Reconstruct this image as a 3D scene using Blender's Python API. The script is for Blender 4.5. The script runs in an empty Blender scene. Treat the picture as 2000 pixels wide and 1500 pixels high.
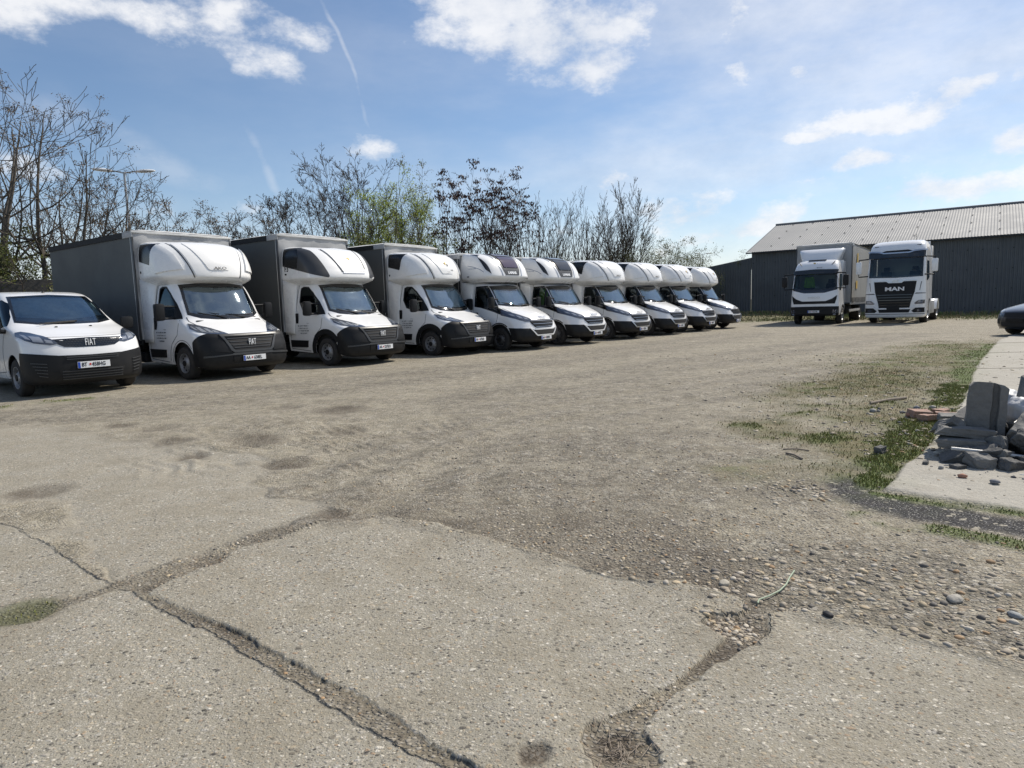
import bpy, bmesh, math, random
import numpy as np
from math import radians as R, sin, cos, pi
from mathutils import Vector, Matrix
from mathutils.geometry import delaunay_2d_cdt

SC = bpy.context.scene
COL = SC.collection

# ------------------------------------------------------------------ camera
cam_d = bpy.data.cameras.new('camera')
cam = bpy.data.objects.new('camera', cam_d); COL.objects.link(cam)
cam_d.sensor_width = 36.0; cam_d.lens = 36.0 * 1279.8 / 2000.0
cam_d.clip_start = 0.05; cam_d.clip_end = 6000
CAM_H = 1.342
_p, _r = R(6.785), R(1.735)
_fwd = Vector((0, cos(_p), -sin(_p))); _up0 = Vector((0, sin(_p), cos(_p))); _rt0 = Vector((1, 0, 0))
_rt = _rt0 * cos(_r) - _up0 * sin(_r)
_up = _up0 * cos(_r) + _rt0 * sin(_r)
cam.matrix_world = Matrix(((_rt.x, _up.x, -_fwd.x, 0), (_rt.y, _up.y, -_fwd.y, 0), (_rt.z, _up.z, -_fwd.z, CAM_H), (0, 0, 0, 1)))
SC.camera = cam

# ------------------------------------------------------------------ sun, sky, exposure
SUN_AZ, SUN_EL = 54.0, 45.0
sd = Vector((sin(R(SUN_AZ)) * cos(R(SUN_EL)), cos(R(SUN_AZ)) * cos(R(SUN_EL)), sin(R(SUN_EL))))
sun_d = bpy.data.lights.new('sun', 'SUN'); sun_d.energy = 4.7; sun_d.angle = R(0.53); sun_d.color = (1.0, 0.93, 0.82)
sun = bpy.data.objects.new('sun', sun_d); COL.objects.link(sun)
sun.rotation_euler = sd.to_track_quat('Z', 'Y').to_euler(); sun.location = (0, 0, 60)
SC.view_settings.view_transform = 'Standard'; SC.view_settings.look = 'None'
SC.view_settings.exposure = 0.20; SC.view_settings.gamma = 1.0; SC.view_settings.use_curve_mapping = False

world = bpy.data.worlds.new('World'); SC.world = world; world.use_nodes = True
wt = world.node_tree; wn = wt.nodes; wl = wt.links
for n in list(wn): wn.remove(n)
def N(t, nodes, **kw):
    n = nodes.new(t)
    for k, v in kw.items():
        if k.startswith('i_'): n.inputs[int(k[2:])].default_value = v
        else: setattr(n, k, v)
    return n
out = N('ShaderNodeOutputWorld', wn)
sky = N('ShaderNodeTexSky', wn, sky_type='NISHITA', sun_disc=False, sun_elevation=R(SUN_EL), sun_rotation=R(SUN_AZ), altitude=150, air_density=1.0, dust_density=0.45, ozone_density=3.2)
bg = N('ShaderNodeBackground', wn, i_1=0.105); wl.new(sky.outputs[0], bg.inputs[0])
tc = N('ShaderNodeTexCoord', wn)
# clouds: soft bodies placed by direction, broken up with fractal noise
def wmath(op, a, b=None, c=None, clamp=False):
    m = N('ShaderNodeMath', wn, operation=op, use_clamp=clamp)
    for i, v in enumerate((a, b, c)):
        if v is None: continue
        if isinstance(v, (int, float)): m.inputs[i].default_value = v
        else: wl.new(v, m.inputs[i])
    return m.outputs[0]
def noise_w(scale, detail, rough, stretch, off=(0, 0, 0), dist=0.0):
    mp = N('ShaderNodeMapping', wn); mp.inputs['Scale'].default_value = stretch; mp.inputs['Location'].default_value = off
    wl.new(tc.outputs['Generated'], mp.inputs[0])
    nz = N('ShaderNodeTexNoise', wn, noise_dimensions='3D'); nz.inputs['Scale'].default_value = scale
    nz.inputs['Detail'].default_value = detail; nz.inputs['Roughness'].default_value = rough; nz.inputs['Distortion'].default_value = dist
    wl.new(mp.outputs[0], nz.inputs['Vector']); return nz
nA = noise_w(7.5, 10, 0.64, (1, 1, 1.7))
nB = noise_w(2.2, 6, 0.6, (1, 1, 3.2), (3.1, 0.4, 2.0))
nW = noise_w(3.5, 4, 0.5, (1, 1, 1.5), (7.7, 2, 1))
# warped direction
sep = N('ShaderNodeVectorMath', wn, operation='SUBTRACT'); sep.inputs[1].default_value = (.5, .5, .5); wl.new(nW.outputs['Color'], sep.inputs[0])
scl = N('ShaderNodeVectorMath', wn, operation='SCALE'); scl.inputs['Scale'].default_value = 0.16; wl.new(sep.outputs[0], scl.inputs[0])
wd = N('ShaderNodeVectorMath', wn, operation='ADD'); wl.new(tc.outputs['Generated'], wd.inputs[0]); wl.new(scl.outputs[0], wd.inputs[1])
CLOUDS = [(4.3, 21.4, .18, .065, 1.05), (-1.5, 23.8, .11, .05, 1.0), (7.2, 18.6, .08, .05, .95), (-30.5, 20.6, .16, .045, .76), (-36, 23, .14, .05, .75), (-18.3, 17.6, .055, .030, .72), (-16.8, 20.4, .055, .030, .66), (-21.5, 21.3, .045, .03, .66), (18.2, 20.8, .035, .06, .78), (19.6, 17.2, .04, .024, .72),
          (24.7, 16.9, .03, .016, .80), (29.6, 12.8, .13, .030, .92), (24.5, 12.1, .07, .018, .84), (34, 13.8, .08, .028, .88), (14.1, 8.1, .075, .032, .90), (8.7, 10.6, .055, .030, .84), (-10.6, 11.9, .035, .022, .66), (27.7, 9.4, .10, .022, .84), (38, 13.6, .06, .04, .88),
          (37.5, 9.5, .06, .024, .84), (33.3, 6.8, .14, .024, .90), (19, 5.8, .13, .026, .90), (24, 8.0, .06, .012, .6), (-22.7, 8.2, .16, .022, .64), (-35, 11, .10, .03, .5), (5, 7.0, .09, .018, .62), (45, 7, .2, .03, .75), (-60, 15, .3, .06, .7), (70, 20, .3, .06, .7)]
acc = None
for (az, el, ra, re, amp) in CLOUDS:
    a, e = R(az), R(el)
    c = Vector((sin(a) * cos(e), cos(a) * cos(e), sin(e))); hx = Vector((cos(a), -sin(a), 0)); hz = hx.cross(c)
    sb = N('ShaderNodeVectorMath', wn, operation='SUBTRACT'); wl.new(wd.outputs[0], sb.inputs[0]); sb.inputs[1].default_value = c
    d1 = N('ShaderNodeVectorMath', wn, operation='DOT_PRODUCT'); wl.new(sb.outputs[0], d1.inputs[0]); d1.inputs[1].default_value = hx / ra
    d2 = N('ShaderNodeVectorMath', wn, operation='DOT_PRODUCT'); wl.new(sb.outputs[0], d2.inputs[0]); d2.inputs[1].default_value = hz / re
    d3 = N('ShaderNodeVectorMath', wn, operation='DOT_PRODUCT'); wl.new(sb.outputs[0], d3.inputs[0]); d3.inputs[1].default_value = c / .5
    q = wmath('ADD', wmath('MULTIPLY', d1.outputs['Value'], d1.outputs['Value']), wmath('MULTIPLY', d2.outputs['Value'], d2.outputs['Value']))
    q = wmath('ADD', q, wmath('MULTIPLY', d3.outputs['Value'], d3.outputs['Value']))
    g = wmath('MULTIPLY', wmath('POWER', 2.718, wmath('MULTIPLY', q, -1.0)), amp)
    acc = g if acc is None else wmath('MAXIMUM', acc, g)
def wramp(src, a, b):
    m = N('ShaderNodeMapRange', wn, interpolation_type='SMOOTHSTEP', clamp=True); wl.new(src, m.inputs[0]); m.inputs[1].default_value = a; m.inputs[2].default_value = b; return m.outputs[0]
nz = wmath('MULTIPLY', wmath('SUBTRACT', nA.outputs['Fac'], 0.5), 2.3)
dens = wramp(wmath('ADD', acc, nz), 0.34, 0.98)
# thin high veil and far small clouds everywhere (also behind the camera)
sepx = N('ShaderNodeSeparateXYZ', wn); wl.new(tc.outputs['Generated'], sepx.inputs[0])
veil = wmath('MULTIPLY', wramp(nB.outputs['Fac'], 0.30, 0.72), wmath('ADD', 0.10, wmath('MULTIPLY', wramp(sepx.outputs[0], -.35, .5), .50)))
sepd = N('ShaderNodeSeparateXYZ', wn); wl.new(tc.outputs['Generated'], sepd.inputs[0])
back = wmath('MULTIPLY', wramp(nA.outputs['Fac'], 0.52, 0.66), wramp(wmath('MULTIPLY', sepd.outputs[1], -1.0), 0.05, 0.5))
lowh = wmath('MULTIPLY', wramp(wmath('MULTIPLY', sepd.outputs[2], -1.0), -0.20, 0.0), 0.55)
# old vapour trails: narrow streaks along great circles
tr = None
for (a0, e0, a1, e1, wd_, amp) in [(-15.0, 24.5, -11.3, 14.8, .0032, .34), (-20.5, 15.5, -18.3, 8.5, .006, .24), (-36, 15.5, -22, 9.6, .020, .22)]:
    v0 = Vector((sin(R(a0)) * cos(R(e0)), cos(R(a0)) * cos(R(e0)), sin(R(e0)))); v1 = Vector((sin(R(a1)) * cos(R(e1)), cos(R(a1)) * cos(R(e1)), sin(R(e1))))
    md = ((v0 + v1) / 2).normalized(); al = (v1 - v0).normalized(); ac = md.cross(al).normalized(); hl_ = (v1 - v0).length / 2
    s0 = N('ShaderNodeVectorMath', wn, operation='SUBTRACT'); s1 = N('ShaderNodeVectorMath', wn, operation='SCALE'); s1.inputs['Scale'].default_value = .06; wl.new(sep.outputs[0], s1.inputs[0])
    s2 = N('ShaderNodeVectorMath', wn, operation='ADD'); wl.new(tc.outputs['Generated'], s2.inputs[0]); wl.new(s1.outputs[0], s2.inputs[1]); wl.new(s2.outputs[0], s0.inputs[0]); s0.inputs[1].default_value = md
    q1 = N('ShaderNodeVectorMath', wn, operation='DOT_PRODUCT'); wl.new(s0.outputs[0], q1.inputs[0]); q1.inputs[1].default_value = al / hl_
    q2 = N('ShaderNodeVectorMath', wn, operation='DOT_PRODUCT'); wl.new(s0.outputs[0], q2.inputs[0]); q2.inputs[1].default_value = ac / wd_
    e_ = wmath('ADD', wmath('POWER', wmath('ABSOLUTE', q1.outputs['Value']), 4.0), wmath('MULTIPLY', q2.outputs['Value'], q2.outputs['Value']))
    g = wmath('MULTIPLY', wmath('POWER', 2.718, wmath('MULTIPLY', e_, -1.0)), wmath('MULTIPLY', wramp(nA.outputs['Fac'], .3, .62), amp)); tr = g if tr is None else wmath('MAXIMUM', tr, g)
tot = wmath('MAXIMUM', wmath('MAXIMUM', tr, wmath('MULTIPLY', dens, 0.86)), wmath('MAXIMUM', veil, wmath('MAXIMUM', wmath('MULTIPLY', back, 0.35), lowh)))
ccol = N('ShaderNodeValToRGB', wn); wl.new(nA.outputs['Fac'], ccol.inputs[0])
ccol.color_ramp.elements[0].position = 0.35; ccol.color_ramp.elements[0].color = (0.62, 0.67, 0.76, 1)
ccol.color_ramp.elements[1].position = 0.62; ccol.color_ramp.elements[1].color = (0.92, 0.92, 0.93, 1)
bgc = N('ShaderNodeBackground', wn, i_1=0.95); wl.new(ccol.outputs[0], bgc.inputs[0])
mx = N('ShaderNodeMixShader', wn); wl.new(tot, mx.inputs[0]); wl.new(bg.outputs[0], mx.inputs[1]); wl.new(bgc.outputs[0], mx.inputs[2])
wl.new(mx.outputs[0], out.inputs[0])

# ------------------------------------------------------------------ materials
MATS = {}
def mat(name, col, rough=0.5, metal=0.0, spec=0.5, coat=0.0, noise=None, bump=None):
    """Principled; noise=(scale, amount, dark colour) mottles the colour, bump=(scale, strength)."""
    if name in MATS: return MATS[name]
    m = bpy.data.materials.new(name); m.use_nodes = True; MATS[name] = m
    nt = m.node_tree; b = nt.nodes['Principled BSDF']
    b.inputs['Base Color'].default_value = (*col, 1); b.inputs['Roughness'].default_value = rough
    b.inputs['Metallic'].default_value = metal; b.inputs['Specular IOR Level'].default_value = spec
    b.inputs['Coat Weight'].default_value = coat; b.inputs['Coat Roughness'].default_value = 0.04
    if noise or bump:
        t = nt.nodes.new('ShaderNodeTexCoord')
    if noise:
        sc_, amt, dk = noise
        z = nt.nodes.new('ShaderNodeTexNoise'); z.inputs['Scale'].default_value = sc_; z.inputs['Detail'].default_value = 8; z.inputs['Roughness'].default_value = 0.65
        nt.links.new(t.outputs['Object'], z.inputs['Vector'])
        mr = nt.nodes.new('ShaderNodeMapRange'); mr.inputs[1].default_value = 0.35; mr.inputs[2].default_value = 0.75; mr.inputs[3].default_value = 0; mr.inputs[4].default_value = amt
        nt.links.new(z.outputs['Fac'], mr.inputs[0])
        mi = nt.nodes.new('ShaderNodeMix'); mi.data_type = 'RGBA'; mi.inputs[6].default_value = (*col, 1); mi.inputs[7].default_value = (*dk, 1)
        nt.links.new(mr.outputs[0], mi.inputs[0]); nt.links.new(mi.outputs[2], b.inputs['Base Color'])
        rr = nt.nodes.new('ShaderNodeMath'); rr.operation = 'MULTIPLY_ADD'; rr.inputs[1].default_value = 0.25; rr.inputs[2].default_value = rough
        nt.links.new(mr.outputs[0], rr.inputs[0]); nt.links.new(rr.outputs[0], b.inputs['Roughness'])
    if bump:
        z2 = nt.nodes.new('ShaderNodeTexNoise'); z2.inputs['Scale'].default_value = bump[0]; z2.inputs['Detail'].default_value = 6
        nt.links.new(t.outputs['Object'], z2.inputs['Vector'])
        bp = nt.nodes.new('ShaderNodeBump'); bp.inputs['Strength'].default_value = bump[1]; bp.inputs['Distance'].default_value = 0.02
        nt.links.new(z2.outputs['Fac'], bp.inputs['Height']); nt.links.new(bp.outputs[0], b.inputs['Normal'])
    return m
def dirty(name, col, rough, dirt, coat=0.0, h0=0.25, h1=0.95, amt=0.55):
    """paint with road dust: more of it low on the vehicle, broken by noise."""
    m = mat(name, col, rough, coat=coat, spec=.5 if coat else .22)
    nt = m.node_tree; b = nt.nodes['Principled BSDF']
    t = nt.nodes.new('ShaderNodeTexCoord'); s = nt.nodes.new('ShaderNodeSeparateXYZ'); nt.links.new(t.outputs['Object'], s.inputs[0])
    mr = nt.nodes.new('ShaderNodeMapRange'); mr.inputs[1].default_value = h1; mr.inputs[2].default_value = h0; mr.inputs[3].default_value = 0.06; mr.inputs[4].default_value = 1.0
    nt.links.new(s.outputs[2], mr.inputs[0])
    z = nt.nodes.new('ShaderNodeTexNoise'); z.inputs['Scale'].default_value = 5; z.inputs['Detail'].default_value = 9; z.inputs['Roughness'].default_value = 0.7
    nt.links.new(t.outputs['Object'], z.inputs['Vector'])
    mz = nt.nodes.new('ShaderNodeMapRange'); mz.inputs[1].default_value = 0.35; mz.inputs[2].default_value = 0.7; nt.links.new(z.outputs['Fac'], mz.inputs[0])
    mu = nt.nodes.new('ShaderNodeMath'); mu.operation = 'MULTIPLY'; nt.links.new(mr.outputs[0], mu.inputs[0]); nt.links.new(mz.outputs[0], mu.inputs[1])
    m2 = nt.nodes.new('ShaderNodeMath'); m2.operation = 'MULTIPLY'; m2.inputs[1].default_value = amt; nt.links.new(mu.outputs[0], m2.inputs[0])
    mi = nt.nodes.new('ShaderNodeMix'); mi.data_type = 'RGBA'; mi.inputs[6].default_value = (*col, 1); mi.inputs[7].default_value = (*dirt, 1)
    nt.links.new(m2.outputs[0], mi.inputs[0]); nt.links.new(mi.outputs[2], b.inputs['Base Color'])
    rr = nt.nodes.new('ShaderNodeMath'); rr.operation = 'MULTIPLY_ADD'; rr.inputs[1].default_value = 0.6; rr.inputs[2].default_value = rough
    nt.links.new(m2.outputs[0], rr.inputs[0]); nt.links.new(rr.outputs[0], b.inputs['Roughness'])
    return m
def glass(name, tint, ior=1.55):
    m = bpy.data.materials.new(name); m.use_nodes = True; MATS[name] = m
    nt = m.node_tree; nt.nodes.remove(nt.nodes['Principled BSDF']); o = nt.nodes['Material Output']
    tr = nt.nodes.new('ShaderNodeBsdfTransparent'); tr.inputs[0].default_value = (*tint, 1)
    gl = nt.nodes.new('ShaderNodeBsdfGlossy'); gl.inputs['Roughness'].default_value = 0.03; gl.inputs[0].default_value = (.72, .88, .98, 1)
    fr = nt.nodes.new('ShaderNodeFresnel'); fr.inputs[0].default_value = ior
    mx = nt.nodes.new('ShaderNodeMixShader'); nt.links.new(fr.outputs[0], mx.inputs[0]); nt.links.new(tr.outputs[0], mx.inputs[1]); nt.links.new(gl.outputs[0], mx.inputs[2])
    nt.links.new(mx.outputs[0], o.inputs[0]); return m
white = dirty('white_paint', (.80, .80, .80), .22, (.36, .32, .27), coat=.6, amt=.30)
podw = mat('white_fibreglass', (.80, .80, .79), .26, coat=.35, noise=(3, .16, (.55, .53, .5)))
blk = dirty('black_plastic', (.012, .0125, .014), .45, (.10, .09, .075), h0=.2, h1=.8, amt=.16)
blkg = mat('gloss_black', (.008, .009, .011), .07, coat=.5)
blkm = mat('matt_black', (.010, .010, .011), .75)
under = mat('underbody', (.02, .02, .02), .9)
ltape = mat('panel_gap', (.05, .05, .052), .8)
greyp = mat('grey_plastic', (.040, .042, .046), .36, noise=(6, .3, (.07, .068, .06)))
silver = mat('silver_trim', (.55, .56, .58), .28, metal=.9)
rimm = mat('steel_rim', (.36, .37, .39), .42, metal=.6, noise=(14, .6, (.16, .14, .12)))
rimd = mat('dark_rim', (.10, .10, .105), .45, metal=.4, noise=(14, .5, (.12, .1, .09)))
tyre = mat('tyre_rubber', (.016, .016, .017), .82, noise=(9, .6, (.07, .06, .05)))
alum = mat('aluminium', (.5, .51, .52), .4, metal=.7, noise=(7, .5, (.3, .29, .27)))
lens = mat('lamp_glass', (.20, .22, .26), .06, spec=.8, coat=1.0)
lensd = mat('lamp_dark', (.035, .045, .07), .05, spec=.8, coat=1.0)
plw = mat('plate_white', (.78, .79, .80), .35); plb = mat('plate_blue', (.01, .06, .38), .35); txk = mat('plate_ink', (.01, .01, .012), .5)
red = mat('red_mark', (.5, .02, .02), .4); orange = mat('amber_lens', (.8, .25, .02), .25)
wglass = glass('windscreen_glass', (.76, .82, .83), 3.0); sglass = glass('side_glass', (.34, .38, .37), 1.5)
seatm = mat('seat_fabric', (.05, .055, .06), .9); dashm = mat('dashboard_plastic', (.055, .058, .062), .6); linm = mat('cab_lining', (.16, .165, .17), .9)
podglass = mat('pod_glass', (.010, .011, .013), .22)
tarp = mat('grey_tarpaulin', (.076, .080, .078), .58, noise=(1.6, .35, (.060, .062, .064)), bump=(2.2, .18))
foil = mat('foil_shade', (.74, .92, .98), .4, noise=(11, .7, (.36, .55, .66)), bump=(16, 1.0))
tarpl = mat('light_tarpaulin', (.38, .385, .39), .55, noise=(2.5, .3, (.22, .22, .22)), bump=(5, .35))
tarpe = mat('pale_grey_tarpaulin', (.27, .27, .26), .55, noise=(1.5, .4, (.20, .20, .19)), bump=(2, .25))
tarpw = mat('white_tarpaulin', (.62, .62, .60), .5, noise=(1.5, .4, (.45, .44, .41)), bump=(2, .25))
inkb = mat('blue_ink', (.03, .09, .22), .5); inkg = mat('grey_ink', (.10, .11, .12), .5); gold = mat('gold_ink', (.55, .38, .10), .5)
vest = mat('hi_vis_cloth', (.38, .75, .05), .8)
paper = mat('white_paper', (.8, .8, .8), .7)

# ------------------------------------------------------------------ objects
def link(o, parent=None):
    COL.objects.link(o)
    if parent is not None: o.parent = parent
    return o
def empty(name, label, cat, loc=(0, 0, 0), rz=0.0, group=None):
    o = bpy.data.objects.new(name, None); o.empty_display_size = .2; link(o); o.location = loc; o.rotation_euler = (0, 0, rz)
    o['label'] = label; o['category'] = cat
    if group: o['group'] = group
    return o
def tag(o, label, cat, group=None):
    o['label'] = label; o['category'] = cat
    if group: o['group'] = group
    return o
def mesh(name, V, F, m, parent=None, smooth=False, loc=None):
    me = bpy.data.meshes.new(name); me.from_pydata([tuple(v) for v in V], [], [tuple(f) for f in F])
    if isinstance(m, (list, tuple)):
        for k in m: me.materials.append(k)
    else: me.materials.append(m)
    if smooth: me.shade_smooth()
    o = bpy.data.objects.new(name, me); link(o, parent)
    if loc: o.location = loc
    return o
class MB:
    """collects simple shapes into one mesh"""
    def __init__(s): s.v = []; s.f = []
    def add(s, V, F):
        n = len(s.v); s.v += [tuple(v) for v in V]; s.f += [tuple(i + n for i in f) for f in F]; return s
    def box(s, x0, x1, y0, y1, z0, z1, bev=0.0, M=None):
        b = min(bev, abs(x1 - x0) * .49, abs(y1 - y0) * .49, abs(z1 - z0) * .49)
        if b <= 0:
            V = [(x, y, z) for x in (x0, x1) for y in (y0, y1) for z in (z0, z1)]
            F = [(0, 1, 3, 2), (4, 6, 7, 5), (0, 4, 5, 1), (2, 3, 7, 6), (0, 2, 6, 4), (1, 5, 7, 3)]
        else:
            bm = bmesh.new(); bmesh.ops.create_cube(bm, size=1)
            for v in bm.verts: v.co = Vector(((x0 + x1) / 2 + v.co.x * (x1 - x0), (y0 + y1) / 2 + v.co.y * (y1 - y0), (z0 + z1) / 2 + v.co.z * (z1 - z0)))
            bmesh.ops.bevel(bm, geom=bm.edges[:], offset=b, segments=2, affect='EDGES', profile=.6)
            V = [v.co.copy() for v in bm.verts]; bm.verts.index_update(); F = [[v.index for v in f.verts] for f in bm.faces]; bm.free()
        if M is not None: V = [M @ Vector(v) for v in V]
        return s.add(V, F)
    def tube(s, pts, r, n=8, cap=True):
        pts = [Vector(p) for p in pts]; rs = r if isinstance(r, (list, tuple)) else [r] * len(pts)
        V = []; F = []
        for i, p in enumerate(pts):
            d = (pts[min(i + 1, len(pts) - 1)] - pts[max(i - 1, 0)]).normalized()
            a = d.cross(Vector((0, 0, 1)) if abs(d.z) < .9 else Vector((1, 0, 0))).normalized(); b = d.cross(a)
            for k in range(n): t = 2 * pi * k / n; V.append(p + (a * cos(t) + b * sin(t)) * rs[i])
        for i in range(len(pts) - 1):
            for k in range(n): F.append((i * n + k, i * n + (k + 1) % n, (i + 1) * n + (k + 1) % n, (i + 1) * n + k))
        if cap: F.append(tuple(range(n))[::-1]); F.append(tuple((len(pts) - 1) * n + k for k in range(n)))
        return s.add(V, F)
    def lathe(s, prof, c, axis='y', n=32, closed=False):
        V = []; F = []; m = len(prof)
        for k in range(n):
            t = 2 * pi * k / n
            for (a, r) in prof:
                if axis == 'y': V.append((c[0] + r * cos(t), c[1] + a, c[2] + r * sin(t)))
                elif axis == 'x': V.append((c[0] + a, c[1] + r * cos(t), c[2] + r * sin(t)))
                else: V.append((c[0] + r * cos(t), c[1] + r * sin(t), c[2] + a))
        for k in range(n):
            q = (k + 1) % n
            for i in range(m - 1): F.append((k * m + i, q * m + i, q * m + i + 1, k * m + i + 1))
        return s.add(V, F)
    def poly(s, pts, M=None):
        return s.add(pts, [tuple(range(len(pts)))])
    def prism(s, pts, d):
        """pts: planar loop of 3D points, d: extrusion vector"""
        n = len(pts); d = Vector(d); V = [Vector(p) for p in pts] + [Vector(p) + d for p in pts]
        F = [tuple(range(n))[::-1], tuple(range(n, 2 * n))] + [(i, (i + 1) % n, n + (i + 1) % n, n + i) for i in range(n)]
        return s.add(V, F)
    def build(s, name, m, parent=None, smooth=False, angle=None):
        o = mesh(name, s.v, s.f, m, parent, smooth)
        if angle: 
            bm = bmesh.new(); bm.from_mesh(o.data); bmesh.ops.recalc_face_normals(bm, faces=bm.faces[:])
            for f in bm.faces: f.smooth = True
            for e in bm.edges:
                if len(e.link_faces) == 2 and e.calc_face_angle(0) > R(angle): e.smooth = False
            bm.to_mesh(o.data); bm.free()
        return o
def text(name, s, size, m, parent, M, ext=.004, align='CENTER', spacing=1.0, sx=1.0, bold=0.0):
    c = bpy.data.curves.new(name, 'FONT'); c.body = s; c.size = size; c.align_x = align; c.align_y = 'CENTER'; c.extrude = ext; c.space_character = spacing; c.offset = bold; c.resolution_u = 3
    t = bpy.data.objects.new('_t', c); COL.objects.link(t); bpy.context.view_layer.update()
    me = bpy.data.meshes.new_from_object(t); bpy.data.objects.remove(t); bpy.data.curves.remove(c)
    me.name = name; me.materials.clear(); me.materials.append(m)
    me.transform(M @ Matrix.Diagonal((sx, 1, 1, 1)))
    return link(bpy.data.objects.new(name, me), parent)
def fr_front(x, y, z, tilt=0.0, yaw=0.0):   # facing local +x
    return Matrix.Translation((x, y, z)) @ Matrix.Rotation(yaw, 4, 'Z') @ Matrix.Rotation(-tilt, 4, 'Y') @ Matrix(((0, 0, 1, 0), (1, 0, 0, 0), (0, 1, 0, 0), (0, 0, 0, 1)))
def fr_right(x, y, z):            # facing local -y
    return Matrix.Translation((x, y, z)) @ Matrix(((1, 0, 0, 0), (0, 0, -1, 0), (0, 1, 0, 0), (0, 0, 0, 1)))
def fr_left(x, y, z):
    return Matrix.Translation((x, y, z)) @ Matrix(((-1, 0, 0, 0), (0, 0, 1, 0), (0, 1, 0, 0), (0, 0, 0, 1)))
def pchip(xs, ys, x):
    xs = np.asarray(xs, float); ys = np.asarray(ys, float); h = np.diff(xs); d = np.diff(ys) / h
    m = np.zeros(len(xs)); m[0] = d[0]; m[-1] = d[-1]
    for i in range(1, len(xs) - 1):
        if d[i - 1] * d[i] > 0:
            w1 = 2 * h[i] + h[i - 1]; w2 = h[i] + 2 * h[i - 1]; m[i] = (w1 + w2) / (w1 / d[i - 1] + w2 / d[i])
    x = np.clip(x, xs[0], xs[-1]); i = np.clip(np.searchsorted(xs, x) - 1, 0, len(xs) - 2)
    t = (x - xs[i]) / h[i]; t2 = t * t; t3 = t2 * t
    return (2 * t3 - 3 * t2 + 1) * ys[i] + (t3 - 2 * t2 + t) * h[i] * m[i] + (-2 * t3 + 3 * t2) * ys[i + 1] + (t3 - t2) * h[i] * m[i + 1]
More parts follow.
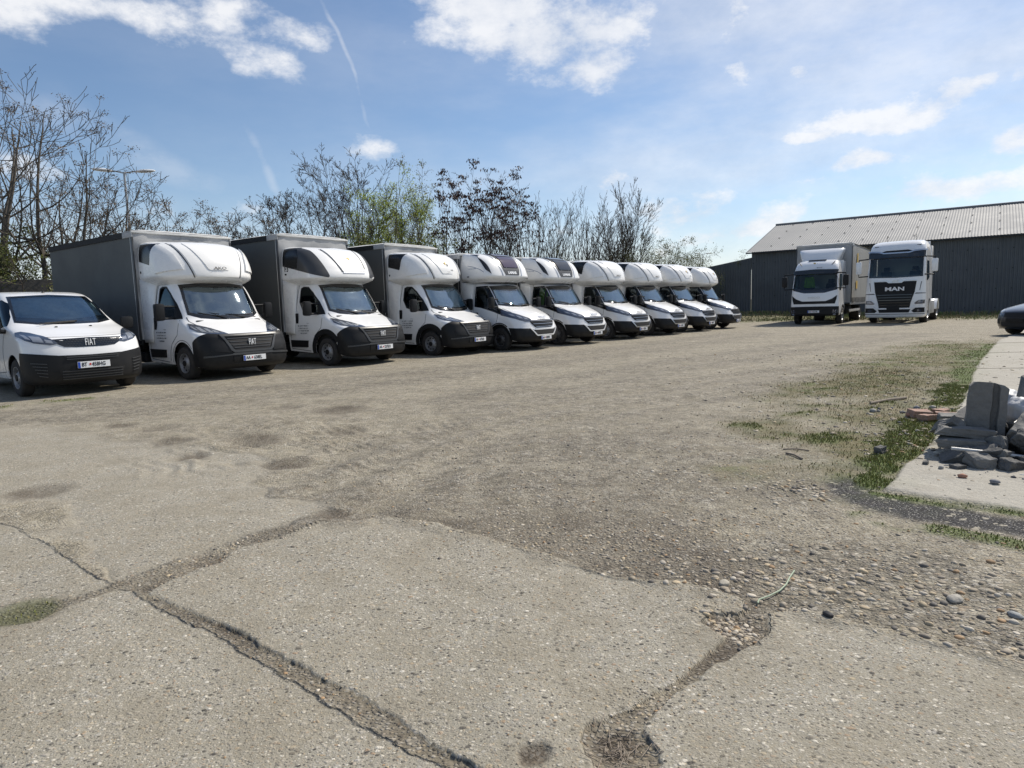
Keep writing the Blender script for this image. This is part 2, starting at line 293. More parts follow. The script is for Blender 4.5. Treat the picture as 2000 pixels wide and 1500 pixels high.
class Shell:
    """vehicle skin: horizontal rings (z, front x, half width, corner depth, squareness) joined from bottom to roof"""
    def __init__(s, rows, L):
        s.rows = np.array(rows, float); s.L = L
        dx = np.diff(s.rows[:, 1]); dz = np.diff(s.rows[:, 0]); s.ps = np.concatenate([[0], np.cumsum(np.hypot(dx, dz))])
        s.tab_p = np.linspace(0, s.ps[-1], 900); s.tab_z = pchip(s.ps, s.rows[:, 0], s.tab_p)
    def ring(s, p): return [pchip(s.ps, s.rows[:, i], p) for i in range(5)]
    def p_of_z(s, z): return np.interp(z, s.tab_z, s.tab_p)
    def xyz(s, sp):
        sp = np.asarray(sp, float); sg = np.sign(sp[:, 0]); sg[sg == 0] = 1; a = np.abs(sp[:, 0]); z, x0, w, c, n = s.ring(sp[:, 1])
        psi = np.clip(a, 0, 1) * pi / 2; ca, sa = np.cos(psi), np.sin(psi)
        r = (np.abs(ca) ** n + np.abs(sa) ** n + 1e-12) ** (-1 / n)
        x = x0 - c + c * np.clip(ca, 0, 1) * r - np.maximum(a - 1, 0); y = w * sa * r * sg
        return np.stack([x, y, z], 1)
    def normal(s, sp):
        sp = np.asarray(sp, float); e = 2e-3
        A = sp.copy(); A[:, 0] += e; B = sp.copy(); B[:, 0] -= e; C_ = sp.copy(); C_[:, 1] = np.minimum(C_[:, 1] + e, s.ps[-1]); D = sp.copy(); D[:, 1] = np.maximum(D[:, 1] - e, 0)
        n = np.cross(s.xyz(A) - s.xyz(B), s.xyz(C_) - s.xyz(D)); n /= np.linalg.norm(n, axis=1)[:, None] + 1e-12
        return n
    def conv(s, pt):
        k = pt[0]
        if k == 'F' or k == 'P':
            p = float(s.p_of_z(pt[2])) if k == 'F' else float(np.interp(pt[2], np.arange(len(s.ps)), s.ps))
            z, x0, w, c, n = [float(v) for v in s.ring(np.array(p))]; yn = min(abs(pt[1]) / w, .9999)
            xn = (1 - yn ** n) ** (1 / n); return (math.copysign(math.atan2(yn, xn) / (pi / 2), pt[1]), p)
        p = float(s.p_of_z(pt[2])); z, x0, w, c, n = [float(v) for v in s.ring(np.array(p))]; sg = -1 if k == 'R' else 1
        if pt[1] <= x0 - c: return (sg * (1 + x0 - c - pt[1]), p)
        xn = min(.9999, (pt[1] - x0 + c) / c); yn = (1 - xn ** n) ** (1 / n); return (sg * math.atan2(yn, xn) / (pi / 2), p)
    def densify(s, pts, step):
        o = []
        for i, a in enumerate(pts):
            b = pts[(i + 1) % len(pts)]
            pa, pb = s.conv(a), s.conv(b); d = np.linalg.norm(s.xyz([pa])[0] - s.xyz([pb])[0]); n = max(1, int(d / step))
            for j in range(n):
                t = j / n
                if a[0] == b[0]: o.append(s.conv((a[0], a[1] + (b[1] - a[1]) * t, a[2] + (b[2] - a[2]) * t)))
                else: o.append((pa[0] + (pb[0] - pa[0]) * t, pa[1] + (pb[1] - pa[1]) * t))
        return o
    def part(s, name, pts, m, parent, off=0.0, depth=.012, holes=(), step=.07, inner=True):
        loops = [s.densify(pts, step * .7)] + [s.densify(h, step * .7) for h in holes]
        V = []; E = []
        for lp in loops:
            n0 = len(V); V += lp; E += [(n0 + i, n0 + (i + 1) % len(lp)) for i in range(len(lp))]
        def pip(P, poly):
            P = np.asarray(P); poly = np.asarray(poly); ins = np.zeros(len(P), bool); x, y = P[:, 0], P[:, 1]
            for i in range(len(poly)):
                x1, y1 = poly[i]; x2, y2 = poly[i - 1]
                if y1 == y2: continue
                c = ((y1 > y) != (y2 > y)) & (x < (x2 - x1) * (y - y1) / (y2 - y1) + x1); ins ^= c
            return ins
        A = np.array(loops[0]); lo = A.min(0); hi = A.max(0)
        gx = np.arange(lo[0] + step * .5, hi[0], step); gy = np.arange(lo[1] + step * .5, hi[1], step)
        if len(gx) and len(gy):
            G = np.array([(a, b) for a in gx for b in gy]); k = pip(G, loops[0])
            for h in loops[1:]: k &= ~pip(G, h)
            allp = np.array(V)
            G = G[k]
            if len(G):
                dm = np.min(np.hypot(G[:, None, 0] - allp[None, :, 0], G[:, None, 1] - allp[None, :, 1]), axis=1); G = G[dm > step * .38]
                V = V + [tuple(g) for g in G]
        vs, es, fs, *_ = delaunay_2d_cdt([Vector(v) for v in V], E, [], 0, 1e-6)
        sp = np.array([tuple(v) for v in vs]); fs = [tuple(f) for f in fs if len(f) == 3]
        F = np.array(fs); cen = sp[F].mean(1); k = pip(cen, loops[0])
        for h in loops[1:]: k &= ~pip(cen, h)
        F = F[k]; used = np.unique(F); re = -np.ones(len(sp), int); re[used] = np.arange(len(used)); sp = sp[used]; F = re[F]
        X = s.xyz(sp); Nn = s.normal(sp); X = X + Nn * off
        # orient
        fn = np.cross(X[F[:, 1]] - X[F[:, 0]], X[F[:, 2]] - X[F[:, 0]]); flip = (fn * Nn[F[:, 0]]).sum(1) < 0; F[flip] = F[flip][:, ::-1]
        nv = len(X); VV = list(X); FF = [tuple(int(i) for i in f) for f in F]; NN = list(Nn)
        if depth > 0:
            cnt = {}
            for f in FF:
                for i in range(3): e = (f[i], f[(i + 1) % 3]); cnt[e] = 1
            bd = [e for e in cnt if (e[1], e[0]) not in cnt]
            for a, b in bd:
                k0 = len(VV); wn_ = np.cross(X[b] - X[a], Nn[a]); wn_ /= np.linalg.norm(wn_) + 1e-9
                VV += [X[a], X[b], X[b] - Nn[b] * depth, X[a] - Nn[a] * depth]; NN += [wn_] * 4; FF.append((k0 + 1, k0, k0 + 3, k0 + 2))
        me = bpy.data.meshes.new(name); me.from_pydata([tuple(v) for v in VV], [], FF); me.materials.append(m); me.shade_smooth()
        me.normals_split_custom_set_from_vertices([tuple(n) for n in NN])
        return link(bpy.data.objects.new(name, me), parent)
def mir(pts): return [((k if k in 'FP' else ('L' if k == 'R' else 'R')), (-a if k in 'FP' else a), b) for k, a, b in pts]
# ================================================================== ground
POLY=dict(
  slabA=[(-2.81,2.59),(-2.29,2.74),(-2.16,2.76),(-2.11,2.92),(-1.99,3.10),(-1.85,3.02),(-1.57,2.81),(-1.10,2.44),(-0.56,2.02),(-0.21,1.74),(-0.09,1.62),(0.1,1.2),(0.2,-3),(-6,-3),(-6,2.2)],
  slabB=[(-6.70,6.47),(-3.39,4.17),(-2.79,3.72),(-2.09,3.18),(-2.16,3.07),(-2.27,3.05),(-2.34,3.01),(-2.42,2.91),(-2.97,2.75),(-6.2,2.35),(-9,4)],
  slabC=[(-3.56,4.40),(-2.82,3.85),(-2.08,3.26),(-1.92,3.47),(-1.78,3.59),(-1.66,3.88),(-1.46,4.05),(-1.25,4.24),(-1.89,5.30),(-2.44,6.35),(-3.48,7.28),(-5.21,8.21),(-7.64,9.68),(-10.86,9.16),(-7.56,7.32)],
  slabD=[(-1.80,3.06),(-1.76,3.24),(-1.62,3.45),(-1.62,3.60),(-1.38,3.81),(-1.26,4.03),(-1.00,4.04),(-0.90,4.15),(-0.51,3.96),(-0.15,3.66),(0.19,3.36),(0.50,3.10),(0.78,3.00),(0.99,2.81),(1.00,2.71),(0.93,2.66),(0.81,2.68),(0.75,2.58),(0.81,2.48),(0.74,2.39),(0.52,2.19),(0.30,2.01),(0.21,1.96),(0.18,1.88),(0.19,1.78),(0.22,1.54),(0.35,1.2),(0.30,1.1),(0.15,1.3),(0.04,1.51),(-0.09,1.73),(-0.18,1.83),(-0.53,2.15),(-0.92,2.44),(-1.28,2.71),(-1.56,2.91)],
  slabE=[(1.06,2.66),(1.21,2.70),(1.35,2.58),(1.51,2.46),(1.69,2.36),(1.84,2.25),(2.32,2.00),(4.5,0.5),(4.5,-3),(0.6,-3),(0.42,1.1),(0.37,1.41),(0.37,1.63),(0.40,1.80),(0.38,1.93),(0.47,2.07),(0.72,2.28),(0.93,2.41),(1.01,2.51)],
  pad=[(2.49,4.35),(2.91,4.81),(3.58,5.57),(4.05,6.12),(4.40,6.54),(5.42,7.80),(6.37,9.04),(7.38,10.43),(9.17,12.74),(10.45,14.30),(13.25,17.78),(20,25),(40,14),(12,-2.5),(4.78,2.22),(3.53,3.37),(3.06,3.81),(2.88,3.99),(2.66,4.17)],
  asph=[(2.23,4.64),(2.47,4.79),(2.62,4.70),(2.46,4.33),(2.62,4.11),(2.83,3.92),(3.00,3.74),(3.46,3.30),(4.05,2.47),(6,0),(5.4,-.6),(3.51,2.12),(3.15,2.99),(2.76,3.44),(2.58,3.57),(2.40,3.74),(2.24,3.89),(2.13,4.12),(2.12,4.36)],
  drygr=[(13.49,17.91),(11.88,18.03),(8.35,15.19),(6.11,12.13),(4.49,9.49),(3.33,7.81),(2.56,6.35),(2.31,5.21),(2.44,4.79),(2.62,4.63),(3.76,5.92),(5.63,8.19),(7.55,10.78)],
)
LINE=dict(
  lushpad=[(12.53,16.71),(9.44,13.27),(7.31,10.45),(5.92,8.61),(4.64,7.02),(3.85,6.15),(3.15,5.28),(2.59,4.56)],
  lushlow=[(2.44,4.29),(2.59,4.15),(2.74,4.03),(2.92,3.92),(3.07,3.79),(3.51,3.35)],
  lushasp=[(2.15,3.84),(2.23,3.67),(2.44,3.58),(2.58,3.45),(2.68,3.29),(3.04,2.89),(4.5,1.2)],
  weedL=[(-8.51,9.80),(-8.01,10.15),(-7.86,10.61),(-7.36,10.73),(-7.0,11.2)],
  rut1=[(-1.52,4.21),(-1.41,4.80),(-1.12,5.75),(-0.67,6.85),(-0.01,7.86),(1.08,9.16),(3.50,11.12),(7.37,13.39)],
  rut2=[(-1.04,4.21),(-0.84,4.88),(-0.49,5.97),(0.09,6.87),(1.29,8.20),(3.92,9.94),(7.00,11.85)],
  jointBC=[(-1.9,3.1),(-1.62,3.5),(-1.3,3.95),(-1.1,4.25)],
  track3=[(-.3,9.5),(2.5,12.8),(7,17),(13,22)],
  track4=[(-6.5,9.4),(-2.5,12.6),(2.2,17.2),(9,25)],
)
HOLES=[(0.04,1.83,0.06),(-3.76,5.05,0.26),(-3.11,6.21,0.18),(-2.40,8.91,0.44),(-4.99,8.18,0.25),(-2.75,6.89,0.34),(-2.81,6.64,0.13),(-2.04,5.77,0.24),(-3.67,6.97,0.24),(-3.24,9.31,0.27),(-1.72,3.48,0.13),(-2.25,2.89,0.15),(-1.22,4.23,0.14),(0.29,1.86,0.10),(0.90,2.56,0.12),(-4.3,7.9,.3),(-1.9,7.4,.3)]
WP = np.array([27.753, 41.737]); WD = np.array([sin(R(-54)), cos(R(-54))]); WN = np.array([sin(R(36)), cos(R(36))])
rs = np.random.RandomState(7)
_perm = np.concatenate([rs.permutation(4096)] * 2); _val = rs.rand(4096) * 2 - 1
def vnoise(x, y, seed=0):
    xi = np.floor(x).astype(np.int64); yi = np.floor(y).astype(np.int64); fx = x - xi; fy = y - yi
    u = fx * fx * fx * (fx * (fx * 6 - 15) + 10); v = fy * fy * fy * (fy * (fy * 6 - 15) + 10)
    h = lambda a, b: _val[_perm[(_perm[(a + seed * 131) & 4095] + b) & 4095]]
    return (h(xi, yi) * (1 - u) + h(xi + 1, yi) * u) * (1 - v) + (h(xi, yi + 1) * (1 - u) + h(xi + 1, yi + 1) * u) * v
def fbm(x, y, sc_, oct=4, seed=0, g=.5):
    o = 0; a = 1; t = 0
    for i in range(oct): o = o + a * vnoise(x * sc_, y * sc_, seed + i); t += a; a *= g; sc_ *= 2.03
    return o / t
def sst(a, b, x): t = np.clip((x - a) / (b - a), 0, 1); return t * t * (3 - 2 * t)
def seg_dist(x, y, P, closed=False):
    d = np.full(x.shape, 1e9); n = len(P)
    for i in range(n if closed else n - 1):
        x1, y1 = P[i]; x2, y2 = P[(i + 1) % n]; dx, dy = x2 - x1, y2 - y1
        t = np.clip(((x - x1) * dx + (y - y1) * dy) / (dx * dx + dy * dy + 1e-9), 0, 1)
        d = np.minimum(d, np.hypot(x - x1 - t * dx, y - y1 - t * dy))
    return d
def sdf(x, y, P):
    ins = np.zeros(x.shape, bool)
    for i in range(len(P)):
        x1, y1 = P[i]; x2, y2 = P[i - 1]
        if y1 == y2: continue
        ins ^= ((y1 > y) != (y2 > y)) & (x < (x2 - x1) * (y - y1) / (y2 - y1) + x1)
    return np.where(ins, 1, -1) * seg_dist(x, y, P, True)
def ground_fields(x, y):
    """height and surface kinds at ground points (metres)"""
    rr = np.hypot(x, y); Z = np.zeros_like(x)
    near = rr < 30
    conc = np.zeros_like(x); lush = np.zeros_like(x); asp = np.zeros_like(x); dirt = np.zeros_like(x); dry = np.zeros_like(x); peb = np.zeros_like(x); pad = np.zeros_like(x); coarse = np.zeros_like(x)
    xn, yn = x[near], y[near]
    jg = sst(12, 5, rr[near]); wx = xn + .009 * jg * fbm(xn, yn, 30, 3, 13) + .016 * fbm(xn, yn, 9, 3, 11) + .022 * fbm(xn, yn, 2.2, 2, 12); wy = yn + .009 * jg * fbm(xn, yn, 30, 3, 23) + .016 * fbm(xn, yn, 9, 3, 21) + .022 * fbm(xn, yn, 2.2, 2, 22)
    big = fbm(xn, yn, .55, 4, 3); mid = fbm(xn, yn, 2.5, 4, 5); fine = fbm(xn, yn, 12, 4, 6)
    z = .020 * big + .006 * mid
    c = np.zeros_like(xn)
    for k in ('slabA', 'slabB', 'slabC', 'slabD', 'slabE'):
        s = sdf(wx, wy, POLY[k])
        if k == 'slabC': s = s + .035; sw_ = .05 + .42 * sst(3.7, 5.2, rr[near] + .5 * mid); e = sst(-1, 1, (s - .3 * sst(3.7, 5.2, rr[near]) + .35 * mid * sst(3.7, 5.2, rr[near])) / sw_); e = e * (1 - sst(4.6, 8.6, rr[near]) * (.5 + .9 * big))
        elif k in ('slabA', 'slabB'): e = sst(-.03, .02, s + .030 + .02 * mid) * .5
        else: e = sst(-.010, .010, s + .006)
        c = np.maximum(c, np.clip(e, 0, 1))
    sD = sdf(wx, wy, POLY['slabD'])
    for hx, hy, hr in HOLES:
        d = np.hypot(wx - hx, (wy - hy)) / hr; h = np.exp(-(d * 1.15) ** 5); dp = .016 if hr > .15 else .012
        z -= dp * h * (1 + .4 * fine); dirt_h = h
        dirt[near] = np.maximum(dirt[near], h * (1.0 if hr < .13 else .7 + .5 * mid))
    p = sst(-.02, .03, sdf(wx, wy, POLY['pad'])); a = sst(-.06, .08, sdf(wx, wy, POLY['asph']) + .05 * fine); a = a * (1 - p)
    # slab relief: worn slabs stand a little above the washed-out joints
    z += c * .011 + .003 * c * mid + .0018 * c * fine + p * .035 - (1 - c) * (1 - p) * .004 * sst(0, .9, .5 + .5 * mid) * sst(6, 3, rr[near])
    inner = (1 - np.clip(c * 2, 0, 1)) * (1 - p) * sst(5.2, 3.2, rr[near]); dirt[near] = np.maximum(dirt[near], inner * (.50 + .45 * sst(.0, .35, mid)) * sst(1.35, .9, xn) )
    for k, wdt in (('rut1', .16), ('rut2', .2), ('track3', .35), ('track4', .4)):
        d = seg_dist(wx, wy, LINE[k]); g = np.exp(-(d / wdt) ** 2); z -= .014 * g * (1 - c); z += .012 * np.exp(-((d - wdt * 1.7) / (wdt * .7)) ** 2) * (1 - c)
        coarse[near] = np.maximum(coarse[near], np.exp(-((d - wdt * 1.6) / (wdt * 1.4)) ** 2) * .9)
    coarse[near] = np.maximum(coarse[near], sst(1.1, .2, np.hypot((xn - .7) / 2.4, (yn - 5.6) / 3.0)))
    # tyre tread marks in the dust on the left
    tm = sst(1.4, .5, np.hypot((xn + 2.2) / 1.6, (yn - 6.9) / 1.5)); q = np.sin((xn * .75 + yn * .8 + .5 * big) * 40) * sst(-.05, .25, fbm(xn * .8 - yn * .5, yn, 1.6, 2, 40)) + .8 * np.sin((xn * -.5 + yn * 1.1 + .4 * big) * 44) * sst(.0, .3, fbm(xn, yn, 1.4, 2, 44)); z += .011 * q * tm
    z += .06 * tm * fbm(xn, yn, 1.5, 3, 41)
    # pebble wash-out beyond the right slab
    dp = np.hypot((xn - 1.35) / 1.15, (yn - 3.0) / .55); peb[near] = np.maximum(sst(1.15, .6, dp + .25 * mid), sst(.8, .2, np.hypot((xn - 2.2) / .9, (yn - 2.35) / .45))) * (1 - c); coarse[near] = np.maximum(coarse[near], peb[near] * .8)
    peb[near] = np.maximum(peb[near], sst(1.2, .5, np.hypot((xn - .86) / .14, (yn - 2.55) / .14)) * (1 - c))
    peb[near] = np.maximum(peb[near], sst(1.1, .7, np.hypot((xn - 2.0) / .35, (yn - 4.45) / .35)) * .8)
    for k, wdt, amt in (('lushpad', .16, 1), ('lushlow', .05, .9), ('lushasp', .09, .85), ('weedL', .10, .8)):
        d = seg_dist(xn, yn, LINE[k]); wv = wdt * (1 + .9 * mid) * (1 + rr[near] * (.05 if k == 'lushpad' else 0)); g = sst(1.3, .55, d / np.maximum(wv, .02)) * amt * sst(-.55, .05, fbm(xn, yn, 3.2, 3, 31)); lush[near] = np.maximum(lush[near], g)
    lush[near] *= (1 - .95 * c) 
    s = sdf(xn, yn, POLY['drygr']); g = sst(-.9, .9, s + 1.1 * fbm(xn, yn, 1.2, 4, 33)); dry[near] = g * (1 - p) * (1 - .8 * a)
    lush[near] = np.maximum(lush[near], g * sst(.20, .5, fbm(xn, yn * 1.4, 2.4, 4, 35)) * .75 * (1 - p))
    lush[near] = np.maximum(lush[near], sst(.18, .10, np.hypot(xn + 2.3, yn - 2.9)) * .35); dirt[near] = np.maximum(dirt[near], sst(.22, .12, np.hypot(xn + 2.3, yn - 2.9)) * (1 - c) * .9)
    lush[near] *= (1 - p * .9)
    c = sst(.2, .5, c); sdd = np.maximum(sdf(wx, wy, POLY['slabD']), sdf(wx, wy, POLY['slabE'])); c = c * (1 - .75 * sst(.16 + .25 * mid, .0, sdd) * sst(2.7, 3.2, yn + .5 * xn) * (sdd > 0)); conc[near] = c; pad[near] = p; asp[near] = a; Z[near] = z + lush[near] * .012
    # far grass in front of the shed, slight bank at its foot
    dw = -((x - WP[0]) * WN[0] + (y - WP[1]) * WN[1]); al = (x - WP[0]) * WD[0] + (y - WP[1]) * WD[1]; fbig = fbm(x, y, .25, 4, 50)
    fg = sst(12, 8, dw + 3.5 * fbig) * sst(-3, -1, dw * 0 + 1); fg = fg * (dw < 60) * (rr < 200)
    dry = np.maximum(dry, fg * .9); lush = np.maximum(lush, fg * sst(-.1, .35, fbm(x, y, .5, 4, 51)) * .8)
    far = sst(90, 160, rr); dry = np.maximum(dry, far)
    Z += .27 * sst(2, 11, al) * sst(9, 3, dw) * (dw > -20) * (1 + .25 * fbm(x, y, .8, 3, 52)) + fg * .04 * fbm(x, y, 1.5, 3, 53)
    Z *= sst(400, 150, rr)
    return Z, conc, lush, asp, dirt, dry, peb, pad, coarse
az = np.concatenate([np.radians(np.linspace(-180, -46, 60, endpoint=False)), np.radians(np.linspace(-46, 46, 1000)), np.radians(np.linspace(46, 180, 60)[1:-1])])
kk = np.arange(1500, 12, -2.3); rad = np.concatenate([[.02, .3, .6, .85], 1280 * CAM_H / kk[kk < 1500]])
rad = rad[(rad < 1.05) | (rad > 1.1)]; rad = np.concatenate([rad, [150, 190, 260, 400, 700, 1300, 2600]]); rad = np.unique(np.round(rad, 4))
A_, R_ = np.meshgrid(az, rad); gx, gy = R_ * np.sin(A_), R_ * np.cos(A_)
fl = ground_fields(gx.ravel(), gy.ravel()); gz = fl[0]
nr, na = gx.shape; idx = np.arange(nr * na).reshape(nr, na)
q = np.stack([idx[:-1, :], idx[1:, :], np.roll(idx, -1, 1)[1:, :], np.roll(idx, -1, 1)[:-1, :]], -1).reshape(-1, 4)
me = bpy.data.meshes.new('ground'); nv = nr * na; nf = len(q)
me.vertices.add(nv); me.vertices.foreach_set('co', np.stack([gx.ravel(), gy.ravel(), gz], 1).astype(np.float32).ravel())
me.loops.add(nf * 4); me.loops.foreach_set('vertex_index', q[:, ::-1].ravel().astype(np.int32))
me.polygons.add(nf); me.polygons.foreach_set('loop_start', np.arange(0, nf * 4, 4, dtype=np.int32)); me.update(calc_edges=True); me.validate()
me.shade_smooth()
for nm, (a, b, c, d) in (('kindA', (1, 2, 3, 4)), ('kindB', (5, 6, 7, 8))):
    at = me.color_attributes.new(nm, 'FLOAT_COLOR', 'POINT'); at.data.foreach_set('color', np.clip(np.stack([fl[a], fl[b], fl[c], fl[d]], 1), 0, 1).astype(np.float32).ravel())
ground = bpy.data.objects.new('ground', me); COL.objects.link(ground); ground['kind'] = 'structure'

gm = bpy.data.materials.new('ground_surface'); gm.use_nodes = True; me.materials.append(gm); nt = gm.node_tree; G = nt.nodes; GL = nt.links; bs = G['Principled BSDF']
def gn(t, **kw):
    n = G.new(t)
    for k, v in kw.items(): setattr(n, k, v)
    return n
def cin(sock, v):
    if isinstance(v, (int, float, tuple)): sock.default_value = v
    else: GL.new(v, sock)
def gmath(op, a, b=None, c=None, clamp=False):
    m = gn('ShaderNodeMath', operation=op, use_clamp=clamp)
    for i, v in enumerate((a, b, c)):
        if v is not None: cin(m.inputs[i], v)
    return m.outputs[0]
def gmix(f, a, b):
    m = gn('ShaderNodeMix', data_type='RGBA'); cin(m.inputs[0], f); cin(m.inputs[6], a if not isinstance(a, tuple) else (*a, 1)); cin(m.inputs[7], b if not isinstance(b, tuple) else (*b, 1)); return m.outputs[2]
def grange(v, a, b, c=0.0, d=1.0):
    m = gn('ShaderNodeMapRange'); cin(m.inputs[0], v); m.inputs[1].default_value = a; m.inputs[2].default_value = b; m.inputs[3].default_value = c; m.inputs[4].default_value = d; return m.outputs[0]
gtc = gn('ShaderNodeTexCoord'); pos = gtc.outputs['Object']
def gnoise(s, det=5, ro=.6, out='Fac', off=0, dist=0):
    n = gn('ShaderNodeTexNoise', noise_dimensions='3D'); n.inputs['Scale'].default_value = s; n.inputs['Detail'].default_value = det; n.inputs['Roughness'].default_value = ro; n.inputs['Distortion'].default_value = dist
    mp = gn('ShaderNodeMapping'); mp.inputs['Location'].default_value = (off, off * .7, 0); mp.inputs['Scale'].default_value = (1, 1, .15); GL.new(pos, mp.inputs[0]); GL.new(mp.outputs[0], n.inputs['Vector']); return n.outputs[out]
def gvor(s, off=0, stretch=(1, 1, 1)):
    n = gn('ShaderNodeTexVoronoi', voronoi_dimensions='2D'); n.inputs['Scale'].default_value = s; n.inputs['Randomness'].default_value = 1
    mp = gn('ShaderNodeMapping'); mp.inputs['Location'].default_value = (off, off * 1.3, 0); mp.inputs['Rotation'].default_value = (0, 0, off); mp.inputs['Scale'].default_value = stretch
    w = gn('ShaderNodeVectorMath', operation='ADD'); GL.new(pos, w.inputs[0])
    nz_ = gn('ShaderNodeTexNoise'); nz_.inputs['Scale'].default_value = s * 1.1; nz_.inputs['Detail'].default_value = 1; GL.new(pos, nz_.inputs['Vector'])
    sc_ = gn('ShaderNodeVectorMath', operation='SCALE'); GL.new(nz_.outputs['Color'], sc_.inputs[0]); sc_.inputs['Scale'].default_value = .55 / s; GL.new(sc_.outputs[0], w.inputs[1])
    GL.new(w.outputs[0], mp.inputs[0]); GL.new(mp.outputs[0], n.inputs['Vector']); return n
def attr(nm):
    a = gn('ShaderNodeVertexColor', layer_name=nm); s = gn('ShaderNodeSeparateColor'); GL.new(a.outputs[0], s.inputs[0]); return s.outputs[0], s.outputs[1], s.outputs[2], a.outputs['Alpha']
aC, aL, aA, aD = attr('kindA'); bD, bP, bPad, bCo = attr('kindB')
def stones(s, off, size_lo, size_hi, stretch=(1, 1.25, 1)):
    """returns (mask, random value, height) of a layer of pebbles"""
    v = gvor(s, off, stretch); sp = gn('ShaderNodeSeparateColor'); GL.new(v.outputs['Color'], sp.inputs[0])
    thr = grange(sp.outputs[2], 0, 1, size_lo, size_hi); m = gmath('MULTIPLY', gmath('SUBTRACT', thr, v.outputs['Distance']), 9.0, clamp=True)
    h = gmath('MULTIPLY', gmath('SUBTRACT', 1.0, gmath('POWER', gmath('DIVIDE', v.outputs['Distance'], gmath('MAXIMUM', thr, .02)), 2.0), clamp=True), m)
    return m, sp.outputs[0], sp.outputs[1], h
def ramp(v, stops):
    r = gn('ShaderNodeValToRGB'); r.color_ramp.interpolation = 'LINEAR'; e = r.color_ramp.elements
    e[0].position = stops[0][0]; e[0].color = (*stops[0][1], 1); e[1].position = stops[-1][0]; e[1].color = (*stops[-1][1], 1)
    for p_, c_ in stops[1:-1]: n = e.new(p_); n.color = (*c_, 1)
    GL.new(v, r.inputs[0]); return r.outputs[0]
STC = [(0, (.035, .033, .03)), (.12, (.09, .083, .075)), (.24, (.22, .20, .165)), (.42, (.34, .31, .26)), (.6, (.40, .38, .34)), (.76, (.38, .31, .21)), (.81, (.30, .21, .14)), (.88, (.50, .46, .38)), (1, (.66, .62, .54))]
big_n = gnoise(.45, 6, .6); med_n = gnoise(3.0, 7, .62, off=3); fin_n = gnoise(38, 5, .7, off=5); vfn = gnoise(160, 3, .7, off=6)
S1 = stones(19, 1.0, -.02, .27, (1, 1.3, 1)); S2 = stones(44, 2.0, .08, .42, (1, 1.25, 1)); S3 = stones(95, 3.0, .10, .48)
S4 = stones(24, 4.0, .25, .62); S5 = stones(55, 5.0, .30, .60)
# exposed-aggregate concrete
cb = gmix(grange(big_n, .35, .65), (.262, .238, .180), (.335, .306, .236)); cb = gmix(grange(med_n, .35, .72, 0, .55), cb, (.205, .185, .145)); cb = gmix(grange(gnoise(9, 12, .9, off=15), .5, .36, 0, .55), cb, (.11, .098, .075))
cb = gmix(grange(fin_n, .3, .7, 0, .55), cb, (.36, .345, .31)); cb = gmix(gmath('MULTIPLY', grange(vfn, .52, .70), .75), cb, (.12, .11, .095))
c3 = gmix(gmath('MULTIPLY', S3[0], .85), cb, ramp(S3[1], STC)); c2 = gmix(gmath('MULTIPLY', S2[0], .92), c3, ramp(S2[1], STC)); c1 = gmix(gmath('MULTIPLY', S1[0], .92), c2, ramp(S1[1], STC))
# loose gravel and dust
dust = gmix(grange(big_n, .3, .7), (.305, .265, .182), (.250, .218, .150)); dust = gmix(grange(med_n, .35, .7, 0, .6), dust, (.17, .15, .118)); dust = gmix(grange(fin_n, .35, .75, 0, .5), dust, (.36, .33, .27))
g5 = gmix(gmath('MULTIPLY', S5[0], grange(med_n, .3, .6, .35, .9)), dust, ramp(S5[1], STC)); gdark = gmix(.55, g5, (.10, .088, .07))
gap5 = gmath('SUBTRACT', 1.0, S5[0]); coarse = gmath('MULTIPLY', bCo, grange(med_n, .3, .55, .5, 1.0))
gr_ = gmix(gmath('MULTIPLY', gap5, gmath('MULTIPLY', coarse, .55)), g5, (.105, .092, .072))
gr_ = gmix(gmath('MULTIPLY', S4[0], gmath('MULTIPLY', grange(med_n, .4, .62, .15, .75), gmath('ADD', .12, bCo))), gr_, ramp(S4[1], STC))
pebc = gmix(S4[0], (.19, .168, .13), ramp(S4[1], STC)); gr_ = gmix(gmath('MULTIPLY', bP, grange(med_n, .38, .60, .10, .75)), gr_, pebc)
S6 = stones(6.5, 7.0, -.05, .22); gr_ = gmix(gmath('MULTIPLY', S6[0], .45), gr_, (.45, .43, .38))
# farther out the yard is pale and streaked along the driving direction
stn = gn('ShaderNodeTexNoise'); stn.inputs['Scale'].default_value = 1.0; stn.inputs['Detail'].default_value = 8; mp = gn('ShaderNodeMapping'); mp.inputs['Rotation'].default_value = (0, 0, R(-47)); mp.inputs['Scale'].default_value = (.5, 1.4, .2); vm = GL.new(pos, mp.inputs[0]); GL.new(mp.outputs[0], stn.inputs['Vector'])
gr_ = gmix(grange(stn.outputs['Fac'], .50, .66, 0, .30), gr_, (.36, .325, .25)); gr_ = gmix(grange(stn.outputs['Fac'], .5, .34, 0, .25), gr_, (.135, .12, .095))
rough_n = gnoise(5.0, 12, .93, off=9); rn2 = gnoise(1.3, 12, .88, off=12)
gr_ = gmix(grange(rough_n, .51, .60, 0, .85), gr_, (.43, .395, .315)); gr_ = gmix(grange(rough_n, .48, .39, 0, .85), gr_, (.075, .066, .050)); gr_ = gmix(grange(rn2, .50, .38, 0, .45), gr_, (.12, .104, .078)); gr_ = gmix(gmath('MULTIPLY', bCo, grange(rough_n, .62, .42, .0, .34)), gr_, (.075, .066, .052))
col = gmix(aC, gr_, gmix(grange(med_n, .42, .64, 0, .60), c1, dust))
dirtc = gmix(grange(fin_n, .3, .7), (.058, .046, .034), (.12, .098, .072)); dirtc = gmix(gmath('MULTIPLY', S5[0], .22), dirtc, ramp(S5[1], STC))
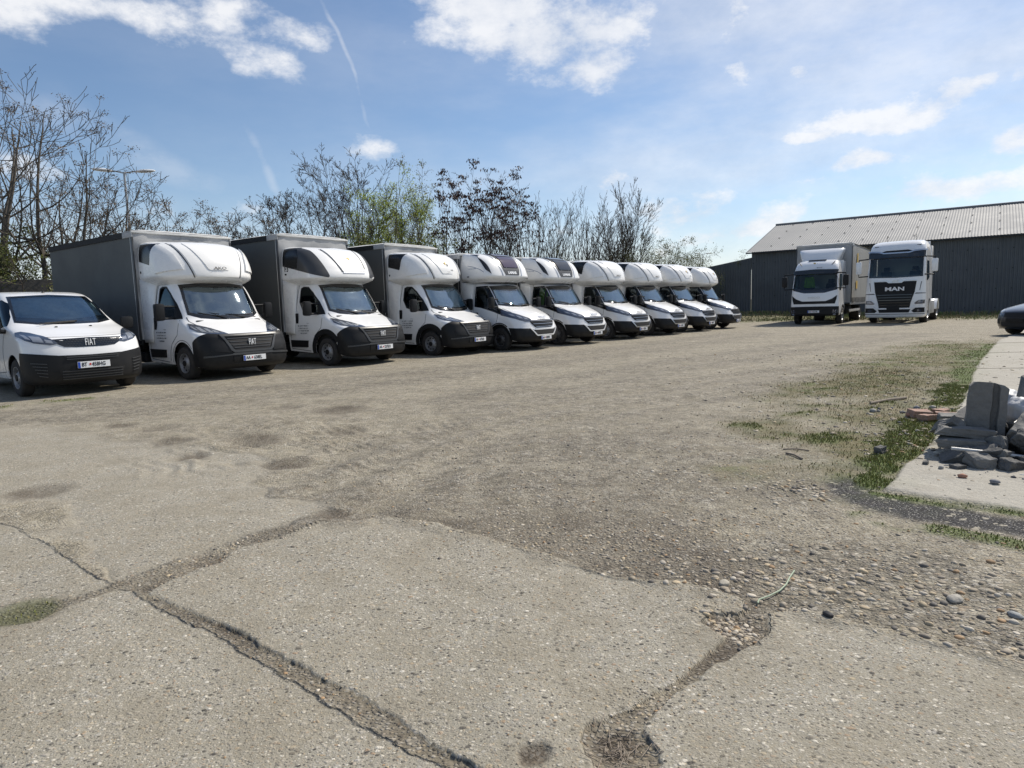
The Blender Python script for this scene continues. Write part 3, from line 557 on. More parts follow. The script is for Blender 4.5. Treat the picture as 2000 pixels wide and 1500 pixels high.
col = gmix(gmath('MULTIPLY', aD, grange(med_n, .3, .5, .6, 1.0)), col, dirtc)
padc = gmix(grange(big_n, .3, .7), (.40, .38, .33), (.34, .32, .275)); padc = gmix(grange(fin_n, .4, .7, 0, .5), padc, (.27, .25, .22)); padc = gmix(gmath('MULTIPLY', S3[0], .35), padc, ramp(S3[1], STC)); padc = gmix(grange(med_n, .52, .7, 0, .5), padc, (.24, .21, .16))
# dark joints across the pad
brk = gn('ShaderNodeTexWave', wave_type='BANDS', bands_direction='Y'); brk.inputs['Scale'].default_value = .105; brk.inputs['Distortion'].default_value = .25; mpb = gn('ShaderNodeMapping'); mpb.inputs['Rotation'].default_value = (0, 0, R(6)); GL.new(pos, mpb.inputs[0]); GL.new(mpb.outputs[0], brk.inputs[0])
padc = gmix(grange(brk.outputs['Fac'], .012, .0, 0, .8), padc, (.10, .09, .07))
col = gmix(bPad, col, padc)
aspc = gmix(S5[0], (.014, .013, .014), gmix(S5[1], (.03, .029, .032), (.10, .097, .10))); aspc = gmix(gmath('MULTIPLY', S3[0], gmath('GREATER_THAN', S3[1], .8)), aspc, (.5, .48, .43)); aspc = gmix(gmath('MULTIPLY', S4[0], gmath('GREATER_THAN', S4[1], .9)), aspc, (.34, .31, .25))
col = gmix(gmath('MULTIPLY', aA, grange(med_n, .2, .4, .8, 1.0)), col, aspc)
dryc = gmix(grange(fin_n, .3, .7), (.105, .090, .032), (.185, .145, .060)); dryc = gmix(grange(med_n, .4, .65), dryc, (.070, .080, .022)); dryc = gmix(gmath('MULTIPLY', S5[0], grange(big_n, .4, .6, .35, .1)), dryc, ramp(S5[1], STC))
col = gmix(gmath('MULTIPLY', bD, grange(med_n, .28, .55, .75, 1.0)), col, dryc)
lushc = gmix(grange(fin_n, .3, .7), (.055, .080, .018), (.13, .17, .045))
col = gmix(gmath('MULTIPLY', aL, grange(fin_n, .2, .5, .55, 1.0)), col, lushc)
GL.new(col, bs.inputs['Base Color']); bs.inputs['Roughness'].default_value = .88; bs.inputs['Specular IOR Level'].default_value = .3
notc = gmath('SUBTRACT', 1.0, aC)
hC = gmath('MULTIPLY_ADD', S1[3], .22, gmath('MULTIPLY_ADD', S2[3], .13, gmath('MULTIPLY', S3[3], .10)))
hG = gmath('MULTIPLY_ADD', gmath('MULTIPLY', S4[3], gmath('ADD', .3, gmath('MULTIPLY', bP, .6))), .8, gmath('MULTIPLY', S5[3], .45))
hh = gmath('ADD', gmath('MULTIPLY', hC, gmath('MULTIPLY_ADD', aC, 1.0, 0.15)), gmath('MULTIPLY', hG, gmath('SUBTRACT', notc, gmath('MULTIPLY', bPad, .9))))
hh = gmath('ADD', hh, gmath('MULTIPLY', fin_n, .55)); hh = gmath('ADD', hh, gmath('MULTIPLY', vfn, .18)); hh = gmath('ADD', hh, gmath('MULTIPLY', gmath('MULTIPLY', med_n, 3.0), notc))
bp = gn('ShaderNodeBump'); bp.inputs['Strength'].default_value = 1.0; bp.inputs['Distance'].default_value = .012; GL.new(hh, bp.inputs['Height']); GL.new(bp.outputs[0], bs.inputs['Normal'])

def gh(x, y):
    return float(ground_fields(np.array([float(x)]), np.array([float(y)]))[0][0])

# ------------------------------------------------------------------ loose stones (real ones, nobody could count them)
def attr_mat(name, rough=.8, attrn='tint', spec=.35, bump=True):
    m = bpy.data.materials.new(name); m.use_nodes = True; n = m.node_tree; b = n.nodes['Principled BSDF']; a = n.nodes.new('ShaderNodeVertexColor'); a.layer_name = attrn
    n.links.new(a.outputs[0], b.inputs['Base Color']); b.inputs['Roughness'].default_value = rough; b.inputs['Specular IOR Level'].default_value = spec
    if bump:
        z = n.nodes.new('ShaderNodeTexNoise'); z.inputs['Scale'].default_value = 160; t = n.nodes.new('ShaderNodeTexCoord'); n.links.new(t.outputs['Object'], z.inputs['Vector'])
        bb = n.nodes.new('ShaderNodeBump'); bb.inputs['Strength'].default_value = .25; bb.inputs['Distance'].default_value = .004; n.links.new(z.outputs['Fac'], bb.inputs['Height']); n.links.new(bb.outputs[0], b.inputs['Normal'])
    return m
def ico(sub):
    bm = bmesh.new(); bmesh.ops.create_icosphere(bm, subdivisions=sub, radius=1); V = np.array([v.co[:] for v in bm.verts]); bm.verts.index_update(); F = np.array([[v.index for v in f.verts] for f in bm.faces]); bm.free(); return V, F
def np_mesh(name, V, F, m, col=None, smooth=True, colname='tint'):
    me = bpy.data.meshes.new(name); k = F.shape[1]; me.vertices.add(len(V)); me.vertices.foreach_set('co', V.astype(np.float32).ravel()); me.loops.add(F.size); me.loops.foreach_set('vertex_index', F.ravel().astype(np.int32))
    me.polygons.add(len(F)); me.polygons.foreach_set('loop_start', np.arange(0, F.size, k, dtype=np.int32)); me.update(calc_edges=True)
    if smooth: me.shade_smooth()
    me.materials.append(m)
    if col is not None:
        at = me.color_attributes.new(colname, 'FLOAT_COLOR', 'POINT'); at.data.foreach_set('color', np.concatenate([col, np.ones((len(col), 1))], 1).astype(np.float32).ravel())
    o = bpy.data.objects.new(name, me); COL.objects.link(o); return o
rs = np.random.RandomState(3)
sx, sy, ss = [], [], []
def scatter(n, cx, cy, rx, ry, s0, s1, pw=3.0, want=None):
    x = cx + rx * rs.randn(n) * .6; y = cy + ry * rs.randn(n) * .6; s = s0 + (s1 - s0) * rs.rand(n) ** pw; sx.append(x); sy.append(y); ss.append(s)
scatter(1700, 1.35, 2.95, 1.0, .34, .003, .021, 4.5); scatter(650, 2.1, 2.45, .6, .26, .003, .021, 4.5); scatter(420, .87, 2.56, .10, .10, .003, .014); scatter(300, .45, 2.1, .16, .14, .002, .010); scatter(350, -.9, 2.25, .5, .4, .002, .008)
scatter(260, 2.0, 4.45, .3, .25, .004, .02); scatter(2500, .5, 3.6, 1.4, .5, .004, .012); scatter(2600, .8, 5.3, 2.2, 1.6, .004, .014); scatter(500, 2.8, 3.4, .7, .4, .003, .012, 4)
scatter(700, 4.5, 8.0, 2.0, 2.0, .006, .028); scatter(500, -1.6, 3.5, .3, .35, .003, .012); scatter(800, 0, 2.6, 2.2, 1.0, .003, .009); scatter(500, 4, 6, 1, 1, .006, .03); scatter(700, 7, 13, 3, 4, .008, .03)
X, Y, S = map(np.concatenate, (sx, sy, ss)); k = (np.hypot(X, Y) > 1.3) & (np.abs(np.arctan2(X, Y)) < .95); X, Y, S = X[k], Y[k], S[k]
f_ = ground_fields(X, Y); k = ((f_[1] < .5) | (S < .006) | (rs.rand(len(X)) < .01)) & (f_[3] < .5); X, Y, S, Zg = X[k], Y[k], S[k], f_[0][k]
iv, if_ = ico(2); n = len(X)
sc3 = np.stack([S * rs.uniform(.8, 1.35, n), S * rs.uniform(.7, 1.1, n), S * rs.uniform(.35, .75, n)], 1); an = rs.rand(n) * 6.28
dfm = 1 + .13 * np.sin(iv[None, :, 0] * 3 + rs.rand(n, 1) * 6) * np.cos(iv[None, :, 1] * 2.5 + rs.rand(n, 1) * 6)
P3 = iv[None] * sc3[:, None] * dfm[:, :, None]; ca, sa = np.cos(an)[:, None], np.sin(an)[:, None]
V = np.stack([P3[..., 0] * ca - P3[..., 1] * sa + X[:, None], P3[..., 0] * sa + P3[..., 1] * ca + Y[:, None], P3[..., 2] + (Zg + sc3[:, 2] * .02)[:, None]], -1).reshape(-1, 3)
F = (if_[None] + (np.arange(n) * len(iv))[:, None, None]).reshape(-1, 3)
pal = np.array([(.30, .27, .22), (.36, .33, .28), (.22, .20, .175), (.42, .36, .26), (.46, .44, .40), (.13, .125, .12), (.33, .23, .14), (.40, .37, .31), (.55, .52, .46)]); pc = np.array([.98, .92, .84]) * pal[rs.choice(len(pal), n, p=[.2, .17, .16, .12, .1, .08, .05, .08, .04])] * rs.uniform(.8, 1.15, (n, 1))
peb_o = np_mesh('pebbles', V, F, attr_mat('pebble_stone', .75), np.repeat(pc, len(iv), 0)); peb_o['kind'] = 'stuff'; tag(peb_o, 'rounded pebbles and loose gravel lying on the yard', 'gravel')
# a few stones big enough to point at
def stone(name, x, y, s, colr, label, flat=.5, seed=0):
    r_ = np.random.RandomState(seed); v, f = ico(3); d = 1 + .16 * np.sin(v[:, :1] * 2.3 + seed) * np.cos(v[:, 1:2] * 2.9 + seed * 2) + .05 * np.sin(v[:, 2:] * 7 + seed)
    v = v * d * np.array([s * 1.15, s * .85, s * flat]); o = np_mesh(name, v, f, mat('stone_%s' % name + str(seed), colr, .75, noise=(30, .5, tuple(c * .7 for c in colr)), bump=(60, .3))); o.location = (x, y, gh(x, y) + s * flat * .35); o.rotation_euler = (0, 0, seed); tag(o, label, 'stone'); return o
stone('stone', 1.917, 2.742, .034, (.36, .335, .29), 'largest pale stone among the pebbles at the right', .55, 1)
stone('stone', 2.06, 2.58, .026, (.24, .25, .25), 'grey rounded stone just right of the largest pale stone', .5, 2)
stone('stone', 1.42, 2.86, .026, (.36, .30, .21), 'ochre flat stone in the pebble patch near the green cord', .45, 3)
stone('stone', .98, 2.98, .03, (.35, .32, .26), 'broad pale stone at the slab edge left of the green cord', .4, 4)
stone('stone', 1.30, 2.62, .022, (.035, .035, .037), 'small black stone on bare dirt below the pebbles', .6, 5)

# ------------------------------------------------------------------ grass blades and weeds
def blades(name, x, y, h, label, cols, lean=.35, wd=.004):
    n = len(x); z = ground_fields(x, y)[0]; a = rs.rand(n) * 6.28; b = rs.rand(n) * 6.28; w = wd * rs.uniform(.7, 1.6, n) * (1 + h * 6)
    dx, dy = np.cos(a) * w, np.sin(a) * w; lx, ly = np.cos(b) * h * lean * rs.rand(n), np.sin(b) * h * lean * rs.rand(n)
    V = np.stack([np.stack([x - dx, y - dy, z - .005], 1), np.stack([x + dx, y + dy, z - .005], 1), np.stack([x + dx * .7 + lx * .4, y + dy * .7 + ly * .4, z + h * .6], 1), np.stack([x + lx, y + ly, z + h], 1), np.stack([x - dx * .7 + lx * .4, y - dy * .7 + ly * .4, z + h * .6], 1)], 1).reshape(-1, 3)
    base = (np.arange(n) * 5)[:, None]; F = np.concatenate([base + np.array([[0, 1, 2]]), base + np.array([[0, 2, 4]]), base + np.array([[4, 2, 3]])]); c = np.array(cols)[rs.choice(len(cols), n)] * rs.uniform(.7, 1.3, (n, 1))
    o = np_mesh(name, V, F, attr_mat(name + '_blades', .6, bump=False), np.repeat(c, 5, 0), smooth=False); o['kind'] = 'stuff'; tag(o, label, 'grass'); return o
def pick(n, x0, x1, y0, y1, fn):
    x = rs.uniform(x0, x1, n); y = rs.uniform(y0, y1, n); f = ground_fields(x, y); k = rs.rand(n) < fn(f, x, y); return x[k], y[k]
x1, y1 = pick(150000, 2.0, 6.5, 3.2, 9.5, lambda f, x, y: np.clip(f[2] * 1.5 - .35, 0, 1)); x2, y2 = pick(90000, 5, 14, 8.5, 18.5, lambda f, x, y: np.clip(f[2] * 1.4 - .4, 0, 1) * .8)
x3, y3 = pick(9000, -9, -6.6, 9.5, 11.5, lambda f, x, y: np.clip(f[2] * 1.3 - .3, 0, 1)); x4, y4 = pick(6000, -2.8, -1.8, 2.5, 3.2, lambda f, x, y: np.clip(f[2] * 2 - .3, 0, 1) * .10)
xx = np.concatenate([x1, x2, x3, x4]); yy = np.concatenate([y1, y2, y3, y4]); h = rs.uniform(.006, .028, len(xx)); h[np.hypot(xx, yy) < 5] *= .55
blades('grass', xx, yy, h, 'short green grass and weeds along the slab edges', [(.15, .17, .04), (.19, .21, .055), (.23, .23, .07), (.27, .23, .10)], .9, .003)
x1, y1 = pick(70000, 2.0, 7, 4.5, 12, lambda f, x, y: f[5] * .35); x2, y2 = pick(40000, 5, 14, 9, 19, lambda f, x, y: f[5] * .6)
xx = np.concatenate([x1, x2]); yy = np.concatenate([y1, y2]); blades('dry_grass', xx, yy, rs.uniform(.008, .03, len(xx)), 'thin yellowed grass between the gravel and the concrete pad', [(.20, .16, .065), (.25, .20, .09), (.13, .13, .04), (.17, .14, .06)], 1.2, .0025)
tt = rs.uniform(-16, 18, 60000); dd = rs.uniform(.2, 13, 60000); x = WP[0] + WD[0] * tt - WN[0] * dd; y = WP[1] + WD[1] * tt - WN[1] * dd; f = ground_fields(x, y); k = rs.rand(len(x)) < np.maximum(f[2], f[5] * .45) * .9; x, y, dd = x[k], y[k], dd[k]
blades('far_grass', x, y, rs.uniform(.04, .16, len(x)) * np.where(dd < 2.5, 1.7, .8), 'rough green and brown grass growing before the dark shed', [(.12, .16, .05), (.17, .20, .07), (.26, .21, .11), (.20, .16, .09)], .6, .010)

# ------------------------------------------------------------------ shed of corrugated sheet
sheet = mat('dark_sheet', (.100, .110, .120), .5, metal=.1, noise=(.6, .6, (.065, .070, .074))); roofm = mat('grey_roof_sheet', (.19, .195, .20), .65, metal=.15, noise=(.5, .5, (.23, .235, .24)))
rz = math.atan2(WD[1], WD[0])
shed = empty('shed', 'long dark corrugated metal shed with a pale ribbed roof behind the trucks', 'building', (WP[0], WP[1], 0), rz)
# local frame: +x along the wall to the left end, -y... the yard side is +y of the wall's normal
_loc = lambda a, d: (a, -d)      # a along wall, d depth behind the wall
side_sign = 1 if (WD[0] * -WN[1] + WD[1] * WN[0]) > 0 else -1   # which way local y points
def ly(d): return (-d if side_sign > 0 else d)
nvec = Vector((-sin(rz), cos(rz), 0)); ys_ = 1 if nvec.dot(Vector((WN[0], WN[1], 0))) > 0 else -1
def corr(x0, x1, pitch, amp):
    n = int((x1 - x0) / pitch); prof = []
    for i in range(n):
        u = x0 + i * pitch; prof += [(u, 0), (u + pitch * .35, 0), (u + pitch * .5, amp), (u + pitch * .85, amp)]
    prof.append((x1, 0)); return prof
def wallsheet(name, x0, x1, zf, yb, pitch, amp, m, parent, flip=1):
    pr = corr(x0, x1, pitch, amp); V = []; F = []
    for (u, a) in pr: V += [(u, ys_ * (yb - a), -.3), (u, ys_ * (yb - a), zf(u))]
    for i in range(len(pr) - 1): F.append((2 * i, 2 * i + 1, 2 * i + 3, 2 * i + 2))
    return mesh(name, V, F, m, parent)
L1 = 12.17; DEP = 8.0; HE, HR = 4.80, 7.32
wf = wallsheet('front_wall', -30, L1, lambda u: HE, 0, .19, .035, sheet, shed)
MB().box(-30, L1, min(ys_ * .06, ys_ * .12), max(ys_ * .06, ys_ * .12), -.3, HE - .02).build('wall_lining', mat('lining_dark', (.03, .035, .04), .8), shed)
sb = MB(); rsx = random.Random(4)
for zz in (.35, 1.5, 2.7, 3.9):
    u = -29.8
    while u < L1: sb.box(u, u + .05, min(ys_ * -.05, ys_ * -.036), max(ys_ * -.05, ys_ * -.036), zz, zz + .05); u += .76
sb.build('sheet_screws', blkm, wf)
V = []; F = []
for s_, e_ in ((0, 1), (DEP * 2, -1)): pass
pr = corr(-30, L1 + .35, .16, .014)
for k_, (ya, za, yb, zb) in enumerate(((-.35, HE - .10, DEP, HR), (DEP * 2 + .35, HE - .10, DEP, HR))):
    V = []; F = []
    for (u, a) in pr: V += [(u, ys_ * ya, za + a), (u, ys_ * (ya + (yb - ya) * .5), (za + zb) / 2 + a), (u, ys_ * yb, zb + a)]
    for i in range(len(pr) - 1): F += [(3 * i, 3 * i + 1, 3 * i + 4, 3 * i + 3), (3 * i + 1, 3 * i + 2, 3 * i + 5, 3 * i + 4)]
    rf = mesh('roof', V, F, roofm, shed)
    b = MB()
    for tq in (.15, .42, .68, .93):
        u = -29.5
        while u < L1: yy_ = ya + (yb - ya) * tq; zz = za + (zb - za) * tq + .055; b.box(u, u + .09, min(ys_ * yy_, ys_ * (yy_ + .09)), max(ys_ * yy_, ys_ * (yy_ + .09)), zz, zz + .03); u += 1.5
    b.build('roof_bolts', blkm, rf)
    MB().box(-30, L1 + .34, min(ys_ * (ya + .0), ys_ * (ya + .04)), max(ys_ * ya, ys_ * (ya + .04)), za - .10, za - .01).build('eave_trim', mat('lining_dark', (0, 0, 0)), rf)
MB().tube([(-30, ys_ * DEP, HR + .05), (L1 + .35, ys_ * DEP, HR + .05)], .09, 8).build('ridge_cap', roofm, shed)
g = [(L1, ys_ * .0, -.3), (L1, ys_ * .0, HE - .05), (L1, ys_ * DEP, HR - .05), (L1, ys_ * DEP * 2, HE - .05), (L1, ys_ * DEP * 2, -.3)]
MB().prism(g, (-.06, 0, 0)).build('gable_wall', sheet, shed)
annex = empty('lean_to', 'lower dark metal annex with a sloping top at the left end of the shed', 'building', (WP[0], WP[1], 0), rz)
ztop = lambda u: 4.30 - (u - L1) * .155
wallsheet('front_wall', L1 + .02, L1 + 7.5, ztop, .02, .19, .035, sheet, annex)
MB().prism([(L1 + .02, ys_ * .06, ztop(L1)), (L1 + 7.5, ys_ * .06, ztop(L1 + 7.5)), (L1 + 7.5, ys_ * 9, ztop(L1 + 7.5)), (L1 + .02, ys_ * 9, ztop(L1))], (0, 0, .05)).build('roof', roofm, annex)
MB().box(L1 + 7.42, L1 + 7.5, min(ys_ * .1, ys_ * 9), max(ys_ * .1, ys_ * 9), -.3, ztop(L1 + 7.5)).build('end_wall', sheet, annex)
# low rubble-grass bank with a white scrap at its foot
# ------------------------------------------------------------------ fence behind the row
FA = np.array([-22.0, 12.0]); FB = np.array([12.0, 46.0]); fd = (FB - FA); fl_ = float(np.hypot(*fd)); fd = fd / fl_
fence = empty('board_fence', 'tall dark board fence behind the box trucks', 'fence', (FA[0], FA[1], 0), math.atan2(fd[1], fd[0]))
fw = mat('weathered_boards', (.060, .058, .054), .85, noise=(3, .6, (.035, .033, .03)), bump=(12, .5))
b = MB(); u = 0; i = 0
while u < fl_:
    for j in range(6): zz = .05 + j * .42; b.box(u + .06, u + 2.34, -.02 + .004 * ((i + j) % 3), .02 + .004 * ((i + j) % 3), zz, zz + .405, .006)
    u += 2.4; i += 1
b.build('board_panel', fw, fence)
u = 0
while u < fl_: MB().box(u - .05, u + .05, -.06, .06, -.2, 2.66, .01).build('post', fw, fence); u += 2.4

# ------------------------------------------------------------------ street lamps
lampm = mat('lamp_grey', (.35, .36, .37), .4, metal=.5); lampw = mat('lamp_white', (.7, .71, .72), .35)
def lamp(name, label, x, y, H, arms, rz=0):
    t = empty(name, label, 'street lamp', (x, y, 0), rz)
    MB().tube([(0, 0, -.2), (0, 0, H * .5), (0, 0, H)], [.085, .065, .045], 10).build('pole', lampm, t, angle=60)
    for s in arms:
        MB().tube([(0, 0, H - .05), (s * .35, 0, H + .03), (s * .55, 0, H + .05)], .028, 8).build('arm', lampm, t)
        v, f = ico(3); v = v * np.array([.42, .15, .085]); v[:, 2] = np.where(v[:, 2] < 0, v[:, 2] * .55, v[:, 2]); o = np_mesh('lamp_head', v, f, lampw); o.parent = t; o.location = (s * .85, 0, H + .06); o.rotation_euler = (0, -s * .07, 0)
        g = np_mesh('lamp_glass', v * np.array([.8, .8, .5]), f, lens); g.parent = o; g.location = (0, 0, -.035)
    return t
lamp('street_lamp', 'double-armed street lamp with white heads rising behind the bare trees at the left', -16.9, 30.0, 7.75, (-1, 1), .3)
lamp('street_lamp', 'tiny distant street lamp between the last truck and the dark shed', 27.8, 95.0, 7.9, (-1, 1), .2)
# ================================================================== vehicles
# paint seen from the inside of a cab is bare dark lining
for _m in (white, podw):
    nt = _m.node_tree; b = nt.nodes['Principled BSDF']; src = b.inputs['Base Color'].links[0].from_socket
    g = nt.nodes.new('ShaderNodeNewGeometry'); mi = nt.nodes.new('ShaderNodeMix'); mi.data_type = 'RGBA'; mi.inputs[7].default_value = (.07, .07, .075, 1)
    nt.links.new(g.outputs['Backfacing'], mi.inputs[0]); nt.links.new(src, mi.inputs[6]); nt.links.new(mi.outputs[2], b.inputs['Base Color'])

def arc(cx, cz, r, a0, a1, n=12, k='R'):
    return [(k, cx + r * cos(R(a0 + (a1 - a0) * i / n)), cz + r * sin(R(a0 + (a1 - a0) * i / n))) for i in range(n + 1)]
def ribbon(sh, name, path, w, m, parent, off=.003, depth=.004, k='R'):
    """thin band following a polyline given in one side's coordinates"""
    P = [Vector((a, b)) for a, b in path]; L_ = []; R_ = []
    for i, p in enumerate(P):
        d = (P[min(i + 1, len(P) - 1)] - P[max(i - 1, 0)]).normalized(); n = Vector((-d.y, d.x)) * w / 2
        L_.append(p + n); R_.append(p - n)
    return sh.part(name, [(k, v.x, v.y) for v in L_ + R_[::-1]], m, parent, off=off, depth=depth, step=.09)
def body_outline(L, zr, zbot, hx, hz, r, front, top):
    a = math.degrees(math.asin((zbot - hz) / r))
    o = [('R', -L, zr), ('R', hx - r * cos(R(a)) - .02, zbot)] + arc(hx, hz, r, 180 - a, a, 16) + front
    return o + [p for p in mir(o)[::-1] if not (p[0] == 'F' and p[1] == 0)] + [('L', -L, top), ('R', -L, top)]
def wheel(parent, x, y, r, w, side, rim=None, rr=None, holes=10, name='wheel', spokes=False):
    rim = rim or rimm; rr = rr or r * .60; sg = 1 if side == 'R' else -1; yo = -y if side == 'R' else y
    P = [(.03, rr), (.008, rr * 1.04), (0, r * .82), (.008, r * .93), (.03, r * .985), (.05, r), (w - .05, r), (w - .03, r * .985), (w - .008, r * .93), (w, r * .8), (w - .02, rr)]
    t = MB().lathe([(a * sg, q) for a, q in P], (x, yo, r), 'y', 36)
    for k in range(3): t.lathe([((.06 + k * (w - .12) / 2) * sg, r + .0015), ((.075 + k * (w - .12) / 2) * sg, r + .0015)], (x, yo, r), 'y', 36)
    T = t.build(name, tyre, parent, angle=40)
    P = [(.03, rr), (.006, rr * 1.0), (.006, rr * .95), (.03, rr * .92), (.07, rr * .86), (.05, rr * .60), (.03, rr * .45), (.018, rr * .42), (.012, rr * .30)]
    MB().lathe([(a * sg, q) for a, q in P], (x, yo, r), 'y', 36).build('rim', rim, T, angle=40)
    h = MB()
    for k in range(holes):
        a = 2 * pi * k / holes; q = rr * .74; e = rr * .10
        c = Vector((x + q * cos(a), yo + .052 * sg, r + q * sin(a)))
        h.prism([c + Vector((e * cos(b) * 1.0, 0, e * sin(b))) for b in [2 * pi * j / 8 for j in range(8)]], (0, .02 * sg, 0))
    h.build('rim_holes', blkm, T)
    MB().lathe([(0.06 * sg, rr * .31), (0.0 * sg, rr * .30), (-.004 * sg, rr * .24), (-.004 * sg, 0)], (x, yo, r), 'y', 20).build('hub_cap', blk, T, angle=40)
    return T
def plate(parent, x, z, s, y=0.0, tilt=0.0, w=.52, h=.112, frontal=True):
    p = MB().box(-.006, .006, -w / 2, w / 2, -h / 2, h / 2, .003); o = p.build('number_plate', plw, parent); o.location = (x, y, z); o.rotation_euler = (0, -tilt, 0)
    MB().box(.0062, .0085, -w / 2 + .003, -w / 2 + .042, -h / 2 + .003, h / 2 - .003).build('country_band', plb, o)
    MB().box(-.012, -.007, -w / 2 - .012, w / 2 + .012, -h / 2 - .012, h / 2 + .012, .003).build('plate_holder', blk, o)
    a, b = s
    text('plate_letters', a, .098, txk, o, fr_front(.0085, -w / 2 + .105, 0), .001, sx=.74, bold=.002)
    text('plate_numbers', b, .098, txk, o, fr_front(.0085, .075, 0), .001, sx=.74, spacing=1.05, bold=.002)
    MB().prism([(.0065, -.062 + .018 * cos(t) * (1 - .25 * (sin(t) < 0)), .004 + .022 * sin(t)) for t in [2 * pi * i / 10 for i in range(10)]], (.003, 0, 0)).build('crest', red, o)
    return o
def inklines(parent, x, z, rows, seed, sc=1.0, name='door_lettering', y=-1.03, side='R', m=None):
    rnd = random.Random(seed); b = MB(); sg = 1 if side == 'R' else -1
    for i, w in enumerate(rows):
        zz = z - i * .062 * sc; xx = x - w / 2; h = .028 * sc
        while xx < x + w / 2:
            ww = rnd.uniform(.012, .022) * sc
            b.box(xx, xx + ww, (y - .002) * sg, y * sg, zz - h * rnd.choice((.5, .5, .35)), zz + h * rnd.choice((.5, .5, .3))); xx += ww + rnd.choice((.008, .008, .03)) * sc
    return b.build(name, m or inkg, parent)
def seats(parent, xs, ys, z0=.75, h=.72, y=0):
    for i, yy in enumerate(ys):
        b = MB(); b.box(xs - .02, xs + .48, yy - .23, yy + .23, z0 - .05, z0 + .1, .06)
        M = Matrix.Translation((xs, yy, z0 + .05)) @ Matrix.Rotation(R(-12), 4, 'Y')
        b.box(-.07, .07, -.23, .23, 0, h, .06, M=M); b.box(-.05, .05, -.13, .13, h + .01, h + .22, .045, M=M)
        b.build('seat', seatm, parent, angle=50)
def steering(parent, x, y, z, tilt=30, r=.2):
    b = MB(); n = 24; M = Matrix.Translation((x, y, z)) @ Matrix.Rotation(R(-tilt - 90), 4, 'Y')
    for k in range(n):
        a, c = 2 * pi * k / n, 2 * pi * (k + 1) / n
        b.tube([M @ Vector((r * cos(a), r * sin(a), 0)), M @ Vector((r * cos(c), r * sin(c), 0))], .014, 6, False)
    b.tube([M @ Vector((0, -r, 0)), M @ Vector((0, r, 0))], .016, 6); b.tube([M @ Vector((0, 0, 0)), M @ Vector((0, 0, -.25))], .03, 8)
    b.build('steering_wheel', blk, parent)
def wiper(parent, p0, p1, p2, p3, name='wiper'):
    MB().tube([p0, p1], .011, 6).tube([p2, p3], .008, 5).build(name, blk, parent)
def van_mirror(parent, x, z, side, y0=1.0, w=.20, h=.36, out=.30, two=True):
    s = -1 if side == 'R' else 1; b = MB()
    ya, yb = s * (y0 + out - w / 2), s * (y0 + out + w / 2)
    b.box(x - .07, x + .07, min(ya, yb), max(ya, yb), z - h / 2, z + h / 2, .05)
    o = b.build('door_mirror', blk, parent, angle=50)
    a = MB()
    if two: a.tube([(x, s * (y0 - .06), z + h * .32), (x, s * (y0 + out), z + h * .34)], .022, 8).tube([(x, s * (y0 - .06), z - h * .36), (x, s * (y0 + out), z - h * .38)], .025, 8)
    else: a.tube([(x + .02, s * (y0 - .12), z - h * .42), (x, s * (y0 + out * .7), z - h * .35)], .04, 8)
    a.build('mirror_arm', blk, o)
    ga = MB().box(x - .076, x - .071, min(ya, yb) + .02, max(ya, yb) - .02, z - h / 2 + .03, z + h / 2 - .03); ga.build('mirror_glass', silver, o)
    return o
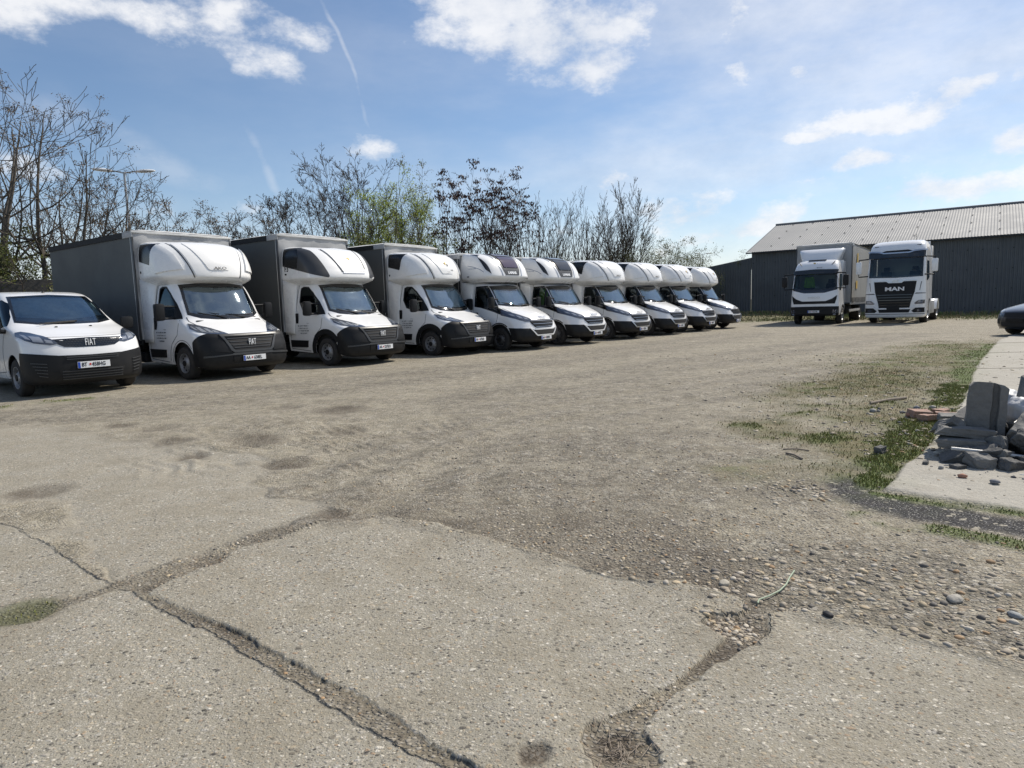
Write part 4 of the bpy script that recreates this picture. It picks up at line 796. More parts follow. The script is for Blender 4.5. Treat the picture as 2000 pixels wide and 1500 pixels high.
def cargo(parent, x0, x1, hw, z0, z1, side=tarp, front=tarpl, top=None, seed=0, strip=True, buckles=False):
    """curtain-side box: front wall, curtains, roof, posts, rails"""
    rnd = random.Random(seed)
    b = MB(); b.box(x1, x0 - .03, -hw + .03, hw - .03, z0 + .02, z1 - .03); box = b.build('cargo_body', front, parent)
    # front wall sheet with folds of cloth at the top edge
    nx, nz = 24, 22; V = []; F = []
    for j in range(nz + 1):
        for i in range(nx + 1):
            u, v = i / nx, j / nz; y = -hw + .01 + (2 * hw - .02) * u; z = z0 + .02 + (z1 - z0 - .03) * v
            fold = .016 * sin(u * 37 + seed) * max(0, v - .8) * 5 * sin(v * 50 + u * 9) + .022 * math.exp(-(min(u, 1 - u) * 9) ** 2) * sin(v * 21 + seed)
            V.append((x0 + .004 + fold - .02 * (abs(u - .5) * 2) ** 14, y, z))
    for j in range(nz):
        for i in range(nx): a = j * (nx + 1) + i; F.append((a, a + 1, a + nx + 2, a + nx + 1))
    mesh('front_curtain', V, F, front, box, True)
    for s in (-1, 1):
        nx, nz = 48, 16; V = []; F = []; ph = rnd.uniform(0, 6)
        for j in range(nz + 1):
            for i in range(nx + 1):
                u, v = i / nx, j / nz; x = x0 - .05 + (x1 - x0 + .05) * u; z = z0 + .03 + (z1 - .16 - z0) * v
                d = .006 * sin(u * 19 + ph + 2 * v) * sin(v * pi) + .010 * sin(u * 7 + ph) * sin(v * pi) + .004 * sin(u * 60 + ph) * (1 - v) ** 3 * 2
                V.append((x, s * (hw + .002 + d), z))
        for j in range(nz):
            for i in range(nx):
                a = j * (nx + 1) + i; q = (a, a + nx + 1, a + nx + 2, a + 1); F.append(q if s < 0 else q[::-1])
        mesh('side_curtain', V, F, side, box, True)
        ya, yb = (s * hw, s * (hw + .028)); ya, yb = min(ya, yb), max(ya, yb)
        if strip: MB().box(x1 - .01, x0 - .42, ya, yb, z1 - .16, z1 - .035, .004).build('rim_shade_band', blkm, box)  # black band paints in the shade beneath the roof rim
        MB().box(x0 - .42, x0 + .02, ya, yb, z1 - .17, z1 - .03, .01).build('corner_cap', front, box, angle=40)
        MB().box(x0 - .055, x0 + .012, ya, yb + (0), z0, z1 - .17, .012).build('corner_post', greyp, box, angle=40)
        MB().tube([(x0 - .07, s * (hw + .022), z0 + .03), (x0 - .065, s * (hw + .022), z1 - .18)], .009, 6).build('tension_rod', alum, box)
        MB().box(x1 - .02, x0 + .01, min(s * (hw - .04), s * (hw + .012)), max(s * (hw - .04), s * (hw + .012)), z0 - .10, z0 + .03, .008).build('bottom_rail', blk if not buckles else alum, box, angle=40)
        if buckles:
            bb = MB()
            k = 0; x = x0 - .4
            while x > x1 + .2:
                bb.box(x - .02, x + .02, min(s * (hw + .01), s * (hw + .03)), max(s * (hw + .01), s * (hw + .03)), z0 - .02, z0 + .26); bb.box(x - .06, x + .02, min(s * (hw + .01), s * (hw + .035)), max(s * (hw + .01), s * (hw + .035)), z0 + .0, z0 + .05); x -= .42
            bb.build('curtain_buckles', blkm, box)
    # roof: slightly wavy tarpaulin edge
    nx, ny = 30, 10; V = []; F = []
    for j in range(ny + 1):
        for i in range(nx + 1):
            u, v = i / nx, j / ny; x = x0 + .035 + (x1 - .02 - x0 - .035) * u; y = (-1 + 2 * v) * (hw + .035); e = 1 if (i in (0, nx) or j in (0, ny)) else 0
            V.append((x, y, z1 - .045 * e + (0 if e else .012 * sin(u * 30) * sin(v * 3) + .015)))
    for j in range(ny):
        for i in range(nx): a = j * (nx + 1) + i; F.append((a + 1, a, a + nx + 1, a + nx + 2))
    mesh('roof_sheet', V, F, top or tarpw, box, True)
    MB().box(x0 - .02, x0 + .035, -hw - .03, hw + .03, z1 - .075, z1 - .035, .008).build('roof_edge', top or tarpw, box, angle=40)
    return box
def chassis(parent, x0, x1, z=.62, rear=-4.98, r=.345, hw=1.0, dual=False):
    b = MB(); b.box(x1 + .1, x0, -.45, -.35, z - .12, z + .1).box(x1 + .1, x0, .35, .45, z - .12, z + .1)
    b.box(-3.9, -3.1, .5, .95, .32, .62, .04).box(x1 + .1, x1 + .25, -.9, .9, .42, .52).box(-2.35, -.3, -.82, .82, .3, .5)
    for k in range(6): xx = -2.8 - k * .8; b.box(xx - .03, xx + .03, -hw, hw, z + .02, z + .14)
    b.build('chassis', under, parent)
    for s in (-1, 1):
        MB().box(rear + .62, -2.75, min(s * 1.0, s * 1.03), max(s * 1.0, s * 1.03), .42, .54, .012).build('side_guard', alum, parent, angle=40)
        wheel(parent, rear, 1.02, r, .22, 'R' if s < 0 else 'L')
        MB().box(rear - .48, rear + .48, min(s * .78, s * 1.06), max(s * .78, s * 1.06), .74, .76).build('mudguard', blk, parent)
    MB().box(-3.05, -2.6, -1.04, -.75, .33, .56, .02).build('tool_box', blk, parent, angle=40)

def fairing(parent, sh, xi, xo, yo, z0, z1):
    for s in (-1, 1):
        V = []; F = []; n = 14
        for j in range(n + 1):
            z = z0 + (z1 - z0) * j / n; y = float(sh.xyz([(1.5, sh.p_of_z(z))])[0][1])
            V += [(xi, s * (y + .012), z), (xi - .05, s * (y + .03), z), (xo, s * yo, z), (xo - .02, s * (yo - .04), z)]
        for j in range(n):
            for i in range(3): a = j * 4 + i; F.append((a, a + 1, a + 5, a + 4))
        o = mesh('side_fairing', V, F, podw, parent, True); o.modifiers.new('th', 'SOLIDIFY').thickness = .01
# ---------------------------------------------------------------- sleeper pods
def pod_a(par, dz, logo, wide=1.06, dx=0.0, dm=podglass):
    rows = [(2.03, -1.44, .86, .30, 2.8), (2.05, -1.40, .88, .32, 2.7), (2.165, -1.095, 1.045, .56, 2.15), (2.185, -1.08, 1.06, .58, 2.1), (2.22, -1.075, 1.062, .60, 2.1), (2.42, -1.11, 1.062, .62, 2.1), (2.60, -1.19, 1.06, .64, 2.1), (2.76, -1.31, 1.05, .64, 2.1), (2.88, -1.49, 1.025, .62, 2.15), (2.95, -1.70, .98, .56, 2.2), (2.99, -1.98, .88, .42, 2.3), (3.01, -2.30, .5, .3, 2.4)]
    k = wide / 1.06; rows = [(z + dz, x + dx, w * k, c, n) for z, x, w, c, n in rows]
    sh = Shell(rows, 2.46); z = lambda v: v + dz
    o = [('R', -2.46, z(2.035)), ('F', 0, z(2.035)), ('L', -2.46, z(2.035)), ('L', -2.46, z(3.005)), ('F', 0, z(3.005)), ('R', -2.46, z(3.005))]
    win = [('R', -2.42, z(2.56)), ('R', -2.42, z(2.92)), ('R', -1.84, z(2.92)), ('R', -1.91, z(2.70)), ('R', -1.98, z(2.46))]
    pod = sh.part('sleeper_pod', o, podw, par, step=.08)
    for mk in (lambda q: q, mir):
        sh.part('pod_window', mk(win), dm, pod, off=.004, depth=.01)
        sh.part('cheek_panel', mk([('R', -1.82, z(2.87)), ('F', -.93, z(2.87)), ('F', -.80, z(2.66)), ('F', -.72, z(2.34)), ('R', -1.72, z(2.26)), ('R', -1.90, z(2.36)), ('R', -1.86, z(2.62))]), podw, pod, off=.036, depth=.04)
        sh.part('groove', mk([('F', -.775, z(2.93)), ('F', -.75, z(2.93)), ('F', -.51, z(2.17)), ('F', -.535, z(2.17))]), greyp, pod, off=.0025, depth=.004)
    sh.part('brow_panel', [('F', -.72, z(2.90)), ('F', -.49, z(2.19)), ('F', .49, z(2.19)), ('F', .72, z(2.90)), ('F', .4, z(2.955)), ('F', -.4, z(2.955))], podw, pod, off=.018, depth=.02)
    pan = sh.part('hatch_panel', [('F', -.52, z(2.90)), ('F', -.24, z(2.36)), ('F', -.20, z(2.33)), ('F', .22, z(2.33)), ('F', .26, z(2.38)), ('F', .50, z(2.88)), ('F', .0, z(2.945))], podw, pod, off=.030, depth=.016)
    if logo == 'maker': text('pod_lettering', 'AKO', .085, txk, pod, fr_front(-1.10 + dx + .050, .02, z(2.375), R(8)), .002, sx=1.6)
    if logo in ('bird', 'both'):
        bird_logo(pod, -1.20 + dx + .065, .06, z(2.56), R(20), 1.0)
        inklines(pod, 0, 0, [.16], 3, .6, 'pod_lettering').matrix_local = Matrix.Translation((-1.10 + dx + .052, .05, z(2.385))) @ Matrix.Rotation(pi / 2, 4, 'Z') @ Matrix.Translation((0, 1.03, 0))
    MB().box(-2.40, -2.36, -wide * 1.005 - .006, -wide + .02, z(2.30), z(2.35), .004).build('pod_latch', blk, pod)
    return pod
def bird_logo(par, x, y, z, tilt, s):
    M = fr_front(x, y, z, tilt)
    P = [(-.11, .02), (-.02, .01), (.02, .10), (.05, .02), (.03, -.05), (.045, -.09), (.01, -.05), (-.03, -.02)]
    b = MB().add([M @ Vector((a * s, c * s, .0)) for a, c in P], [tuple(range(len(P)))]); b.build('bird_mark', inkg, par)
    P = [(-.13, .12), (-.06, .14), (-.02, .05), (-.08, .04)]
    MB().add([M @ Vector((a * s, c * s, .001)) for a, c in P], [tuple(range(4))]).build('bird_wing', gold, par)
    text('logo_lettering', 'Speedy', .07 * s, inkg, par, M @ Matrix.Translation((.12 * s, -.12 * s, 0)), .001)
def pod_b(par, dz):
    rows = [(2.01, -1.44, .86, .30, 2.8), (2.03, -1.40, .88, .30, 2.8), (2.14, -1.06, 1.05, .46, 2.5), (2.165, -1.04, 1.07, .48, 2.5), (2.20, -1.04, 1.07, .50, 2.5), (2.40, -1.11, 1.07, .52, 2.5), (2.58, -1.21, 1.065, .54, 2.5), (2.74, -1.34, 1.05, .56, 2.5), (2.87, -1.51, 1.02, .56, 2.5), (2.95, -1.72, .97, .52, 2.5), (2.99, -2.0, .87, .42, 2.5), (3.01, -2.32, .5, .3, 2.6)]
    rows = [(z + dz, x, w, c, n) for z, x, w, c, n in rows]; z = lambda v: v + dz
    sh = Shell(rows, 2.46)
    o = [('R', -2.46, z(2.02)), ('F', 0, z(2.02)), ('L', -2.46, z(2.02)), ('L', -2.46, z(3.005)), ('F', 0, z(3.005)), ('R', -2.46, z(3.005))]
    pod = sh.part('sleeper_pod', o, podw, par, step=.08)
    for mk in (lambda q: q, mir):
        sh.part('side_cladding', mk([('R', -2.42, z(2.50)), ('R', -2.42, z(2.93)), ('R', -1.9, z(2.95)), ('F', -.88, z(2.93)), ('F', -.80, z(2.86)), ('F', -.76, z(2.6)), ('F', -.66, z(2.2)), ('F', -.70, z(2.17)), ('R', -1.55, z(2.31)), ('R', -1.95, z(2.40))]), greyp, pod, off=.006, depth=.01)
        sh.part('pod_window', mk([('R', -2.40, z(2.53)), ('R', -2.40, z(2.90)), ('R', -1.90, z(2.90)), ('R', -1.80, z(2.7)), ('R', -1.85, z(2.42)), ('R', -2.0, z(2.43))]), podglass, pod, off=.010, depth=.01)
        sh.part('hatch_seam', mk([('F', -.545, z(2.90)), ('F', -.53, z(2.91)), ('F', -.265, z(2.31)), ('F', -.28, z(2.30))]), ltape, pod, off=.003, depth=.003)
    sh.part('hatch_panel', [('F', -.51, z(2.90)), ('F', -.26, z(2.33)), ('F', .50, z(2.33)), ('F', .53, z(2.90)), ('F', 0, z(2.95))], podw, pod, off=.022, depth=.02)
    sh.part('hatch_edge', [('F', .50, z(2.40)), ('F', .50, z(2.90)), ('F', .53, z(2.90)), ('F', .525, z(2.40))], blkm, pod, off=.026, depth=.02)
    sh.part('name_strip', [('F', -.24, z(2.325)), ('F', -.26, z(2.28)), ('F', .48, z(2.28)), ('F', .48, z(2.325))], silver, pod, off=.015, depth=.02)
    text('pod_lettering', 'F3', .20, txk, pod, fr_right(-2.27, -1.074, z(2.42)), .002, sx=.85, bold=.004)
    MB().box(-2.34, -2.28, -1.085, -1.06, z(2.27), z(2.31), .006).build('pod_latch', blk, pod)
    bird_logo(pod, -1.245 + .06, .16, z(2.56), R(24), 1.15)
    return pod
def pod_lamar(par, dz, tint):
    rows = [(2.02, -1.48, .80, .3, 2.6), (2.08, -1.33, .92, .34, 2.6), (2.15, -1.22, 1.04, .36, 3.0), (2.18, -1.20, 1.05, .36, 3.2), (2.36, -1.24, 1.05, .38, 3.1), (2.56, -1.33, 1.045, .40, 3.0), (2.74, -1.47, 1.03, .42, 2.9), (2.86, -1.68, 1.0, .44, 2.8), (2.92, -1.92, .95, .44, 2.7), (2.95, -2.15, .8, .4, 2.6), (2.965, -2.35, .5, .3, 2.6)]
    rows = [(z + dz, x, w, c, n) for z, x, w, c, n in rows]; z = lambda v: v + dz
    sh = Shell(rows, 2.42)
    pod = sh.part('sleeper_pod', [('R', -2.42, z(2.03)), ('F', 0, z(2.03)), ('L', -2.42, z(2.03)), ('L', -2.42, z(2.96)), ('F', 0, z(2.96)), ('R', -2.42, z(2.96))], podw, par, step=.08)
    for mk in (lambda q: q, mir):
        sh.part('side_stripe', mk([('R', -2.10, z(2.90)), ('R', -1.85, z(2.88)), ('F', -.99, z(2.80)), ('F', -.93, z(2.55)), ('F', -.90, z(2.28)), ('R', -1.45, z(2.40)), ('R', -1.62, z(2.62)), ('R', -1.80, z(2.82))]), blkg, pod, off=.005, depth=.01)
        ribbon(sh, 'swoosh_line', [(-2.15, 2.55 + dz), (-1.9, 2.50 + dz), (-1.65, 2.42 + dz), (-1.5, 2.33 + dz)], .014, inkb, pod, k='R' if mk((('R', 0, 0),))[0][0] == 'R' else 'L')
        sh.part('edge_rib', mk([('F', -.62, z(2.92)), ('F', -.58, z(2.92)), ('F', -.44, z(2.22)), ('F', -.47, z(2.22))]), silver, pod, off=.012, depth=.014)
    deck = sh.part('skylight_panel', [('F', -.50, z(2.925)), ('F', -.46, z(2.75)), ('F', -.40, z(2.40)), ('F', -.33, z(2.24)), ('F', .33, z(2.24)), ('F', .40, z(2.40)), ('F', .46, z(2.75)), ('F', .50, z(2.925))], greyp, pod, off=.012, depth=.016)
    sh.part('skylight', [('F', -.40, z(2.80)), ('F', -.35, z(2.47)), ('F', .35, z(2.47)), ('F', .40, z(2.80))], tint, deck, off=.030, depth=.02)
    sh.part('skylight', [('F', -.42, z(2.905)), ('F', -.40, z(2.83)), ('F', .40, z(2.83)), ('F', .42, z(2.905))], tint, deck, off=.030, depth=.02)
    for s in (-.22, .22): MB().box(-1.33, -1.27, s - .02, s + .02, z(2.40), z(2.48), .008).build('catch', silver, deck)
    text('pod_lettering', 'LAMAR', .115, plw, deck, fr_front(-1.243 + .028, 0, z(2.315), R(16)), .004, sx=1.15, bold=.006)
    inklines(pod, -1.95, z(2.45), [.3], 5, .7, 'side_lettering', y=-1.055, m=inkb)
    MB().box(-2.18, -2.10, -1.062, -1.04, z(2.20), z(2.23), .004).build('pod_latch', blk, pod)
    return pod

# ---------------------------------------------------------------- panel vans' cab (rounded nose with black bumper)
def make_ducato(label, loc, heading, pl, pod, dz, black_arch, group, seed, box_top, bl=7.05, shade=True):
    t = empty('box_truck', label, 'truck', (loc[0], loc[1], 0), R(90 - heading), group)
    rows = [(.22, -.12, .90, .35, 3.2), (.30, -.03, .97, .42, 3), (.45, 0, 1.0, .45, 2.9), (.62, -.01, 1.015, .46, 2.8), (.80, -.05, 1.02, .48, 2.7), (.90, -.08, 1.02, .5, 2.7), (.95, -.14, 1.02, .5, 2.7), (1.03, -.31, 1.01, .5, 2.6), (1.13, -.54, .995, .48, 2.6), (1.22, -.74, .98, .46, 2.6), (1.27, -.82, .97, .45, 2.6), (1.65, -1.07, .92, .38, 2.5), (1.98, -1.30, .86, .34, 2.5), (2.06, -1.40, .83, .34, 2.5), (2.14, -1.7, .76, .35, 2.5), (2.18, -2.1, .5, .35, 2.5)]
    sh = Shell(rows, 2.42)
    ws = [('F', -.80, 1.36), ('F', -.6, 1.28), ('F', -.3, 1.245), ('F', 0, 1.24), ('F', .3, 1.245), ('F', .6, 1.28), ('F', .80, 1.36), ('F', .775, 1.7), ('F', .74, 2.01), ('F', .4, 2.04), ('F', 0, 2.05), ('F', -.4, 2.04), ('F', -.74, 2.01), ('F', -.775, 1.7)]
    wsi = [('F', -.755, 1.41), ('F', -.6, 1.365), ('F', -.3, 1.34), ('F', 0, 1.335), ('F', .3, 1.34), ('F', .6, 1.365), ('F', .755, 1.41), ('F', .735, 1.7), ('F', .70, 1.95), ('F', .4, 1.965), ('F', 0, 1.945), ('F', -.4, 1.965), ('F', -.70, 1.95), ('F', -.735, 1.7)]
    sw = [('R', -2.02, 1.60), ('R', -2.0, 1.95), ('R', -1.9, 1.99), ('R', -1.70, 1.98), ('R', -1.50, 1.84), ('R', -1.27, 1.6), ('R', -1.06, 1.28), ('R', -1.29, 1.27), ('R', -1.58, 1.30), ('R', -1.88, 1.37)]
    swi = [('R', -1.98, 1.60), ('R', -1.965, 1.91), ('R', -1.88, 1.95), ('R', -1.72, 1.94), ('R', -1.53, 1.81), ('R', -1.33, 1.6), ('R', -1.30, 1.34), ('R', -1.58, 1.34), ('R', -1.86, 1.41)]
    ol = body_outline(2.42, .36, .31, -.965, .36, .44, [('R', -.52, .27), ('F', -.86, .245), ('F', -.5, .23), ('F', 0, .225)], 2.17)
    body = sh.part('cab_body', ol, white, t, holes=(ws, sw, mir(sw)), step=.075)
    sh.part('windscreen', ws, wglass, t, off=-.003, depth=0, step=.12)
    sh.part('windscreen_surround', [(k, a * 1.012, b) for k, a, b in ws], blkg, t, off=.003, depth=.006, holes=(wsi,))
    if shade: sh.part('foil_shade', [('F', -.73, 1.42), ('F', 0, 1.34), ('F', .73, 1.42), ('F', .70, 1.8), ('F', .66, 1.93), ('F', .45, 1.87), ('F', .15, 1.84), ('F', -.2, 1.85), ('F', -.5, 1.89), ('F', -.70, 1.91), ('F', -.71, 1.7)], foil, t, off=-.035, depth=0, step=.09)
    for mk, sd in ((lambda q: q, 'R'), (mir, 'L')):
        sh.part('door_window', mk(sw), sglass, t, off=-.004, depth=0, step=.12)
        sh.part('window_surround', mk(sw), blk, t, off=.003, depth=.006, holes=(mk(swi),))
        ribbon(sh, 'door_gap', [(-2.07, 2.05), (-2.12, 1.6), (-2.17, 1.2), (-2.26, .95), (-2.32, .75), (-2.34, .42), (-1.6, .36)], .011, ltape, t, k=sd)
        ribbon(sh, 'door_gap', [(-1.10, 1.25), (-1.13, .95), (-1.22, .88), (-1.38, .76), (-1.47, .6), (-1.53, .40)], .011, ltape, t, k=sd)
        ribbon(sh, 'crease_line', [(-2.15, 1.08), (-1.2, 1.06)], .008, white, t, off=.006, k=sd)
        sh.part('side_moulding', mk([('R', -2.34, .46), ('R', -2.34, .64), ('R', -1.64, .63), ('R', -1.68, .46)]), blk, t, off=.018, depth=.02)
        if black_arch: sh.part('arch_trim', mk(arc(-.965, .36, .56, 186, 28, 16) + [('R', -.47, .66)] + arc(-.965, .36, .435, 30, 186, 16)), blk, t, off=.012, depth=.014)
        else: ribbon(sh, 'arch_lip', [(a, b) for _, a, b in arc(-.965, .36, .475, 180, 40, 12)], .012, ltape, t, k=sd, off=.002)
        sy = -1 if sd == 'R' else 1
        MB().box(-2.11, -2.02, min(sy * .985, sy * 1.02), max(sy * .985, sy * 1.02), 1.06, 1.32, .035).build('door_handle', blk, t, angle=50)
        sh.part('bonnet_gap', mk([('F', -.80, 1.14), ('F', -.815, 1.135), ('F', -.865, 1.22), ('F', -.85, 1.31), ('F', -.835, 1.31), ('F', -.85, 1.22)]), ltape, t, off=.002, depth=.003)
        # lamp: dark glass wrapping the corner, chrome bowls inside
        hl = sh.part('headlamp', mk([('F', -.915, 1.175), ('F', -.80, 1.135), ('F', -.65, 1.065), ('F', -.53, .99), ('F', -.44, .935), ('F', -.62, .94), ('F', -.78, .955), ('F', -.93, 1.0), ('F', -.97, 1.07)]), lensd, t, off=.010, depth=.012, step=.05)
        for (ya, za, yb, zb) in ((.60, .965, .68, 1.03), (.70, .975, .77, 1.07), (.80, .985, .87, 1.10), (.895, 1.03, .925, 1.12)):
            sh.part('lamp_reflector', mk([('F', -ya, za), ('F', -yb, za + .012), ('F', -yb - .01, zb), ('F', -ya - .02, zb - .015)]), lens, hl, off=.0125, depth=.004, step=.05)
        van_mirror(t, -1.30, 1.43, sd, .97)
        # mouldings of the bumper corner and fog lamp
        fg = MB().lathe([(0, .055), (.012, .05), (.014, .04), (.006, .035), (.004, 0)], (-.165, sy * .80, .355), 'x', 16).build('fog_lamp', lens, t, angle=40)
    top = [('R', -.53, .79), ('R', -.46, .845), ('R', -.38, .90), ('F', -.84, .957), ('F', -.78, .952), ('F', -.60, .935), ('F', -.3, .93), ('F', 0, .928)]
    bo = [('R', -.545, .30), ('R', -.545, .5), ('R', -.535, .68)] + top
    bp = bo + mir(bo)[::-1][1:] + [('F', .86, .235), ('F', .5, .225), ('F', 0, .222), ('F', -.5, .225), ('F', -.86, .235)]
    bumper = sh.part('front_bumper', bp, blk, t, off=.012, depth=.016, step=.06)
    fr_o = [('F', -.66, .925), ('F', -.58, .80), ('F', -.49, .60), ('F', -.42, .555), ('F', .42, .555), ('F', .49, .60), ('F', .58, .80), ('F', .66, .925)]
    fr_i = [('F', -.58, .885), ('F', -.53, .80), ('F', -.44, .63), ('F', -.40, .60), ('F', .40, .60), ('F', .44, .63), ('F', .53, .80), ('F', .58, .885)]
    sh.part('grille_frame', fr_o, greyp, bumper, off=.032, depth=.03, holes=(fr_i,), step=.06)
    gr = sh.part('grille', fr_i, blkm, bumper, off=.014, depth=.002)
    for z_, w_ in ((.835, .54), (.765, .50), (.695, .46), (.645, .43)):
        sh.part('grille_bar', [('F', -w_, z_ + .02), ('F', -w_ + .03, z_), ('F', w_ - .03, z_), ('F', w_, z_ + .02), ('F', w_ * .6, z_ + .012), ('F', -w_ * .6, z_ + .012)], greyp, gr, off=.022, depth=.008, step=.08)
    for a, b in ((-.86, -.50), (.50, .86)):   # cheek hollows beside the grille
        s = 1 if a > 0 else -1
        sh.part('bumper_cheek', [('F', a, .60 if a < 0 else .56), ('F', a, .74), ('F', (a + b) / 2, .84), ('F', b + (.1 if b < 0 else 0), .62), ('F', b, .56)], blk, bumper, off=.024, depth=.014, step=.07)
    sh.part('bumper_shelf', [('F', -.96, .47), ('F', -.96, .505), ('F', -.48, .525), ('F', -.44, .545), ('F', .44, .545), ('F', .48, .525), ('F', .96, .505), ('F', .96, .47), ('F', .5, .50), ('F', -.5, .50)], greyp, bumper, off=.034, depth=.024, step=.07)
    sh.part('lower_intake', [('F', -.44, .345), ('F', -.44, .31), ('F', .44, .31), ('F', .44, .345)], blkm, bumper, off=.014, depth=.004)
    sh.part('plate_plinth', [('F', -.45, .36), ('F', -.45, .49), ('F', .45, .49), ('F', .45, .36)], blk, bumper, off=.024, depth=.014)
    text('badge', 'FIAT', .185, plw, gr, fr_front(-.02 + .012, 0, .755, R(6)), .008, sx=.42, spacing=1.12)
    plate(t, .04, .425, pl)
    MB().box(-1.02, -.90, -.35, -.12, 1.245, 1.255).build('dashboard_paper', paper, t); MB().box(-1.05, -.97, .0, .12, 1.24, 1.34, .01).build('phone_holder', blkm, t)
    wiper(t, (-.80, -.06, 1.285), (-.98, -.62, 1.40), (-.87, -.2, 1.36), (-1.06, -.66, 1.44)); wiper(t, (-.80, .62, 1.285), (-.86, .1, 1.30), (-.82, .5, 1.33), (-.90, -.05, 1.36))
    inklines(t, -1.80, 1.0, [.42, .36, .40, .24], seed)
    text('door_lettering', 's.r.o.', .045, inkg, t, fr_right(-1.62, -1.032, 1.065), .001)
    MB().box(-1.30, -.85, -.80, .80, .98, 1.20, .06).box(-1.15, -.80, -.75, .75, 1.12, 1.24, .04).build('dashboard', dashm, t, angle=50)
    seats(t, -1.95, (-.60, -.18, .52)); steering(t, -1.38, .52, 1.22)
    MB().box(-2.38, -2.34, -.9, .9, .4, 2.12).box(-2.36, -.7, -.88, .88, .52, .56).build('cab_lining', linm, t)
    chassis(t, -.4, -bl)
    for s in ('R', 'L'): wheel(t, -.965, 1.01, .347, .22, s)
    MB().box(-1.42, -.52, -.9, -.55, .3, .84).box(-1.42, -.52, .55, .9, .3, .84).build('wheel_housing', under, t)
    if pod == 'B': pod_b(t, dz)
    else: pod_a(t, dz, pod)
    b = cargo(t, -2.47, -bl, 1.13, .82, box_top, seed=seed)
    fairing(t, sh, -2.12, -2.44, 1.075, .78, 2.16)
    # sticker low on the windscreen and mirror foot
    MB().box(-1.30, -1.27, -.06, .06, 1.90, 1.95, .01).build('inner_mirror', blk, t)
    return t

